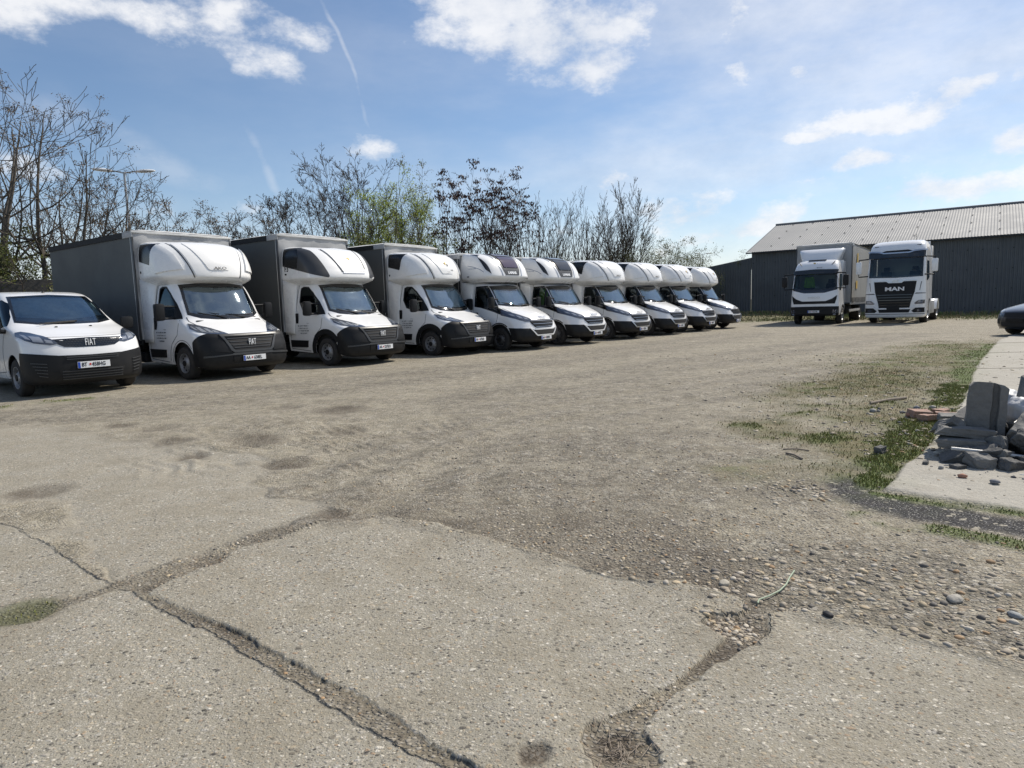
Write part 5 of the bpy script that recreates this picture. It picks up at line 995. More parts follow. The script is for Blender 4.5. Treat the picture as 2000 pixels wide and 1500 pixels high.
# ---------------------------------------------------------------- second kind: sloping nose, lamp band running into the side window
def make_daily(label, loc, heading, pl, pod, dz, group, seed, logo, wide_top=3.0, badge=inkb, lower_bar=False, extra=None):
    t = empty('box_truck', label, 'truck', (loc[0], loc[1], 0), R(90 - heading), group)
    rows = [(.24, -.15, .88, .35, 3), (.32, -.04, .96, .4, 2.8), (.45, 0, .99, .42, 2.7), (.60, -.01, 1.0, .44, 2.6), (.72, -.03, 1.0, .5, 2.4), (.88, -.08, .99, .55, 2.3), (.95, -.13, .98, .58, 2.3), (1.03, -.24, .97, .6, 2.3), (1.14, -.45, .96, .6, 2.3), (1.25, -.72, .95, .55, 2.4), (1.31, -.90, .94, .48, 2.4), (1.35, -.97, .93, .44, 2.4), (1.7, -1.22, .88, .38, 2.5), (1.96, -1.42, .82, .34, 2.5), (2.04, -1.55, .78, .34, 2.5), (2.1, -1.9, .7, .34, 2.5), (2.12, -2.2, .4, .3, 2.5)]
    sh = Shell(rows, 2.40)
    ws = [('F', -.79, 1.38), ('F', -.5, 1.325), ('F', 0, 1.31), ('F', .5, 1.325), ('F', .79, 1.38), ('F', .765, 1.7), ('F', .735, 1.97), ('F', 0, 2.0), ('F', -.735, 1.97), ('F', -.765, 1.7)]
    wsi = [('F', -.765, 1.42), ('F', -.5, 1.38), ('F', 0, 1.365), ('F', .5, 1.38), ('F', .765, 1.42), ('F', .74, 1.7), ('F', .70, 1.93), ('F', .45, 1.84), ('F', 0, 1.82), ('F', -.45, 1.84), ('F', -.70, 1.88), ('F', -.74, 1.7)]
    sw = [('R', -1.98, 1.40), ('R', -1.98, 1.93), ('R', -1.57, 1.93), ('R', -1.35, 1.68), ('R', -1.16, 1.44), ('R', -1.2, 1.32), ('R', -1.7, 1.35)]
    so = [('R', -2.03, 1.35), ('R', -2.03, 1.975), ('R', -1.62, 1.985), ('F', -.745, 1.98), ('F', -.785, 1.65), ('F', -.80, 1.40), ('F', -.86, 1.30), ('F', -.86, 1.22), ('F', -.80, 1.13), ('F', -.88, 1.02), ('R', -1.0, 1.10), ('R', -1.30, 1.195), ('R', -1.75, 1.31)]
    ol = body_outline(2.40, .38, .33, -1.0, .36, .45, [('R', -.54, .29), ('F', -.84, .265), ('F', -.5, .25), ('F', 0, .245)], 2.115)
    sh.part('cab_body', ol, white, t, holes=(ws, sw, mir(sw)), step=.075)
    sh.part('windscreen', ws, wglass, t, off=-.003, depth=0, step=.12)
    sh.part('windscreen_surround', [(k, a * 1.012, b) for k, a, b in ws], blkg, t, off=.003, depth=.006, holes=(wsi,))
    sh.part('foil_shade', [('F', -.73, 1.44), ('F', 0, 1.37), ('F', .73, 1.44), ('F', .71, 1.75), ('F', .66, 1.90), ('F', .45, 1.80), ('F', 0, 1.79), ('F', -.45, 1.80), ('F', -.68, 1.86), ('F', -.71, 1.7)], foil, t, off=-.035, depth=0, step=.09)
    for mk, sd in ((lambda q: q, 'R'), (mir, 'L')):
        sy = -1 if sd == 'R' else 1
        sh.part('door_window', mk(sw), sglass, t, off=-.004, depth=0, step=.12)
        sh.part('window_surround', mk(so), blkg, t, off=.004, depth=.008, holes=(mk(sw),))
        sh.part('pillar_trim', mk([('F', -.748, 1.96), ('F', -.768, 1.96), ('F', -.815, 1.39), ('F', -.795, 1.39)]), silver, t, off=.008, depth=.008)
        ribbon(sh, 'window_post', [(-1.50, 1.93), (-1.48, 1.34)], .05, blk, t, k=sd, off=.004)
        ribbon(sh, 'door_gap', [(-2.06, 2.04), (-2.07, 1.2), (-2.08, .45), (-1.6, .40)], .011, ltape, t, k=sd)
        ribbon(sh, 'door_gap', [(-1.06, 1.20), (-1.09, .95), (-1.13, .83)], .011, ltape, t, k=sd)
        ribbon(sh, 'crease_line', [(-2.2, .97), (-1.5, .99), (-1.0, .97), (-.75, .90)], .008, white, t, off=.008, k=sd)
        sh.part('bonnet_gap', mk([('F', -.50, .925), ('F', -.51, .935), ('F', -.64, 1.02), ('F', -.79, 1.14), ('F', -.83, 1.27), ('F', -.815, 1.27), ('F', -.775, 1.14), ('F', -.63, 1.03), ('F', -.50, .945)]), ltape, t, off=.003, depth=.003)
        MB().box(-1.99, -1.85, min(sy * .965, sy * .99), max(sy * .965, sy * .99), 1.13, 1.17, .015).build('door_handle', blk, t, angle=50)
        hl = sh.part('headlamp', mk([('R', -.98, 1.21), ('R', -.90, 1.215), ('F', -.86, 1.20), ('F', -.76, 1.10), ('F', -.62, .985), ('F', -.50, .915), ('F', -.56, .865), ('F', -.72, .865), ('F', -.84, .91), ('F', -.935, .98), ('R', -.95, 1.07)]), lensd, t, off=.012, depth=.014, step=.05)
        for (ya, za, yb, zb) in ((.60, .915, .70, .985), (.73, .95, .81, 1.05), (.84, 1.02, .90, 1.10)):
            sh.part('lamp_reflector', mk([('F', -ya, za), ('F', -yb, za + .02), ('F', -yb - .01, zb), ('F', -ya - .02, zb - .02)]), lens, hl, off=.0145, depth=.004, step=.05)
        van_mirror(t, -1.12, 1.45, sd, .95, out=.24 if not lower_bar else .26, w=.19, h=.33)
        MB().box(-.24, -.20, min(sy * .66, sy * .84), max(sy * .66, sy * .84), .52, .545, .006).build('day_lamp', lens, t)
        MB().lathe([(0, .045), (.012, .04), (.006, .03), (.004, 0)], (-.20, sy * .78, .43), 'x', 14).build('fog_lamp', lens, t, angle=40)
    bo = [('R', -.56, .33), ('R', -.56, .5), ('R', -.62, .66), ('R', -.64, .69), ('F', -.96, .675), ('F', -.8, .665), ('F', -.64, .66), ('F', -.53, .615), ('F', -.3, .61), ('F', 0, .61)]
    bp = bo + mir(bo)[::-1][1:] + [('F', .84, .26), ('F', .5, .247), ('F', 0, .245), ('F', -.5, .247), ('F', -.84, .26)]
    bumper = sh.part('front_bumper', bp, blk, t, off=.010, depth=.014, step=.06)
    U = [('F', -.66, .655), ('F', -.62, .655), ('F', -.42, .475), ('F', -.38, .465), ('F', .38, .465), ('F', .42, .475), ('F', .62, .655), ('F', .66, .655), ('F', .45, .45), ('F', .40, .43), ('F', -.40, .43), ('F', -.45, .45)]
    sh.part('bumper_trim', U, silver if lower_bar else white, bumper, off=.030, depth=.022, step=.06)
    sh.part('lower_intake', [('F', -.50, .595), ('F', -.38, .48), ('F', .38, .48), ('F', .50, .595)], blkm, bumper, off=.012, depth=.003)
    gr = sh.part('grille', [('F', -.52, .905), ('F', -.60, .885), ('F', -.56, .80), ('F', -.46, .70), ('F', -.38, .675), ('F', .38, .675), ('F', .46, .70), ('F', .56, .80), ('F', .60, .885), ('F', .52, .905), ('F', 0, .912)], blkm, t, off=.006, depth=.01, step=.06)
    for i, (z_, w_) in enumerate(((.875, .57), (.83, .54), (.785, .51), (.74, .47), (.70, .42))):
        sh.part('grille_bar', [('F', -w_, z_ + .006), ('F', -w_ + .02, z_ - .005), ('F', 0, z_ - .006), ('F', w_ - .02, z_ - .005), ('F', w_, z_ + .006), ('F', 0, z_ + .004)], greyp if i % 2 else silver, gr, off=.022, depth=.012, step=.08)
    text('badge', 'IVECO', .105, badge, t, fr_front(-.118, 0, .985, R(46)), .004, sx=1.25, bold=.001)
    plate(t, .035, .365, pl)
    ribbon(sh, 'arch_lip', [(a, b) for _, a, b in arc(-1.0, .36, .475, 186, 50, 12)], .03, blk, t, off=.004)
    wiper(t, (-.93, -.1, 1.34), (-1.10, -.62, 1.44), (-.98, -.25, 1.40), (-1.16, -.66, 1.46)); wiper(t, (-.95, .6, 1.35), (-.95, .1, 1.37), (-.98, .5, 1.39), (-.99, -.02, 1.40))
    inklines(t, -1.72, .93, [.42, .36, .40, .24], seed, y=-.985)
    MB().box(-1.42, -.95, -.80, .80, 1.0, 1.25, .06).build('dashboard', dashm, t, angle=50)
    seats(t, -1.90, (-.58, -.16, .52)); steering(t, -1.48, .52, 1.25)
    MB().box(-2.36, -2.32, -.88, .88, .4, 2.08).box(-2.34, -.9, -.86, .86, .52, .56).build('cab_lining', linm, t)
    chassis(t, -.4, -6.9)
    for s in ('R', 'L'): wheel(t, -1.0, .99, .345, .22, s, rim=rimd if not lower_bar else rimm)
    MB().box(-1.46, -.55, -.88, -.55, .3, .84).box(-1.46, -.55, .55, .88, .3, .84).build('wheel_housing', under, t)
    if pod == 'lamar': pod_lamar(t, dz, MATS['skylight_violet'] if logo == 'violet' else blkg)
    else: pod_a(t, dz, logo, wide=1.05)
    cargo(t, -2.43, -6.9, 1.10, .82, wide_top, seed=seed)
    fairing(t, sh, -2.12, -2.41, 1.055, .78, 2.1)
    return t
mat('skylight_violet', (.045, .02, .04), .06, coat=.8)

G_D = 'white box trucks parked in the row'
make_ducato('large white box truck next to the small van, plate AA 638EL', (-5.5, 14.0), 126.4, ('AA', '638EL'), 'maker', -.015, False, G_D, 1, 3.245, shade=False)
make_ducato('white box truck with black-sided sleeper pod marked F3', (-3.19, 16.52), 125.3, ('AA', '237EO'), 'B', .02, True, G_D, 2, 3.37)
make_ducato('white box truck with bird logo pod and black arches beside the F3 truck', (-.9, 18.82), 124.8, ('AA', '675LB'), 'bird', .0, True, G_D, 3, 3.27)
make_daily('white box truck with violet tinted skylight above the word LAMAR', (1.07, 20.06), 128.5, ('AA', '403EX'), 'lamar', .06, G_D, 4, 'violet', 3.02)
make_daily('white box truck with black LAMAR skylight and yellow-green vest in its window', (2.92, 22.09), 130.5, ('AA', '407EX'), 'lamar', .04, G_D, 5, 'black', 3.0)
make_daily('white box truck with plain pod right of the two LAMAR trucks', (4.92, 24.39), 133.1, ('AA', '102FA'), 'A', -.01, G_D, 6, 'maker', 2.97, badge=inkg, lower_bar=True)
make_daily('white box truck third from the shed end of the row', (6.85, 26.45), 133.1, ('AA', '104FA'), 'A', -.01, G_D, 7, 'maker', 2.97, badge=txk, lower_bar=True)
make_daily('white box truck second from the shed end of the row', (8.7, 28.45), 132.3, ('AA', '108FA'), 'A', -.02, G_D, 8, 'bird', 2.97, badge=txk, lower_bar=True)
make_daily('last white box truck of the row, nearest the dark shed', (10.64, 30.73), 127.2, ('AA', '110FA'), 'A', -.06, G_D, 9, 'bird', 2.97, badge=txk, lower_bar=True)

# ---------------------------------------------------------------- small panel van
def make_scudo():
    t = empty('panel_van', 'small white panel van with black bumper at the left edge, plate BT 458HG', 'van', (-7.51, 11.77, 0), R(90 - 128.8))
    rows = [(.20, -.15, .85, .35, 3), (.30, -.03, .92, .42, 2.8), (.5, 0, .95, .48, 2.6), (.72, -.01, .96, .5, 2.5), (.86, -.04, .96, .52, 2.5), (.98, -.075, .955, .54, 2.4), (1.03, -.15, .95, .56, 2.4), (1.09, -.35, .94, .56, 2.4), (1.17, -.62, .93, .54, 2.4), (1.24, -.88, .92, .5, 2.4), (1.27, -.96, .91, .48, 2.4), (1.55, -1.42, .84, .44, 2.5), (1.80, -1.88, .745, .42, 2.6), (1.85, -2.03, .72, .42, 2.6), (1.90, -2.4, .66, .45, 2.6), (1.925, -2.9, .5, .4, 2.6)]
    sh = Shell(rows, 4.9)
    ws = [('F', -.775, 1.31), ('F', -.5, 1.265), ('F', 0, 1.255), ('F', .5, 1.265), ('F', .775, 1.31), ('F', .72, 1.57), ('F', .655, 1.80), ('F', 0, 1.835), ('F', -.655, 1.80), ('F', -.72, 1.57)]
    wsi = [('F', -.745, 1.345), ('F', -.5, 1.305), ('F', 0, 1.295), ('F', .5, 1.305), ('F', .745, 1.345), ('F', .69, 1.57), ('F', .625, 1.78), ('F', 0, 1.81), ('F', -.625, 1.78), ('F', -.69, 1.57)]
    sw = [('R', -2.3, 1.30), ('R', -2.3, 1.72), ('R', -2.0, 1.74), ('R', -1.75, 1.66), ('R', -1.42, 1.42), ('R', -1.25, 1.25), ('R', -1.5, 1.22), ('R', -2.2, 1.25)]
    a1 = arc(-.9, .35, .40, 186, -6, 16); a2 = arc(-4.0, .35, .40, 186, -6, 16)
    o = [('R', -4.9, .35), ('R', -4.42, .31)] + a2 + [('R', -3.5, .30), ('R', -1.4, .30)] + a1 + [('R', -.49, .27), ('F', -.8, .23), ('F', 0, .205)]
    o = o + [p for p in mir(o)[::-1] if not (p[0] == 'F' and p[1] == 0)] + [('L', -4.9, 1.92), ('R', -4.9, 1.92)]
    sh.part('van_body', o, white, t, holes=(ws, sw, mir(sw)), step=.08)
    sh.part('windscreen', ws, wglass, t, off=-.003, depth=0, step=.12)
    sh.part('windscreen_surround', [(k, a * 1.012, b) for k, a, b in ws], blkg, t, off=.003, depth=.006, holes=(wsi,))
    sh.part('foil_shade', [('F', -.73, 1.44), ('F', 0, 1.37), ('F', .73, 1.44), ('F', .71, 1.75), ('F', .66, 1.90), ('F', .45, 1.80), ('F', 0, 1.79), ('F', -.45, 1.80), ('F', -.68, 1.86), ('F', -.71, 1.7)], foil, t, off=-.035, depth=0, step=.09)
    for mk, sd in ((lambda q: q, 'R'), (mir, 'L')):
        sy = -1 if sd == 'R' else 1
        sh.part('door_window', mk(sw), sglass, t, off=-.004, depth=0, step=.12)
        ribbon(sh, 'door_gap', [(-1.30, 1.2), (-1.36, .95), (-1.42, .75), (-1.42, .42), (-2.35, .36), (-2.42, 1.1), (-2.40, 1.78)], .011, ltape, t, k=sd)
        ribbon(sh, 'crease_line', [(-3.5, 1.08), (-1.1, 1.08)], .010, white, t, off=.006, k=sd)
        hl = sh.part('headlamp', mk([('F', -.90, 1.13), ('F', -.83, 1.145), ('F', -.74, 1.12), ('F', -.62, 1.055), ('F', -.52, .97), ('F', -.48, .925), ('F', -.60, .905), ('F', -.80, .95), ('F', -.89, 1.0), ('F', -.93, 1.07)]), lensd, t, off=.010, depth=.012, step=.05)
        for (ya, za, yb, zb) in ((.545, .93, .645, 1.0), (.67, .95, .80, 1.065), (.82, 1.0, .87, 1.10)):
            sh.part('lamp_reflector', mk([('F', -ya, za), ('F', -yb, za + .02), ('F', -yb - .01, zb), ('F', -ya - .02, zb - .02)]), lens, hl, off=.0125, depth=.004, step=.05)
        van_mirror(t, -1.25, 1.25, sd, .93, w=.22, h=.24, out=.17, two=False)
        wheel(t, -.9, .94, .335, .21, sd); wheel(t, -4.0, .94, .335, .21, sd)
        for i in range(5): sh.part('corner_slats', mk([('F', -.87 + .02 * i, .60 - .055 * i), ('F', -.68, .575 - .055 * i), ('F', -.68, .588 - .055 * i), ('F', -.87 + .02 * i, .613 - .055 * i)]), greyp, t, off=.030, depth=.012, step=.06)
    bo = [('R', -.52, .28), ('R', -.51, .5), ('R', -.50, .60), ('R', -.455, .785), ('F', -.93, .78), ('F', -.8, .76), ('F', -.5, .72), ('F', 0, .71)]
    bp = bo + mir(bo)[::-1][1:] + [('F', .8, .225), ('F', 0, .202), ('F', -.8, .225)]
    bumper = sh.part('front_bumper', bp, blk, t, off=.012, depth=.016, step=.06)
    sh.part('upper_intake', [('F', -.43, .70), ('F', -.36, .61), ('F', .40, .61), ('F', .47, .70)], blkm, bumper, off=.016, depth=.003)
    for z_ in (.675, .64): sh.part('intake_bar', [('F', -.40, z_), ('F', .42, z_), ('F', .42, z_ + .012), ('F', -.40, z_ + .012)], greyp, bumper, off=.026, depth=.012, step=.08)
    sh.part('lower_intake', [('F', -.52, .46), ('F', -.46, .30), ('F', .46, .30), ('F', .52, .46)], blkm, bumper, off=.016, depth=.003)
    for z_ in (.43, .385, .34, .30): sh.part('intake_bar', [('F', -.48, z_), ('F', .48, z_), ('F', .48, z_ + .012), ('F', -.48, z_ + .012)], greyp, bumper, off=.028, depth=.014, step=.08)
    gr = sh.part('grille', [('F', -.56, 1.0), ('F', -.50, .92), ('F', -.40, .865), ('F', -.2, .85), ('F', .2, .85), ('F', .40, .865), ('F', .50, .92), ('F', .56, 1.0), ('F', 0, 1.012)], blkg, t, off=.006, depth=.01, step=.06)
    for r_ in range(4):
        for c_ in range(-11, 12):
            y_ = c_ * .046 + (r_ % 2) * .023; z_ = .875 + r_ * .034
            if abs(y_) < .10 or abs(y_) > .40 + r_ * .035: continue
            sh.part('grille_scale', [('F', y_ - .017, z_), ('F', y_ + .017, z_), ('F', y_ + .012, z_ + .006), ('F', y_ - .012, z_ + .006)], greyp, gr, off=.014, depth=0, step=.1)
    text('badge', 'FIAT', .175, plw, gr, fr_front(-.038, 0, .93, R(8)), .008, sx=.46, spacing=1.12)
    plate(t, .03, .535, ('BT', '458HG'))
    sh.part('bonnet_gap', [('F', -.7, 1.045), ('F', -.35, 1.035), ('F', 0, 1.032), ('F', .35, 1.035), ('F', .7, 1.045), ('F', .7, 1.049), ('F', .35, 1.039), ('F', 0, 1.036), ('F', -.35, 1.039), ('F', -.7, 1.049)], ltape, t, off=.002, depth=.003)
    for y_ in (-.28, .28): MB().box(-.80, -.76, y_ - .02, y_ + .02, 1.205, 1.225, .006).build('washer_jet', blk, t)
    MB().lathe([(0, .035), (.03, .012), (.035, 0)], (-2.25, 0, 1.88), 'z', 10).tube([(-2.25, 0, 1.90), (-2.42, 0, 2.06)], .006, 5).build('aerial', blk, t)
    MB().box(-1.75, -1.05, -.75, .75, .95, 1.2, .07).build('dashboard', dashm, t, angle=50)
    MB().box(-1.3, -1.2, -.45, -.25, 1.24, 1.25).build('dashboard_paper', paper, t)
    seats(t, -2.35, (-.50, .46), .68, .62); steering(t, -1.85, .46, 1.15); MB().box(-1.90, -1.84, -.12, .12, 1.66, 1.74, .02).build('inner_mirror', blk, t)
    MB().box(-2.75, -2.70, -.8, .8, .3, 1.86).box(-4.8, -.6, -.8, .8, .3, .36).build('van_lining', linm, t)
    MB().box(-4.92, -4.88, -.9, .9, .36, 1.88, .02).build('rear_door', white, t, angle=40)
    wiper(t, (-.92, -.5, 1.27), (-1.0, .1, 1.30), (-.95, -.4, 1.29), (-1.05, .15, 1.32))
make_scudo()

# hi-vis vests hung inside cabs
def hang_vest(name_label, loc, rz, w, h):
    V = []; F = []; nx, nz = 10, 14
    for j in range(nz + 1):
        for i in range(nx + 1):
            u, v = i / nx - .5, j / nz; ww = w * (1 if v < .6 else 1 - (v - .6) * .9) * (1 + .08 * sin(v * 9))
            V.append((.035 * sin(u * 14 + v * 3) + .02 * sin(v * 8), u * ww, -h * (1 - v)))
    for j in range(nz):
        for i in range(nx): a = j * (nx + 1) + i; F.append((a, a + 1, a + nx + 2, a + nx + 1))
    o = mesh('safety_vest', V, F, vest, None, True, loc); o.rotation_euler = (0, 0, rz)
    md = o.modifiers.new('thick', 'SOLIDIFY'); md.thickness = .012
    o['label'] = name_label; o['category'] = 'vest'
    return o
def w_at(loc, heading, x, y, z):
    a = R(90 - heading); return (loc[0] + x * cos(a) - y * sin(a), loc[1] + x * sin(a) + y * cos(a), z)
hang_vest('yellow-green safety vest hanging in the side window of a LAMAR box truck', w_at((2.92, 22.09), 130.5, -1.78, -.60, 1.95), R(90 - 130.5) + R(75), .5, .62)
hang_vest('yellow-green safety vest behind the windscreen of the big truck with bird logo', w_at((14.66, 31.79), 215.7, -.75, -.35, 2.33), R(90 - 215.7), .5, .55)
# ---------------------------------------------------------------- heavy tractor unit
def truck_mirror(par, x, y0, z0, z1, side, wcol=blk, out=.34):
    s = -1 if side == 'R' else 1; a, b = s * (y0 + out - .12), s * (y0 + out + .12)
    o = MB().box(x - .10, x + .06, min(a, b), max(a, b), z0 + .12, z1 - .12, .05).build('mirror', wcol, par, angle=50)
    MB().tube([(x - .1, s * (y0 - .05), z1), (x, s * (y0 + out), z1 - .03), (x, s * (y0 + out), z1 - .14)], .028, 8).tube([(x - .1, s * (y0 - .05), z0 + .02), (x, s * (y0 + out), z0), (x, s * (y0 + out), z0 + .14)], .028, 8).build('mirror_arm', blk, o)
    MB().box(x - .106, x - .101, min(a, b) + .02, max(a, b) - .02, z0 + .16, z1 - .16).build('mirror_glass', silver, o)
def make_man():
    loc = (17.82, 30.55); hd = 218.3
    t = empty('tractor_unit', 'tall white tractor unit without trailer, black grille lettered MAN', 'truck', (*loc, 0), R(90 - hd))
    rows = [(.27, -.06, 1.16, .30, 5), (.33, -.01, 1.22, .34, 4.5), (.45, 0, 1.24, .36, 4.2), (1.0, 0, 1.24, .36, 4.2), (1.4, -.02, 1.23, .34, 4.4), (2.1, -.06, 1.20, .32, 4.5), (3.05, -.22, 1.16, .32, 4.3), (3.28, -.26, 1.15, .34, 4.2), (3.45, -.34, 1.13, .36, 4), (3.66, -.52, 1.08, .42, 3.6), (3.78, -.78, 1.0, .5, 3.3), (3.84, -1.15, .85, .6, 3), (3.86, -1.7, .5, .5, 3)]
    sh = Shell(rows, 2.28)
    ws = [('F', -1.08, 2.13), ('F', 0, 2.10), ('F', 1.08, 2.13), ('F', 1.07, 2.6), ('F', 1.06, 3.12), ('F', 0, 3.16), ('F', -1.06, 3.12), ('F', -1.07, 2.6)]
    wsi = [('F', -1.04, 2.20), ('F', 0, 2.17), ('F', 1.04, 2.20), ('F', 1.03, 2.6), ('F', 1.02, 2.97), ('F', 0, 2.98), ('F', -1.02, 2.97), ('F', -1.03, 2.6)]
    sw = [('R', -1.45, 2.1), ('R', -1.45, 2.85), ('R', -.62, 2.85), ('R', -.45, 2.3), ('R', -.5, 1.95), ('R', -.85, 1.95)]
    o = [('R', -2.28, 1.15), ('R', -2.05, 1.15)] + arc(-1.45, .5, .62, 170, 40, 12) + [('R', -.82, .6), ('R', -.82, .3), ('F', -1.1, .28), ('F', 0, .275)]
    o = o + [p for p in mir(o)[::-1] if not (p[0] == 'F' and p[1] == 0)] + [('L', -2.28, 3.85), ('R', -2.28, 3.85)]
    sh.part('cab_body', o, white, t, holes=(ws, sw, mir(sw)), step=.10)
    sh.part('windscreen', ws, sglass, t, off=-.003, depth=0, step=.15)
    sh.part('windscreen_surround', [(k, a * 1.01, b) for k, a, b in ws], blkg, t, off=.004, depth=.008, holes=(wsi,), step=.1)
    sh.part('sun_visor', [('F', -1.10, 3.0), ('F', -1.10, 3.27), ('F', -.75, 3.25), ('F', -.55, 3.20), ('F', .55, 3.20), ('F', .75, 3.25), ('F', 1.10, 3.27), ('F', 1.10, 3.0), ('F', 0, 3.02)], blkg, t, off=.08, depth=.08, step=.1)
    sh.part('visor_trim', [('F', -1.12, 3.28), ('F', -1.12, 3.33), ('F', -.72, 3.31), ('F', -.5, 3.25), ('F', .5, 3.25), ('F', .72, 3.31), ('F', 1.12, 3.33), ('F', 1.12, 3.28), ('F', .70, 3.255), ('F', .52, 3.20), ('F', -.52, 3.20), ('F', -.70, 3.255)], silver, t, off=.10, depth=.1, step=.1)
    sh.part('roof_grille', [('F', -.62, 3.30), ('F', -.5, 3.26), ('F', .5, 3.26), ('F', .62, 3.32), ('F', .45, 3.37), ('F', -.45, 3.36)], blkm, t, off=.006, depth=.01)
    gr = sh.part('grille', [('F', -.86, 1.93), ('F', -.80, 1.45), ('F', -.66, .95), ('F', -.62, .72), ('F', .62, .72), ('F', .66, .95), ('F', .80, 1.45), ('F', .86, 1.93), ('F', .35, 1.93), ('F', .26, 1.86), ('F', -.26, 1.86), ('F', -.35, 1.93)], blk, t, off=.014, depth=.02, step=.08)
    for z_, w_ in ((.82, .60), (.94, .62), (1.06, .66), (1.18, .68), (1.30, .71)): sh.part('grille_bar', [('F', -w_, z_), ('F', w_, z_), ('F', w_, z_ + .03), ('F', -w_, z_ + .03)], blkg, gr, off=.032, depth=.018, step=.12)
    sh.part('grille_trim', [('F', -.88, 1.96), ('F', -.34, 1.965), ('F', -.25, 1.89), ('F', .25, 1.89), ('F', .34, 1.965), ('F', .88, 1.96), ('F', .88, 1.985), ('F', .32, 1.99), ('F', .2, 1.93), ('F', -.2, 1.93), ('F', -.32, 1.99), ('F', -.88, 1.985)], silver, t, off=.02, depth=.02)
    lw = MB()
    M = fr_front(-.022 + .03, 0, 1.60); lw.v = []
    text('badge', 'MAN', .24, plw, gr, fr_front(-.022 + .03, 0, 1.585), .01, sx=1.5, bold=.008)
    lion = [(-.13, -.03), (-.09, .03), (-.01, .05), (.06, .03), (.11, .06), (.14, .02), (.11, -.02), (.12, -.06), (.06, -.02), (-.02, -.01), (-.05, -.06), (-.08, -.02)]
    MB().prism([M @ Vector((a, .35 + b, 0)) for a, b in lion], (.01, 0, 0)).build('emblem', silver, gr)
    for mk, sd in ((lambda q: q, 'R'), (mir, 'L')):
        sy = -1 if sd == 'R' else 1
        sh.part('door_window', mk(sw), sglass, t, off=.002, depth=.004, step=.15)
        sh.part('pillar_gap', mk([('F', -1.06, 1.90), ('F', -1.03, 1.90), ('F', -.98, 1.50), ('F', -1.0, 1.50)]), ltape, t, off=.003, depth=.004)
        ribbon(sh, 'door_gap', [(-.42, 3.0), (-.40, 2.2), (-.42, 1.5), (-.6, 1.2)], .014, ltape, t, k=sd); ribbon(sh, 'door_gap', [(-1.55, 3.0), (-1.58, 1.2)], .014, ltape, t, k=sd)
        hl = sh.part('headlamp', mk([('F', -1.19, .90), ('F', -1.20, 1.07), ('F', -.95, 1.06), ('F', -.80, .93), ('F', -.84, .88)]), lensd, t, off=.010, depth=.02, step=.06)
        sh.part('lamp_reflector', mk([('F', -1.12, .93), ('F', -1.12, 1.03), ('F', -.98, 1.02), ('F', -.92, .95)]), lens, hl, off=.014, depth=.004)
        cr = sh.part('corner_intake', mk([('F', -1.20, .50), ('F', -1.20, .72), ('F', -.86, .72), ('F', -.70, .58), ('F', -.78, .50)]), blk, t, off=.006, depth=.01, step=.07)
        sh.part('fog_lamp', mk([('F', -1.08, .54), ('F', -1.08, .64), ('F', -.92, .64), ('F', -.92, .54)]), lensd, cr, off=.012, depth=.006)
        sh.part('seam', mk([('F', -1.22, 1.36), ('F', -1.22, 1.385), ('F', -.86, 1.40), ('F', -.80, 1.36), ('F', -.84, 1.35)]), ltape, t, off=.004, depth=.006)
        truck_mirror(t, -.10, 1.19, 2.2, 3.02, sd, wcol=white)
        sh.part('step_panel', mk([('R', -2.0, .45), ('R', -1.9, .45), ('R', -1.9, .46)]), blk, t) if 0 else None
        MB().box(-2.1, -1.95, min(sy * .95, sy * 1.2), max(sy * .95, sy * 1.2), .3, 1.15, .03).build('cab_skirt', white, t, angle=40)
        wheel(t, -1.45, 1.20, .50, .32, sd, rim=alum, rr=.29, holes=10)
        wheel(t, -5.05, 1.22, .50, .60, sd, rim=alum, rr=.29, holes=10)
        MB().tube([(-5.05 + .58 * cos(R(a)), sy * .95, .5 + .58 * sin(R(a))) for a in range(0, 181, 15)], .03, 4).build('fender_rail', white, t)
        V = []; F = []
        for i, a in enumerate(range(5, 176, 10)):
            for yy in (.66, 1.25): V.append((-5.05 + .58 * cos(R(a)), sy * yy, .5 + .58 * sin(R(a))))
            if i: F.append((2 * i - 2, 2 * i - 1, 2 * i + 1, 2 * i))
        f = mesh('rear_fender', V, F, white, t, True); f.modifiers.new('th', 'SOLIDIFY').thickness = .02
        MB().box(-4.2, -2.4, min(sy * .62, sy * 1.18), max(sy * .62, sy * 1.18), .38, 1.0, .05).build('fuel_tank', alum, t, angle=50)
        MB().box(-2.95, -2.28, min(sy * 1.13, sy * 1.17), max(sy * 1.13, sy * 1.17), 1.15, 3.6, .02).build('side_deflector', white, t, angle=40)
        MB().tube([(-1.5, sy * .6, 3.85), (-1.56, sy * .6, 4.15)], .008, 5).build('aerial', blk, t)
    sh.part('lower_grille', [('F', -.66, .66), ('F', -.60, .50), ('F', .60, .50), ('F', .66, .66)], blkm, t, off=.006, depth=.01)
    MB().box(.02, .045, -.30, .22, .60, .84, .01).build('plate_mount', blk, t)
    sh.part('bumper_trim', [('F', -1.21, .42), ('F', -1.21, .45), ('F', -.72, .45), ('F', .72, .45), ('F', 1.21, .45), ('F', 1.21, .42)], ltape, t, off=.004, depth=.006)
    sh.part('bumper_trim', [('F', -.84, .84), ('F', -.78, .74), ('F', -.60, .69), ('F', .60, .69), ('F', .78, .74), ('F', .84, .84), ('F', .80, .70), ('F', .62, .655), ('F', -.62, .655), ('F', -.80, .70)], white, t, off=.03, depth=.03)
    MB().box(-6.0, -.4, -.45, -.33, .75, 1.0).box(-6.0, -.4, .33, .45, .75, 1.0).box(-5.9, -2.3, -.4, .4, .9, 1.02).box(-.9, -.2, -1.0, 1.0, .32, .6).build('chassis', under, t)
    MB().lathe([(0, .5), (.08, .5), (.08, 0)], (-5.0, 0, 1.08), 'z', 24).build('coupling_plate', under, t)
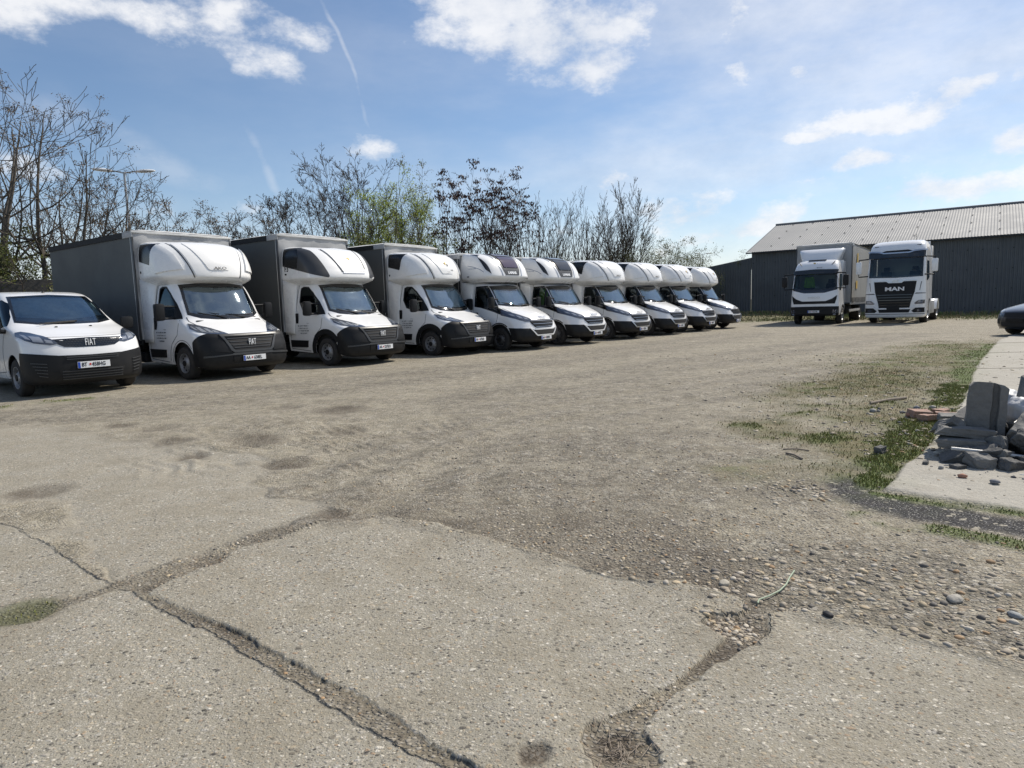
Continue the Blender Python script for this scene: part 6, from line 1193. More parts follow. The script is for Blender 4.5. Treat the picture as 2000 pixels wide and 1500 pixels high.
    MB().box(-2.28, -2.24, -1.1, 1.1, 1.1, 3.8, .02).build('cab_rear_wall', white, t, angle=40)
    MB().box(-2.2, -.5, -1.05, 1.05, 1.4, 1.46).box(-.95, -.35, -1.0, 1.0, 1.7, 2.08, .06).build('dashboard', dashm, t, angle=40)
    seats(t, -1.5, (-.6, .6), 1.6, .8); steering(t, -.95, .6, 2.05, 50, .24)
    for s in (-1, 1): MB().box(-.47, -.455, s * .85 - .09, s * .85 + .09, 3.55, 3.59, .004).build('side_mark', inkg, t)
make_man()

# ---------------------------------------------------------------- mid-size box truck
def make_euro():
    loc = (14.66, 31.79); hd = 215.7
    t = empty('curtain_truck', 'white mid-size truck with curtain-sided box left of the tractor unit', 'truck', (*loc, 0), R(90 - hd))
    rows = [(.42, -.05, 1.03, .24, 4.5), (.50, 0, 1.07, .28, 4.3), (.86, 0, 1.08, .30, 4.2), (1.1, -.0, 1.07, .32, 4), (1.6, -.05, 1.05, .30, 4), (1.75, -.09, 1.04, .28, 4), (2.45, -.28, 1.0, .28, 3.8), (2.66, -.33, .98, .30, 3.6), (2.85, -.44, .95, .36, 3.2), (3.03, -.66, .89, .42, 3), (3.14, -.98, .78, .5, 2.8), (3.19, -1.4, .5, .4, 2.8)]
    sh = Shell(rows, 1.72)
    ws = [('F', -.97, 1.66), ('F', -.45, 1.52), ('F', .45, 1.52), ('F', .97, 1.66), ('F', .945, 2.1), ('F', .92, 2.62), ('F', 0, 2.66), ('F', -.92, 2.62), ('F', -.945, 2.1)]
    wsi = [('F', -.92, 1.78), ('F', -.45, 1.70), ('F', .45, 1.70), ('F', .92, 1.78), ('F', .90, 2.1), ('F', .87, 2.42), ('F', 0, 2.44), ('F', -.87, 2.42), ('F', -.90, 2.1)]
    sw = [('R', -1.30, 1.80), ('R', -1.30, 2.42), ('R', -.62, 2.42), ('R', -.42, 2.1), ('R', -.40, 1.62), ('R', -.8, 1.62), ('R', -.9, 1.78)]
    o = [('R', -1.72, .95)] + arc(-1.25, .42, .52, 150, 38, 12) + [('R', -.75, .60), ('R', -.70, .46), ('F', -.95, .43), ('F', 0, .425)]
    o = o + [p for p in mir(o)[::-1] if not (p[0] == 'F' and p[1] == 0)] + [('L', -1.72, 3.185), ('R', -1.72, 3.185)]
    sh.part('cab_body', o, white, t, holes=(ws, sw, mir(sw)), step=.09)
    sh.part('windscreen', ws, sglass, t, off=-.003, depth=0, step=.15)
    sh.part('windscreen_surround', [(k, a * 1.01, b) for k, a, b in ws], blkg, t, off=.004, depth=.008, holes=(wsi,), step=.1)
    sh.part('sun_visor', [('F', -.95, 2.40), ('F', -.95, 2.60), ('F', 0, 2.64), ('F', .95, 2.60), ('F', .95, 2.40), ('F', 0, 2.42)], blkg, t, off=.07, depth=.07, step=.1)
    gr = sh.part('grille', [('F', -1.0, 1.40), ('F', -.98, 1.22), ('F', -.92, 1.0), ('F', .92, 1.0), ('F', .98, 1.22), ('F', 1.0, 1.40), ('F', .80, 1.24), ('F', .52, 1.13), ('F', -.52, 1.13), ('F', -.80, 1.24)], blk, t, off=.008, depth=.014, step=.07)
    text('badge', 'IVECO', .125, silver, t, fr_front(0, 0, 1.30), .012, sx=1.5, bold=.003)
    bp = [('F', -1.07, .44), ('F', -1.07, .87), ('F', 0, .88), ('F', 1.07, .87), ('F', 1.07, .44), ('F', 0, .43)]
    bm_ = sh.part('front_bumper', bp, blk, t, off=.014, depth=.02, step=.08)
    for mk, sd in ((lambda q: q, 'R'), (mir, 'L')):
        sy = -1 if sd == 'R' else 1
        sh.part('door_window', mk(sw), sglass, t, off=.002, depth=.004, step=.15)
        ribbon(sh, 'door_gap', [(-.33, 2.5), (-.32, 1.7), (-.34, 1.1)], .012, ltape, t, k=sd); ribbon(sh, 'door_gap', [(-1.38, 2.5), (-1.40, 1.0)], .012, ltape, t, k=sd)
        hl = sh.part('headlamp', mk([('F', -1.03, .56), ('F', -1.03, .71), ('F', -.80, .71), ('F', -.70, .58)]), lens, bm_, off=.012, depth=.02, step=.06)
        sh.part('lamp_reflector', mk([('F', -.98, .59), ('F', -.92, .67), ('F', -.86, .67), ('F', -.80, .60)]), lensd, hl, off=.016, depth=.004)
        MB().box(-.02, .03, min(sy * .86, sy * .98), max(sy * .86, sy * .98), .47, .52, .01).build('fog_lamp', lens, bm_)
        truck_mirror(t, -.05, 1.0, 1.72, 2.46, sd, out=.36)
        wheel(t, -1.25, 1.08, .42, .26, sd, rim=alum, rr=.24, holes=8); wheel(t, -6.3, 1.14, .42, .5, sd, rim=alum, rr=.24, holes=8)
        MB().box(-1.85, -1.70, min(sy * .7, sy * 1.04), max(sy * .7, sy * 1.04), .5, 1.0, .03).build('cab_skirt', blk, t, angle=40)
        MB().box(-5.7, -2.4, min(sy * 1.18, sy * 1.22), max(sy * 1.18, sy * 1.22), .55, .68, .01).build('side_guard', white, t)
        MB().box(-3.6, -2.3, min(sy * .5, sy * 1.1), max(sy * .5, sy * 1.1), .45, .85, .04).build('tool_box', under, t, angle=40)
        d = Shell([(1.0, -1.74, 1.05, .05, 3), (1.6, -1.74, 1.06, .05, 3), (3.0, -1.60, 1.02, .05, 3), (3.1, -1.66, .98, .05, 3)], 2.15)
        d.part('side_deflector', mk([('R', -2.15, 1.05), ('R', -2.15, 3.06), ('R', -1.72, 3.06), ('R', -1.82, 1.05)]), white, t, depth=.02, step=.15)
    # roof deflector
    ds = Shell([(2.74, -.92, .74, .4, 3), (2.95, -.92, .80, .45, 3), (3.20, -1.02, .88, .45, 3.2), (3.45, -1.20, .96, .45, 3.4), (3.62, -1.42, 1.02, .4, 3.6), (3.68, -1.55, 1.02, .35, 3.6), (3.70, -1.8, .9, .3, 3.6)], 2.10)
    df = ds.part('roof_deflector', [('R', -2.10, 2.76), ('F', 0, 2.76), ('L', -2.10, 2.76), ('L', -2.10, 3.695), ('F', 0, 3.695), ('R', -2.10, 3.695)], white, t, step=.12)
    MB().box(-1.02, -.74, -.42, .38, 3.08, 3.13, .02).build('roof_hatch', blk, t, angle=40)
    bird_logo(t, -.46, 0, 2.86, R(40), 1.3)
    for s in (-1, 1): MB().tube([(-.40, s * .55, 2.70), (-.62, s * .80, 3.02)], .02, 6).build('visor_stay', blk, t)
    plate(t, .03, .63, ('AA', '552HB'))
    MB().box(-8.5, -.4, -.42, -.33, .7, .92).box(-8.5, -.4, .33, .42, .7, .92).box(-.8, -.2, -.9, .9, .45, .7).box(-1.6, -.9, -.7, .7, .5, 1.0).build('chassis', under, t)
    MB().box(-1.72, -1.68, -1.0, 1.0, .95, 3.1).build('cab_rear_wall', white, t)
    MB().box(-1.65, -.4, -.95, .95, 1.2, 1.24).box(-.8, -.3, -.9, .9, 1.3, 1.62, .06).build('dashboard', dashm, t, angle=40)
    MB().box(-.36, -.34, -.02, .16, 1.76, 1.84).build('windscreen_card', paper, t)
    seats(t, -1.3, (-.5, .5), 1.25, .7); steering(t, -.9, .5, 1.68, 50, .22)
    b = cargo(t, -2.2, -8.6, 1.28, 1.0, 3.97, side=tarpe, front=tarpl, seed=11, strip=False, buckles=True)
    y_ = 1.31
    for (x_, z_, w_, h_) in ((-3.7, 3.1, .35, .8), (-3.5, 1.9, .5, .4)): MB().box(x_ - w_, x_, y_ - .003, y_, z_ - h_ / 2, z_ + h_ / 2).build('curtain_print', gold, b)
make_euro()

# ---------------------------------------------------------------- dark car entering at the right edge
def make_car():
    dk = mat('dark_metallic_paint', (.006, .008, .014), .28, metal=.2, coat=.8)
    t = empty('parked_car', 'dark blue car at the right edge of the yard, only its nose in view', 'car', (14.95, 19.45, 0), R(90 - 260))
    rows = [(.20, -.10, .78, .40, 2.6), (.30, -.01, .86, .5, 2.5), (.45, 0, .90, .55, 2.4), (.60, -.02, .915, .58, 2.4), (.70, -.06, .915, .6, 2.3), (.76, -.14, .91, .6, 2.3), (.82, -.30, .905, .6, 2.3), (.92, -.75, .895, .55, 2.4), (1.0, -1.2, .88, .5, 2.4), (1.03, -1.36, .87, .5, 2.4), (1.2, -1.68, .80, .42, 2.5), (1.42, -2.15, .66, .4, 2.6), (1.46, -2.35, .6, .4, 2.6), (1.49, -2.8, .4, .4, 2.6)]
    sh = Shell(rows, 4.3)
    ws = [('F', -.74, 1.06), ('F', 0, 1.035), ('F', .74, 1.06), ('F', .58, 1.43), ('F', 0, 1.45), ('F', -.58, 1.43)]
    sw = [('R', -3.6, 1.0), ('R', -3.5, 1.3), ('R', -2.7, 1.40), ('R', -2.2, 1.36), ('R', -1.7, 1.05), ('R', -1.75, .99)]
    o = [('R', -4.3, .3), ('R', -3.9, .25)] + arc(-3.5, .33, .38, 190, -10, 14) + [('R', -3.0, .22), ('R', -1.3, .22)] + arc(-.88, .33, .38, 197, -17, 14) + [('R', -.46, .22), ('F', -.7, .21), ('F', 0, .205)]
    o = o + [p for p in mir(o)[::-1] if not (p[0] == 'F' and p[1] == 0)] + [('L', -4.3, 1.485), ('R', -4.3, 1.485)]
    sh.part('car_body', o, dk, t, holes=(ws, sw, mir(sw)), step=.08)
    sh.part('windscreen', ws, sglass, t, off=-.003, depth=0, step=.12)
    for mk, sd in ((lambda q: q, 'R'), (mir, 'L')):
        sh.part('side_window', mk(sw), sglass, t, off=-.003, depth=0, step=.12)
        hl = sh.part('headlamp', mk([('F', -.89, .80), ('F', -.86, .85), ('F', -.70, .80), ('F', -.50, .745), ('F', -.46, .70), ('F', -.60, .69), ('F', -.80, .73)]), lensd, t, off=.008, depth=.01, step=.05)
        sh.part('lamp_reflector', mk([('F', -.80, .76), ('F', -.78, .80), ('F', -.55, .735), ('F', -.55, .71)]), lens, hl, off=.011, depth=.004)
        wheel(t, -.88, .90, .33, .21, sd, rim=rimd); wheel(t, -3.5, .90, .33, .21, sd, rim=rimd)
        van_mirror(t, -1.75, 1.02, sd, .88, w=.18, h=.14, out=.12, two=False)
        sh.part('corner_intake', mk([('F', -.82, .36), ('F', -.84, .52), ('F', -.62, .48), ('F', -.56, .36)]), blkm, t, off=.004, depth=.006)
    sh.part('grille', [('F', -.42, .70), ('F', -.40, .55), ('F', .40, .55), ('F', .42, .70)], blkm, t, off=.004, depth=.006)
    sh.part('lower_intake', [('F', -.52, .42), ('F', -.48, .28), ('F', .48, .28), ('F', .52, .42)], blkm, t, off=.004, depth=.006)
    MB().box(-.01, .03, -.28, .28, .42, .54, .01).build('plate_holder', blk, t)
    MB().box(-4.2, -.3, -.78, .78, .2, .3).box(-1.9, -1.4, -.7, .7, .6, .98, .05).build('underbody', under, t)
    seats(t, -2.6, (-.38, .38), .5, .55)
make_car()
# ================================================================== trees
bark = mat('bark', (.075, .062, .050), .9, noise=(9, .6, (.045, .038, .032)), bump=(20, .5)); barkd = mat('dark_bark', (.070, .058, .048), .9, noise=(9, .6, (.038, .031, .026)))
barkp = mat('pale_bark', (.10, .088, .074), .9, noise=(6, .6, (.05, .043, .036)))
def tube_np(S, m, name, parent, n=4):
    A = np.array([s[0] for s in S]); B = np.array([s[1] for s in S]); ra = np.array([s[2] for s in S]); rb = np.array([s[3] for s in S])
    d = B - A; d /= np.linalg.norm(d, axis=1)[:, None] + 1e-9; ref = np.where(np.abs(d[:, 2:]) < .9, [[0, 0, 1.]], [[1., 0, 0]]); a = np.cross(d, ref); a /= np.linalg.norm(a, axis=1)[:, None]; b = np.cross(d, a)
    V = []
    for k in range(n):
        t = 2 * pi * k / n; o = a * cos(t) + b * sin(t); V.append(A + o * ra[:, None]); 
    for k in range(n):
        t = 2 * pi * k / n; o = a * cos(t) + b * sin(t); V.append(B + d * rb[:, None] * .5 + o * rb[:, None])
    V = np.stack(V, 1).reshape(-1, 3); base = (np.arange(len(S)) * 2 * n)[:, None]
    F = np.concatenate([base + np.array([[k, (k + 1) % n, n + (k + 1) % n, n + k]]) for k in range(n)])
    o = np_mesh(name, V, F, m); o.parent = parent; return o
STY = dict(
 ail=dict(stems=2, lv=4, n=(12, 6, 2), ang=(62, 42, 34), lr=(.60, .46, .42), wob=(.05, .06, .08), up=(.06, .20, .16, .10), start=(.25, .22, .2), tip='seed', bark='p'),
 dense=dict(stems=3, lv=4, n=(14, 9, 6), ang=(36, 34, 36), lr=(.52, .48, .42), wob=(.05, .08, .12), up=(.06, .10, .05, .0), start=(.18, .15, .1), tip=None, bark='d'),
 leaf=dict(stems=3, lv=4, n=(12, 7, 5), ang=(28, 36, 42), lr=(.42, .45, .45), wob=(.05, .1, .14), up=(.05, .10, .05, 0), start=(.10, .12, .1), tip='green', bark='b'),
 bud=dict(stems=3, lv=4, n=(11, 7, 5), ang=(30, 40, 42), lr=(.48, .45, .4), wob=(.06, .12, .14), up=(.06, .10, .05, 0), start=(.2, .15, .1), tip='bud', bark='b'),
 brown=dict(stems=3, lv=4, n=(9, 6, 4), ang=(34, 36, 36), lr=(.52, .46, .4), wob=(.06, .10, .1), up=(.07, .12, .04), start=(.22, .2), tip='brown', bark='d'),
 whip=dict(stems=6, lv=4, n=(9, 6, 3), ang=(24, 24, 26), lr=(.52, .45, .4), wob=(.045, .06, .08), up=(.06, .10, .08), start=(.15, .1), tip=None, bark='b'),
 fan=dict(stems=3, lv=4, n=(22, 12, 5), ang=(40, 24, 22), lr=(.60, .46, .4), wob=(.035, .045, .06), up=(.04, .13, .12, .08), start=(.12, .12, .1), tip=None, bark='b'),
 bush=dict(stems=9, lv=3, n=(8, 6), ang=(40, 44), lr=(.5, .5), wob=(.1, .14, .16), up=(.05, .05, 0), start=(.1, .1), tip='shrub', bark='d'))
LEAFC = dict(green=[(.30, .38, .05), (.38, .46, .07), (.46, .52, .10), (.20, .26, .04)], bud=[(.20, .18, .07), (.26, .30, .08), (.14, .11, .06)], brown=[(.050, .024, .022), (.075, .038, .030), (.035, .018, .018)], seed=[(.13, .095, .06), (.09, .065, .045), (.17, .13, .085)], shrub=[(.09, .11, .03), (.13, .15, .045), (.17, .18, .07), (.07, .075, .03)])
leafmats = {}
def tree(name, label, x, y, H, style, seed, spread=1.0, lean=(0, 0), group=None, cat='tree', leafy=1.0, low=0.0):
    st = STY[style]; rnd = random.Random(seed); S = []; tips = []; mr_ = .008 if style in ('dense', 'fan', 'whip') else .0085 if style == 'ail' else .0065
    def grow(p, d, L, r, lv):
        n = max(3, int(L / (.42 if lv < 2 else .30))); stp = L / n; nch = st['n'][min(lv, len(st['n']) - 1)] if lv < st['lv'] - 1 else 0
        at = sorted(rnd.uniform(st['start'][min(lv, len(st['start']) - 1)], 1) for _ in range(max(1, int(nch * rnd.uniform(.75, 1.25))))) if nch else []
        r0 = r; ai = 0; up = st['up'][min(lv, len(st['up']) - 1)]; wob = st['wob'][min(lv, len(st['wob']) - 1)]; phi = rnd.uniform(0, 6.28)
        for i in range(n):
            d2 = d + Vector((rnd.gauss(0, wob), rnd.gauss(0, wob), rnd.gauss(0, wob * .6) + up * (1 if lv else .3))); d2.normalize(); p2 = p + d2 * stp
            r2 = r0 * (1 - .88 * (i + 1) / n)
            S.append((tuple(p), tuple(p2), r, max(r2, mr_), lv)); p, d, r = p2, d2, max(r2, mr_)
            while ai < len(at) and at[ai] <= (i + 1) / n:
                phi += 2.4 + rnd.uniform(-.5, .5); ax = d.cross(Vector((cos(phi), sin(phi), .3))).normalized(); a = R(st['ang'][min(lv, len(st['ang']) - 1)] * rnd.uniform(.7, 1.3) * (spread if lv == 0 else 1))
                cd = (d * cos(a) + ax * sin(a)).normalized(); rem = L * (1 - at[ai] * .62); grow(p.copy(), cd, rem * st['lr'][min(lv, len(st['lr']) - 1)] * rnd.uniform(.75, 1.25), max(r * .66, .0075), lv + 1); ai += 1
        tips.append((p.copy(), d.copy(), lv))
        if lv >= st['lv'] - 2 and st['tip'] in ('green', 'bud', 'shrub'): tips.append((p - d * L * .4, d.copy(), lv))
        if lv >= st['lv'] - 1 and st['tip'] in ('green', 'bud', 'shrub'): tips.append((p - d * L * .7, d.copy(), lv))
    for s in range(st['stems']):
        a = rnd.uniform(0, 6.28); q = .10 if st['stems'] > 1 else .02; t_ = (.32 if st['stems'] >= 5 else .14) if st['stems'] > 1 else .04
        hh = H * (1 if s == 0 else rnd.uniform(.75, .98)); grow(Vector((cos(a) * q * s, sin(a) * q * s, -.1)), Vector((cos(a) * t_ * (s > 0 or st['stems'] == 1) + lean[0], sin(a) * t_ * (s > 0) + lean[1], 1)).normalized(), hh * .86, H * (.0125 if st['stems'] < 3 else .0085), 0)
    zmax = np.percentile([s[1][2] for s in S], 99.7); k = H / zmax
    S = [((s[0][0] * k, s[0][1] * k, s[0][2] * k), (s[1][0] * k, s[1][1] * k, s[1][2] * k), s[2], s[3], s[4]) for s in S]
    t = empty(name, label, cat, (x, y, 0), 0, group); bm_ = {'p': barkp, 'd': barkd, 'b': bark}[st['bark']]
    tube_np([s for s in S if s[4] == 0], bm_, 'trunk', t, 7)
    cr = tube_np([s for s in S if s[4] > 0], bm_, 'branches', t, 3)
    tp = st['tip']
    if tp:
        rr_ = np.random.RandomState(seed); P = []; 
        for (p, d, lv) in tips:
            if tp == 'seed':
                if rr_.rand() > (.42 if lv < 3 else .012) * (1 if p.z * k > .45 * H else .3): continue
                for _ in range(34): P.append(tuple(p * k + Vector(rr_.randn(3)) * Vector((.11, .11, .05))) + (rr_.uniform(.018, .04), .5))
            elif tp == 'brown':
                if rr_.rand() > (.9 if lv < 2 else .30 if lv == 2 else .07): continue
                for _ in range(15): P.append(tuple(p * k + Vector((rr_.randn() * .12, rr_.randn() * .12, -abs(rr_.randn()) * .09 + .02))) + (rr_.uniform(.05, .095), .35))
            else:
                if p.z * k < low * H: continue
                w = 1.0 if tp != 'bud' else .55
                hfac = 1.0 if tp != 'green' else (1.25 - .6 * (p.z * k / H))
                for _ in range(int(2.2 * w * leafy * hfac + rr_.rand())): P.append(tuple(p * k + Vector(rr_.randn(3)) * .10) + (rr_.uniform(.025, .05) * (1.0 if tp != 'shrub' else 1.3), .8))
        if P:
            P = np.array(P); n = len(P); u = rr_.randn(n, 3); u[:, 2] *= P[:, 4]; 
            if tp == 'brown': u[:, 2] -= 1.6
            u /= np.linalg.norm(u, axis=1)[:, None]; w = np.cross(u, rr_.randn(n, 3)); w /= np.linalg.norm(w, axis=1)[:, None]; s = P[:, 3:4]; c = P[:, :3]
            V = np.stack([c - u * s, c - w * s * .42, c + u * s, c + w * s * .42], 1).reshape(-1, 3); F = (np.arange(n) * 4)[:, None] + np.array([[0, 1, 2, 3]])
            cc = np.array(LEAFC[tp])[rr_.choice(len(LEAFC[tp]), n)] * rr_.uniform(.75, 1.25, (n, 1))
            if tp not in leafmats:
                m = attr_mat(tp + '_foliage', .6, bump=False); leafmats[tp] = m
                if tp in ('green', 'shrub', 'bud'):
                    nt_ = m.node_tree; tl = nt_.nodes.new('ShaderNodeBsdfTranslucent'); vc = [q for q in nt_.nodes if q.type == 'VERTEX_COLOR'][0]; nt_.links.new(vc.outputs[0], tl.inputs[0]); ms = nt_.nodes.new('ShaderNodeMixShader'); ms.inputs[0].default_value = .4
                    nt_.links.new(nt_.nodes['Principled BSDF'].outputs[0], ms.inputs[1]); nt_.links.new(tl.outputs[0], ms.inputs[2]); nt_.links.new(ms.outputs[0], nt_.nodes['Material Output'].inputs[0])
            o = np_mesh({'seed': 'seed_clusters', 'brown': 'dead_leaf_clusters'}.get(tp, 'leaves'), V, F, leafmats[tp], np.repeat(cc, 4, 0), smooth=False); o.parent = t
    return t
GT = 'trees behind the row of box trucks'
TR = [
 ('bare_tree', 'tall bare tree cut by the left edge of the photo', -17.4, 21.6, 9.5, 'ail', 1, 1.2, (0, 0)),
 ('bare_tree', 'tall bare tree with seed clusters behind the small panel van', -16.6, 21.5, 9.4, 'ail', 2, 1.15, (.05, 0)),
 ('bare_tree', 'wide bare tree leaning right over the first truck with upturned branches', -15.7, 21.7, 8.9, 'ail', 13, 1.3, (.16, 0)),
 ('bare_tree', 'bare tree between the wide leaning tree and the first truck, clusters at the top', -15.1, 21.9, 8.2, 'ail', 4, 1.2, (.18, 0)),
 ('bare_tree', 'small bare sapling just left of the double street lamp', -13.9, 22.1, 6.1, 'ail', 5, .9, (.03, 0)),
 ('bare_tree', 'low bare tree directly beneath the left arm of the street lamp', -14.0, 23.5, 5.5, 'ail', 6, 1.0, (0, 0)),
 ('bare_tree', 'bare tree with brown clusters right in front of the double street lamp', -13.9, 25.0, 6.9, 'ail', 7, .9, (0, 0)),
 ('bare_tree', 'bare tree with clusters over the middle of the first truck box', -12.7, 24.9, 6.2, 'ail', 8, .9, (0, 0)),
 ('bare_tree', 'low bare tree over the pod of the first truck', -11.5, 24.7, 5.6, 'ail', 9, .9, (0, 0)),
 ('bare_tree', 'low bare tree above the right end of the first box, thin twigs', -11.6, 26.7, 5.7, 'ail', 10, .9, (0, 0)),
 ('bare_tree', 'small bare tree over the gap between the first and second trucks', -10.5, 26.4, 5.2, 'ail', 11, .9, (0, 0)),
 ('bare_tree', 'smallest bare tree over the left of the second truck box', -10.3, 27.6, 5.2, 'dense', 12, .9, (0, 0)),
 ('bare_tree', 'bare dark tree leaning left above the second truck', -9.0, 27.8, 6.2, 'dense', 13, 1.2, (-.14, 0)),
 ('bare_tree', 'dense bare dark tree above the second truck pod', -8.4, 29.4, 7.4, 'dense', 14, 1.15, (-.06, 0)),
 ('bare_tree', 'tall bare dark tree, highest of the dense bare ones', -7.7, 31.3, 8.4, 'dense', 15, 1.15, (0, 0)),
 ('bare_tree', 'tall bare dark tree whose lower right is overlapped by green shoots', -6.9, 31.6, 8.6, 'dense', 16, 1.15, (.03, 0)),
 ('green_tree', 'young tree in fresh green leaf left of the third truck box', -6.3, 30.2, 7.0, 'leaf', 17, .9, (0, 0)),
 ('green_tree', 'bright green leafing tree above the third truck box', -5.7, 31.6, 7.5, 'leaf', 18, .8, (0, 0)),
 ('budding_tree', 'tall budding tree with few leaves right of the green ones', -5.1, 33.6, 8.5, 'bud', 19, .95, (0, 0)),
 ('green_tree', 'leafing tree with green lower branches right above the third truck pod', -4.1, 33.0, 7.2, 'leaf', 20, .8, (0, 0)),
 ('brown_tree', 'dark tree with hanging dead leaves, leftmost of its kind', -3.4, 35.3, 8.3, 'brown', 21, .9, (0, 0)),
 ('brown_tree', 'tallest tree hung with bunches of dead brown leaves', -2.1, 35.3, 8.8, 'brown', 22, 1.0, (0, 0)),
 ('brown_tree', 'tree with many brown leaf bunches behind the violet-skylight truck', -1.2, 37.4, 8.9, 'brown', 23, 1.0, (0, 0)),
 ('brown_tree', 'tree with brown leaf bunches leaning right, behind the two LAMAR trucks', -.1, 37.0, 8.6, 'brown', 24, 1.0, (.04, 0)),
 ('bare_tree', 'thin bare tree at the right end of the brown-leaved trees', .8, 39.7, 8.0, 'whip', 25, 1.1, (.04, 0)),
 ('bare_tree', 'cluster of upright bare whips left of the fan-shaped tree group', 2.3, 39.7, 7.6, 'whip', 26, 1.1, (.10, 0)),
 ('bare_tree', 'bare many-stemmed tree sweeping right, middle of the upright bare ones', 3.7, 42.7, 8.3, 'whip', 27, 1.2, (.14, 0)),
 ('bare_tree', 'bare many-stemmed tree touching the left side of the fan-shaped tree', 4.8, 42.4, 8.7, 'whip', 28, 1.1, (.12, 0)),
 ('bare_tree', 'large fan-shaped bare tree standing alone against the sky right of centre', 8.0, 46.7, 9.8, 'fan', 29, 1.0, (0, 0)),
]
for (nm, lb, x, y, H, stl, sd_, sp_, ln) in TR: tree(nm, lb, x, y, H, stl, sd_, sp_, ln, GT)
GB = 'bushes behind the trucks'
for (lb, x, y, H, sd_) in (('green leafing bush at the foot of the fan-shaped bare tree', 9.0, 46.0, 5.6, 40), ('low green bush right of the fan-shaped tree', 10.3, 47.4, 5.9, 41), ('green bush above the second last truck', 12.2, 50.0, 6.0, 42), ('rightmost green bush beside the dark annex', 13.9, 51.6, 5.4, 43),
    ('green undergrowth behind the upright bare trees', 3.6, 39.2, 4.4, 44), ('green undergrowth under the brown-leaved trees', .6, 36.0, 4.2, 45), ('green undergrowth behind the violet-skylight truck', -2.2, 33.6, 4.2, 46), ('dense green bush over the third truck box', -5.0, 30.0, 5.4, 47), ('dense green bush between the second and third boxes', -6.4, 29.0, 4.6, 48),
    ('green bush above the fence behind the panel van', -15.4, 20.9, 4.1, 49), ('green bush at the left edge behind the fence', -17.4, 19.9, 3.9, 50), ('bush under the wide leaning bare tree', -16.6, 22.6, 4.4, 51)):
    tree('bush', lb, x, y, H, 'bush', sd_, 1.3, (0, 0), GB, 'bush', 1.6)

# ================================================================== rubble heap and scraps
conc_g = mat('old_concrete', (.185, .180, .170), .85, noise=(8, .7, (.10, .098, .094)), bump=(26, .6)); conc_d = mat('dark_rubble', (.120, .118, .114), .9, noise=(10, .7, (.06, .06, .06)), bump=(30, .8)); brick = mat('broken_brick', (.34, .20, .15), .85, noise=(14, .8, (.26, .22, .19)), bump=(40, .5))
sackm = mat('white_sack', (.42, .43, .45), .5, noise=(5, .5, (.35, .36, .4)), bump=(9, .8)); woodm = mat('weathered_stick', (.23, .19, .15), .85); plast = mat('pale_pipe', (.50, .50, .49), .4)
def chunk(name, label, x, y, z, dx, dy, dz, rot, m, seed, cat='rubble', rough=.05, absz=False):
    rnd = random.Random(seed); bm = bmesh.new(); bmesh.ops.create_cube(bm, size=1)
    for v in bm.verts: v.co = Vector((v.co.x * dx * rnd.uniform(.70, 1.18), v.co.y * dy * rnd.uniform(.72, 1.18), v.co.z * dz * rnd.uniform(.75, 1.15)))
    bmesh.ops.bevel(bm, geom=bm.edges[:], offset=min(dx, dy, dz) * .05, segments=1, affect='EDGES'); bmesh.ops.subdivide_edges(bm, edges=bm.edges[:], cuts=3, use_grid_fill=True)
    from mathutils import noise as mn
    for v in bm.verts: v.co += v.normal * (mn.noise(v.co * 9 + Vector((seed, 0, 0))) * rough * .30 + mn.noise(v.co * 34 + Vector((seed, 3, 0))) * rough * .34)
    me = bpy.data.meshes.new(name); bm.to_mesh(me); bm.free(); me.materials.append(m); o = bpy.data.objects.new(name, me); COL.objects.link(o)
    o.location = (x, y, z + (0 if absz else gh(x, y))); o.rotation_euler = [R(a) for a in rot]; tag(o, label, cat); return o
# upright slab with a groove down its face
sl = MB(); pr = [(-.135, 0), (-.135, -.03), (-.10, -.035), (.03, -.035), (.04, .005), (.075, .005), (.085, -.04), (.14, -.04), (.14, .10), (-.135, .10)]
nz_ = 14; V = []; F = []
for j in range(nz_ + 1):
    v = j / nz_; zz = .60 * v; tp_ = 1 - .07 * v - .22 * max(0, v - .93) / .07
    for (a, b) in pr: V.append((a * tp_ + .003 * sin(zz * 31 + a * 20), b * (1 - .2 * max(0, v - .93) / .07) + .002 * sin(zz * 23 + a * 33), zz + (.012 * cos(a * 17 + .6) - .006 if j == nz_ else 0)))
n_ = len(pr)
for j in range(nz_):
    for i in range(n_): F.append((j * n_ + i, j * n_ + (i + 1) % n_, (j + 1) * n_ + (i + 1) % n_, (j + 1) * n_ + i))
F.append(tuple(nz_ * n_ + i for i in range(n_)))
s_ = mesh('upright_slab', V, F, conc_g, None, False, (3.80, 5.22, .02)); s_.rotation_euler = (R(-3), R(3), R(-32)); tag(s_, 'tall upright concrete slab with a groove down its face', 'concrete slab')
chunk('concrete_block', 'upper flat block of the stack left of the upright slab', 3.62, 5.17, .195, .36, .16, .075, (0, 2, -30), conc_g, 2, 'concrete block', .03)
chunk('concrete_block', 'lower flat block of the stack left of the upright slab', 3.56, 5.10, .115, .38, .17, .08, (0, 0, -34), conc_g, 3, 'concrete block', .03)
chunk('concrete_block', 'wedge shaped grey chunk lying before the stacked blocks', 3.55, 4.92, .06, .26, .16, .11, (8, -6, -20), conc_d, 4, 'concrete block')
chunk('concrete_block', 'square grey chunk in front of the upright slab base', 3.70, 4.86, .055, .17, .13, .11, (0, 5, 25), conc_g, 5, 'concrete block')
chunk('concrete_block', 'small block on top behind the stacked blocks', 3.78, 5.42, .20, .30, .20, .06, (0, 4, 0), conc_g, 6, 'concrete block', .03)
chunk('rubble_chunk', 'large tilted concrete chunk right of the upright slab', 4.02, 5.02, .20, .34, .22, .17, (25, -22, 30), conc_g, 7)
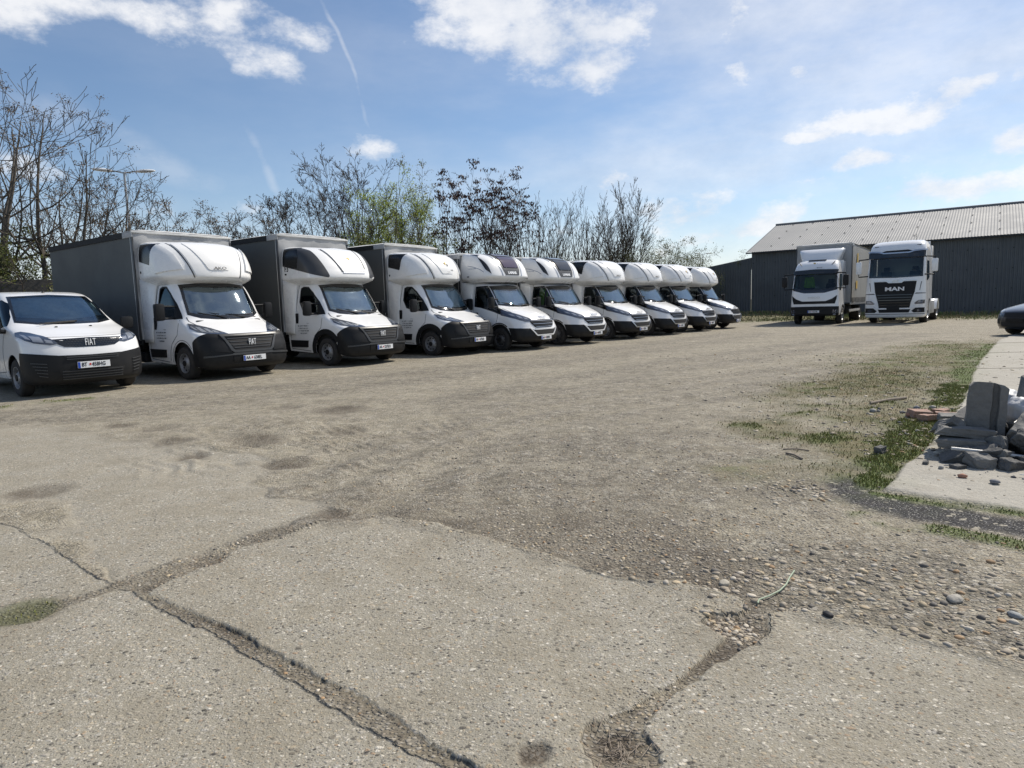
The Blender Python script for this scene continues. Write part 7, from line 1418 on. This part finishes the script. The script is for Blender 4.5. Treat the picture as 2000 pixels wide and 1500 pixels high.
chunk('rubble_chunk', 'jagged blue-grey chunk below the large tilted one', 4.00, 4.83, .11, .22, .18, .16, (12, 30, 50), conc_d, 8)
chunk('rubble_chunk', 'broken pale tube-like chunk at the front right of the heap', 3.84, 4.63, .07, .16, .09, .10, (20, -25, 60), conc_g, 9)
chunk('rubble_chunk', 'flat leaning slab piece at the right edge, upper part of the heap', 4.42, 5.50, .36, .24, .10, .36, (-15, 12, -20), conc_g, 10)
chunk('rubble_chunk', 'dark base chunk beneath the right side of the heap', 4.25, 5.15, .10, .50, .40, .24, (5, 8, 15), conc_d, 11)
chunk('rubble_chunk', 'dark chunk behind the upright slab', 4.25, 5.75, .12, .60, .45, .26, (0, -8, 40), conc_d, 12)
chunk('rubble_chunk', 'big chunk under the white sack', 4.55, 5.35, .14, .50, .40, .30, (6, 4, 70), conc_d, 13)
chunk('rubble_chunk', 'lone dark stone lump on the pad edge left of the stack', 3.10, 5.43, .03, .09, .07, .055, (0, 0, 30), conc_d, 14, rough=.03)
chunk('rubble_chunk', 'small flat dark piece on the pad in front of the stack', 3.32, 4.78, .012, .10, .06, .03, (0, 0, 10), conc_d, 15, rough=.02)
chunk('rubble_chunk', 'small dark piece beside the shadow of the heap', 3.16, 4.92, .012, .05, .04, .025, (0, 0, 50), conc_d, 16, rough=.02)
chunk('rubble_chunk', 'dark broken piece in the shade front of the heap, left', 3.66, 4.72, .035, .16, .10, .07, (14, 8, 15), conc_d, 17)
chunk('rubble_chunk', 'dark broken piece in the shade front of the heap, right', 3.82, 4.78, .04, .14, .12, .09, (-12, 18, 75), conc_d, 18)
for i, (x, y, z, dx, rz_, lb) in enumerate(((4.35, 6.72, .035, .26, 20, 'nearest reddish brick piece on the pad corner'), (4.58, 6.80, .035, .22, -30, 'reddish brick beside the nearest one, turned away'), (4.70, 7.08, .03, .26, 40, 'far reddish brick behind the upright slab'), (4.42, 7.02, .03, .22, 0, 'leftmost reddish brick piece at the grass edge'), (4.85, 6.75, .03, .2, 75, 'pinkish brick half hidden by the upright slab'))):
    chunk('brick', lb, x, y, z, dx, .13, .065, (4 * i - 6, 3, rz_), brick, 30 + i, 'brick', .02)
chunk('concrete_block', 'flat dark block lying behind the stack near the bricks', 4.33, 6.25, .04, .34, .16, .07, (0, 0, 12), conc_d, 36, 'concrete block', .03); chunk('concrete_block', 'flat block with sunlit top between bricks and stack', 4.45, 6.50, .05, .30, .16, .06, (3, 0, -8), conc_g, 37, 'concrete block', .03)
rq = random.Random(21); looks = ['triangular', 'long thin', 'lumpy', 'flat', 'pointed', 'squarish', 'narrow', 'broad', 'tilted', 'stubby', 'split', 'cracked', 'wedge-like', 'slanted', 'chipped', 'blunt']
spots = [((3.93, 4.68), 'beneath the pale pipe end'), ((4.02, 4.60), 'at the lower right corner of the heap'), ((3.74, 4.98), 'tucked under the upright slab'), ((4.10, 4.72), 'at the right edge below the large tilted chunk'), ((3.50, 4.80), 'before the wedge shaped chunk'), ((4.18, 4.88), 'right of the jagged blue-grey chunk'),
  ((3.95, 5.24), 'wedged behind the upright slab foot'), ((4.35, 5.05), 'at the right edge in mid height'), ((4.30, 5.55), 'behind the pale sack'), ((4.62, 5.70), 'under the torn plastic sheet'), ((4.10, 5.48), 'between slab and sack'), ((3.60, 5.32), 'behind the stacked blocks'),
  ((3.90, 4.90), 'on the dark broken pieces'), ((4.75, 5.95), 'at the back of the heap'), ((4.50, 6.05), 'low at the back of the heap'), ((3.42, 4.98), 'left of the lowest block')]
for i, ((x, y), pl_) in enumerate(spots):
    b_ = rq.uniform(.07, .16); zl = .04 if i in (0, 1, 3, 4, 15, 14) else rq.uniform(.08, .26)
    chunk('rubble_chunk', '%s grey chunk %s' % (looks[i], pl_), x, y, zl, b_ * rq.uniform(.9, 1.7), b_ * rq.uniform(.7, 1.1), b_ * rq.uniform(.4, .8), (rq.uniform(-35, 35), rq.uniform(-35, 35), rq.uniform(0, 180)), conc_g if i % 3 else conc_d, 70 + i)
v, f = ico(4); v = v * (1 + .10 * np.sin(v[:, :1] * 5 + 1) * np.cos(v[:, 2:] * 6) + .04 * np.sin(v[:, 1:2] * 15 + v[:, :1] * 11)) * np.array([.17, .14, .13])
o = np_mesh('sack', v, f, sackm); o.location = (4.22, 5.32, .33); o.rotation_euler = (.2, .5, .4); tag(o, 'crumpled pale plastic sack lying on the rubble heap', 'sack')
v2 = v * np.array([.8, .8, .55]); o = np_mesh('plastic_sheet', v2, f, sackm); o.location = (4.50, 5.85, .38); o.rotation_euler = (.4, -.3, 1.4); tag(o, 'torn whitish plastic sheet behind the leaning slab piece', 'plastic sheet')
def rod(name, label, pts, r, m, cat): o = MB().tube(pts, r, 7).build(name, m, None, angle=50); tag(o, label, cat); return o
rod('pipe', 'pale pipe lying slantwise across the front of the rubble', [(3.36, 4.93, .155), (3.58, 4.86, .135), (3.88, 4.76, .10)], .012, plast, 'pipe')
rod('rebar', 'thin pale rod resting on the rubble beside the sack', [(3.98, 5.12, .30), (4.3, 5.3, .40), (4.6, 5.5, .46)], .006, plast, 'rod')
rod('wire', 'thin wire lying on the pad before the rubble', [(3.56, 4.50, .055), (3.66, 4.44, .058), (3.8, 4.42, .056)], .004, plast, 'wire')
g0 = [(1.055, 2.755), (1.075, 2.79), (1.13, 2.82), (1.20, 2.87), (1.255, 2.93), (1.30, 3.00), (1.355, 3.075)]
rod('garden_cord', 'pale green cord curling over the pebbles', [(a, b, gh(a, b) + .012) for a, b in g0], .0038, mat('green_cord', (.27, .33, .23), .6), 'cord')
for i, (lb, a, b, r_) in enumerate((('long thin stick on the dry grass', (4.42, 8.0), (5.05, 8.31), .016), ('straight stick on gravel, the upper of two', (2.38, 5.68), (2.57, 5.59), .006), ('dark short stick just below the straight one', (2.34, 5.52), (2.38, 5.30), .009))):
    rod('stick', lb, [(a[0], a[1], gh(*a) + r_), ((a[0] + b[0]) / 2 + .01, (a[1] + b[1]) / 2 + .012, gh(*b) + r_ + .006), (b[0], b[1], gh(*b) + r_)], r_, woodm, 'stick')
rs2 = np.random.RandomState(9); n = 420; X = rs2.uniform(3.1, 5.3, n); Y = rs2.uniform(4.3, 7.6, n); cX = 3.7 + (Y - 4.6) * .42; k = np.abs(X - cX) < .55 + .25 * rs2.randn(n); X, Y = X[k], Y[k]; n = len(X); iv, if_ = ico(1); S = .006 + .035 * rs2.rand(n) ** 3
ang = rs2.rand(n) * 6.3; dfm = 1 + .35 * (rs2.rand(n, len(iv)) - .5); P3 = iv[None] * (S[:, None, None] * np.stack([rs2.uniform(.8, 1.6, n), rs2.uniform(.6, 1.1, n), rs2.uniform(.4, .8, n)], 1)[:, None]) * dfm[..., None]
Zg = ground_fields(X, Y)[0]; V = np.stack([P3[..., 0] * np.cos(ang)[:, None] - P3[..., 1] * np.sin(ang)[:, None] + X[:, None], P3[..., 0] * np.sin(ang)[:, None] + P3[..., 1] * np.cos(ang)[:, None] + Y[:, None], P3[..., 2] + (Zg + S * .4)[:, None]], -1).reshape(-1, 3)
pc = np.array([(.2, .2, .21), (.3, .29, .27), (.38, .2, .14), (.1, .1, .11)])[rs2.choice(4, n, p=[.4, .25, .15, .2])]
cr_ = np_mesh('rubble_crumbs', V, (if_[None] + (np.arange(n) * len(iv))[:, None, None]).reshape(-1, 3), attr_mat('crumb', .9), np.repeat(pc, len(iv), 0), smooth=False); cr_['kind'] = 'stuff'; tag(cr_, 'small crumbs of broken concrete and brick around the heap', 'rubble')
# twigs scattered in the two dirt holes
b = MB(); rt = random.Random(5)
for i in range(60):
    x, y = rt.gauss(.29, .045), rt.gauss(1.86, .045); a = rt.uniform(0, 3.14); l = rt.uniform(.01, .04); z = gh(x, y) + .006; b.tube([(x - cos(a) * l, y - sin(a) * l, z), (x + cos(a) * l, y + sin(a) * l, z + rt.uniform(0, .006))], .0011, 3)
tw = b.build('twigs', woodm); tw['kind'] = 'stuff'; tag(tw, 'thin dead twigs caught in the pothole at the bottom of the photo', 'twigs')
o = chunk('white_scrap', 'white scrap lying in the grass before the dark annex', 15.3, 47.5, .12, .5, .3, .12, (0, 0, 20), sackm, 60, 'scrap', .03)
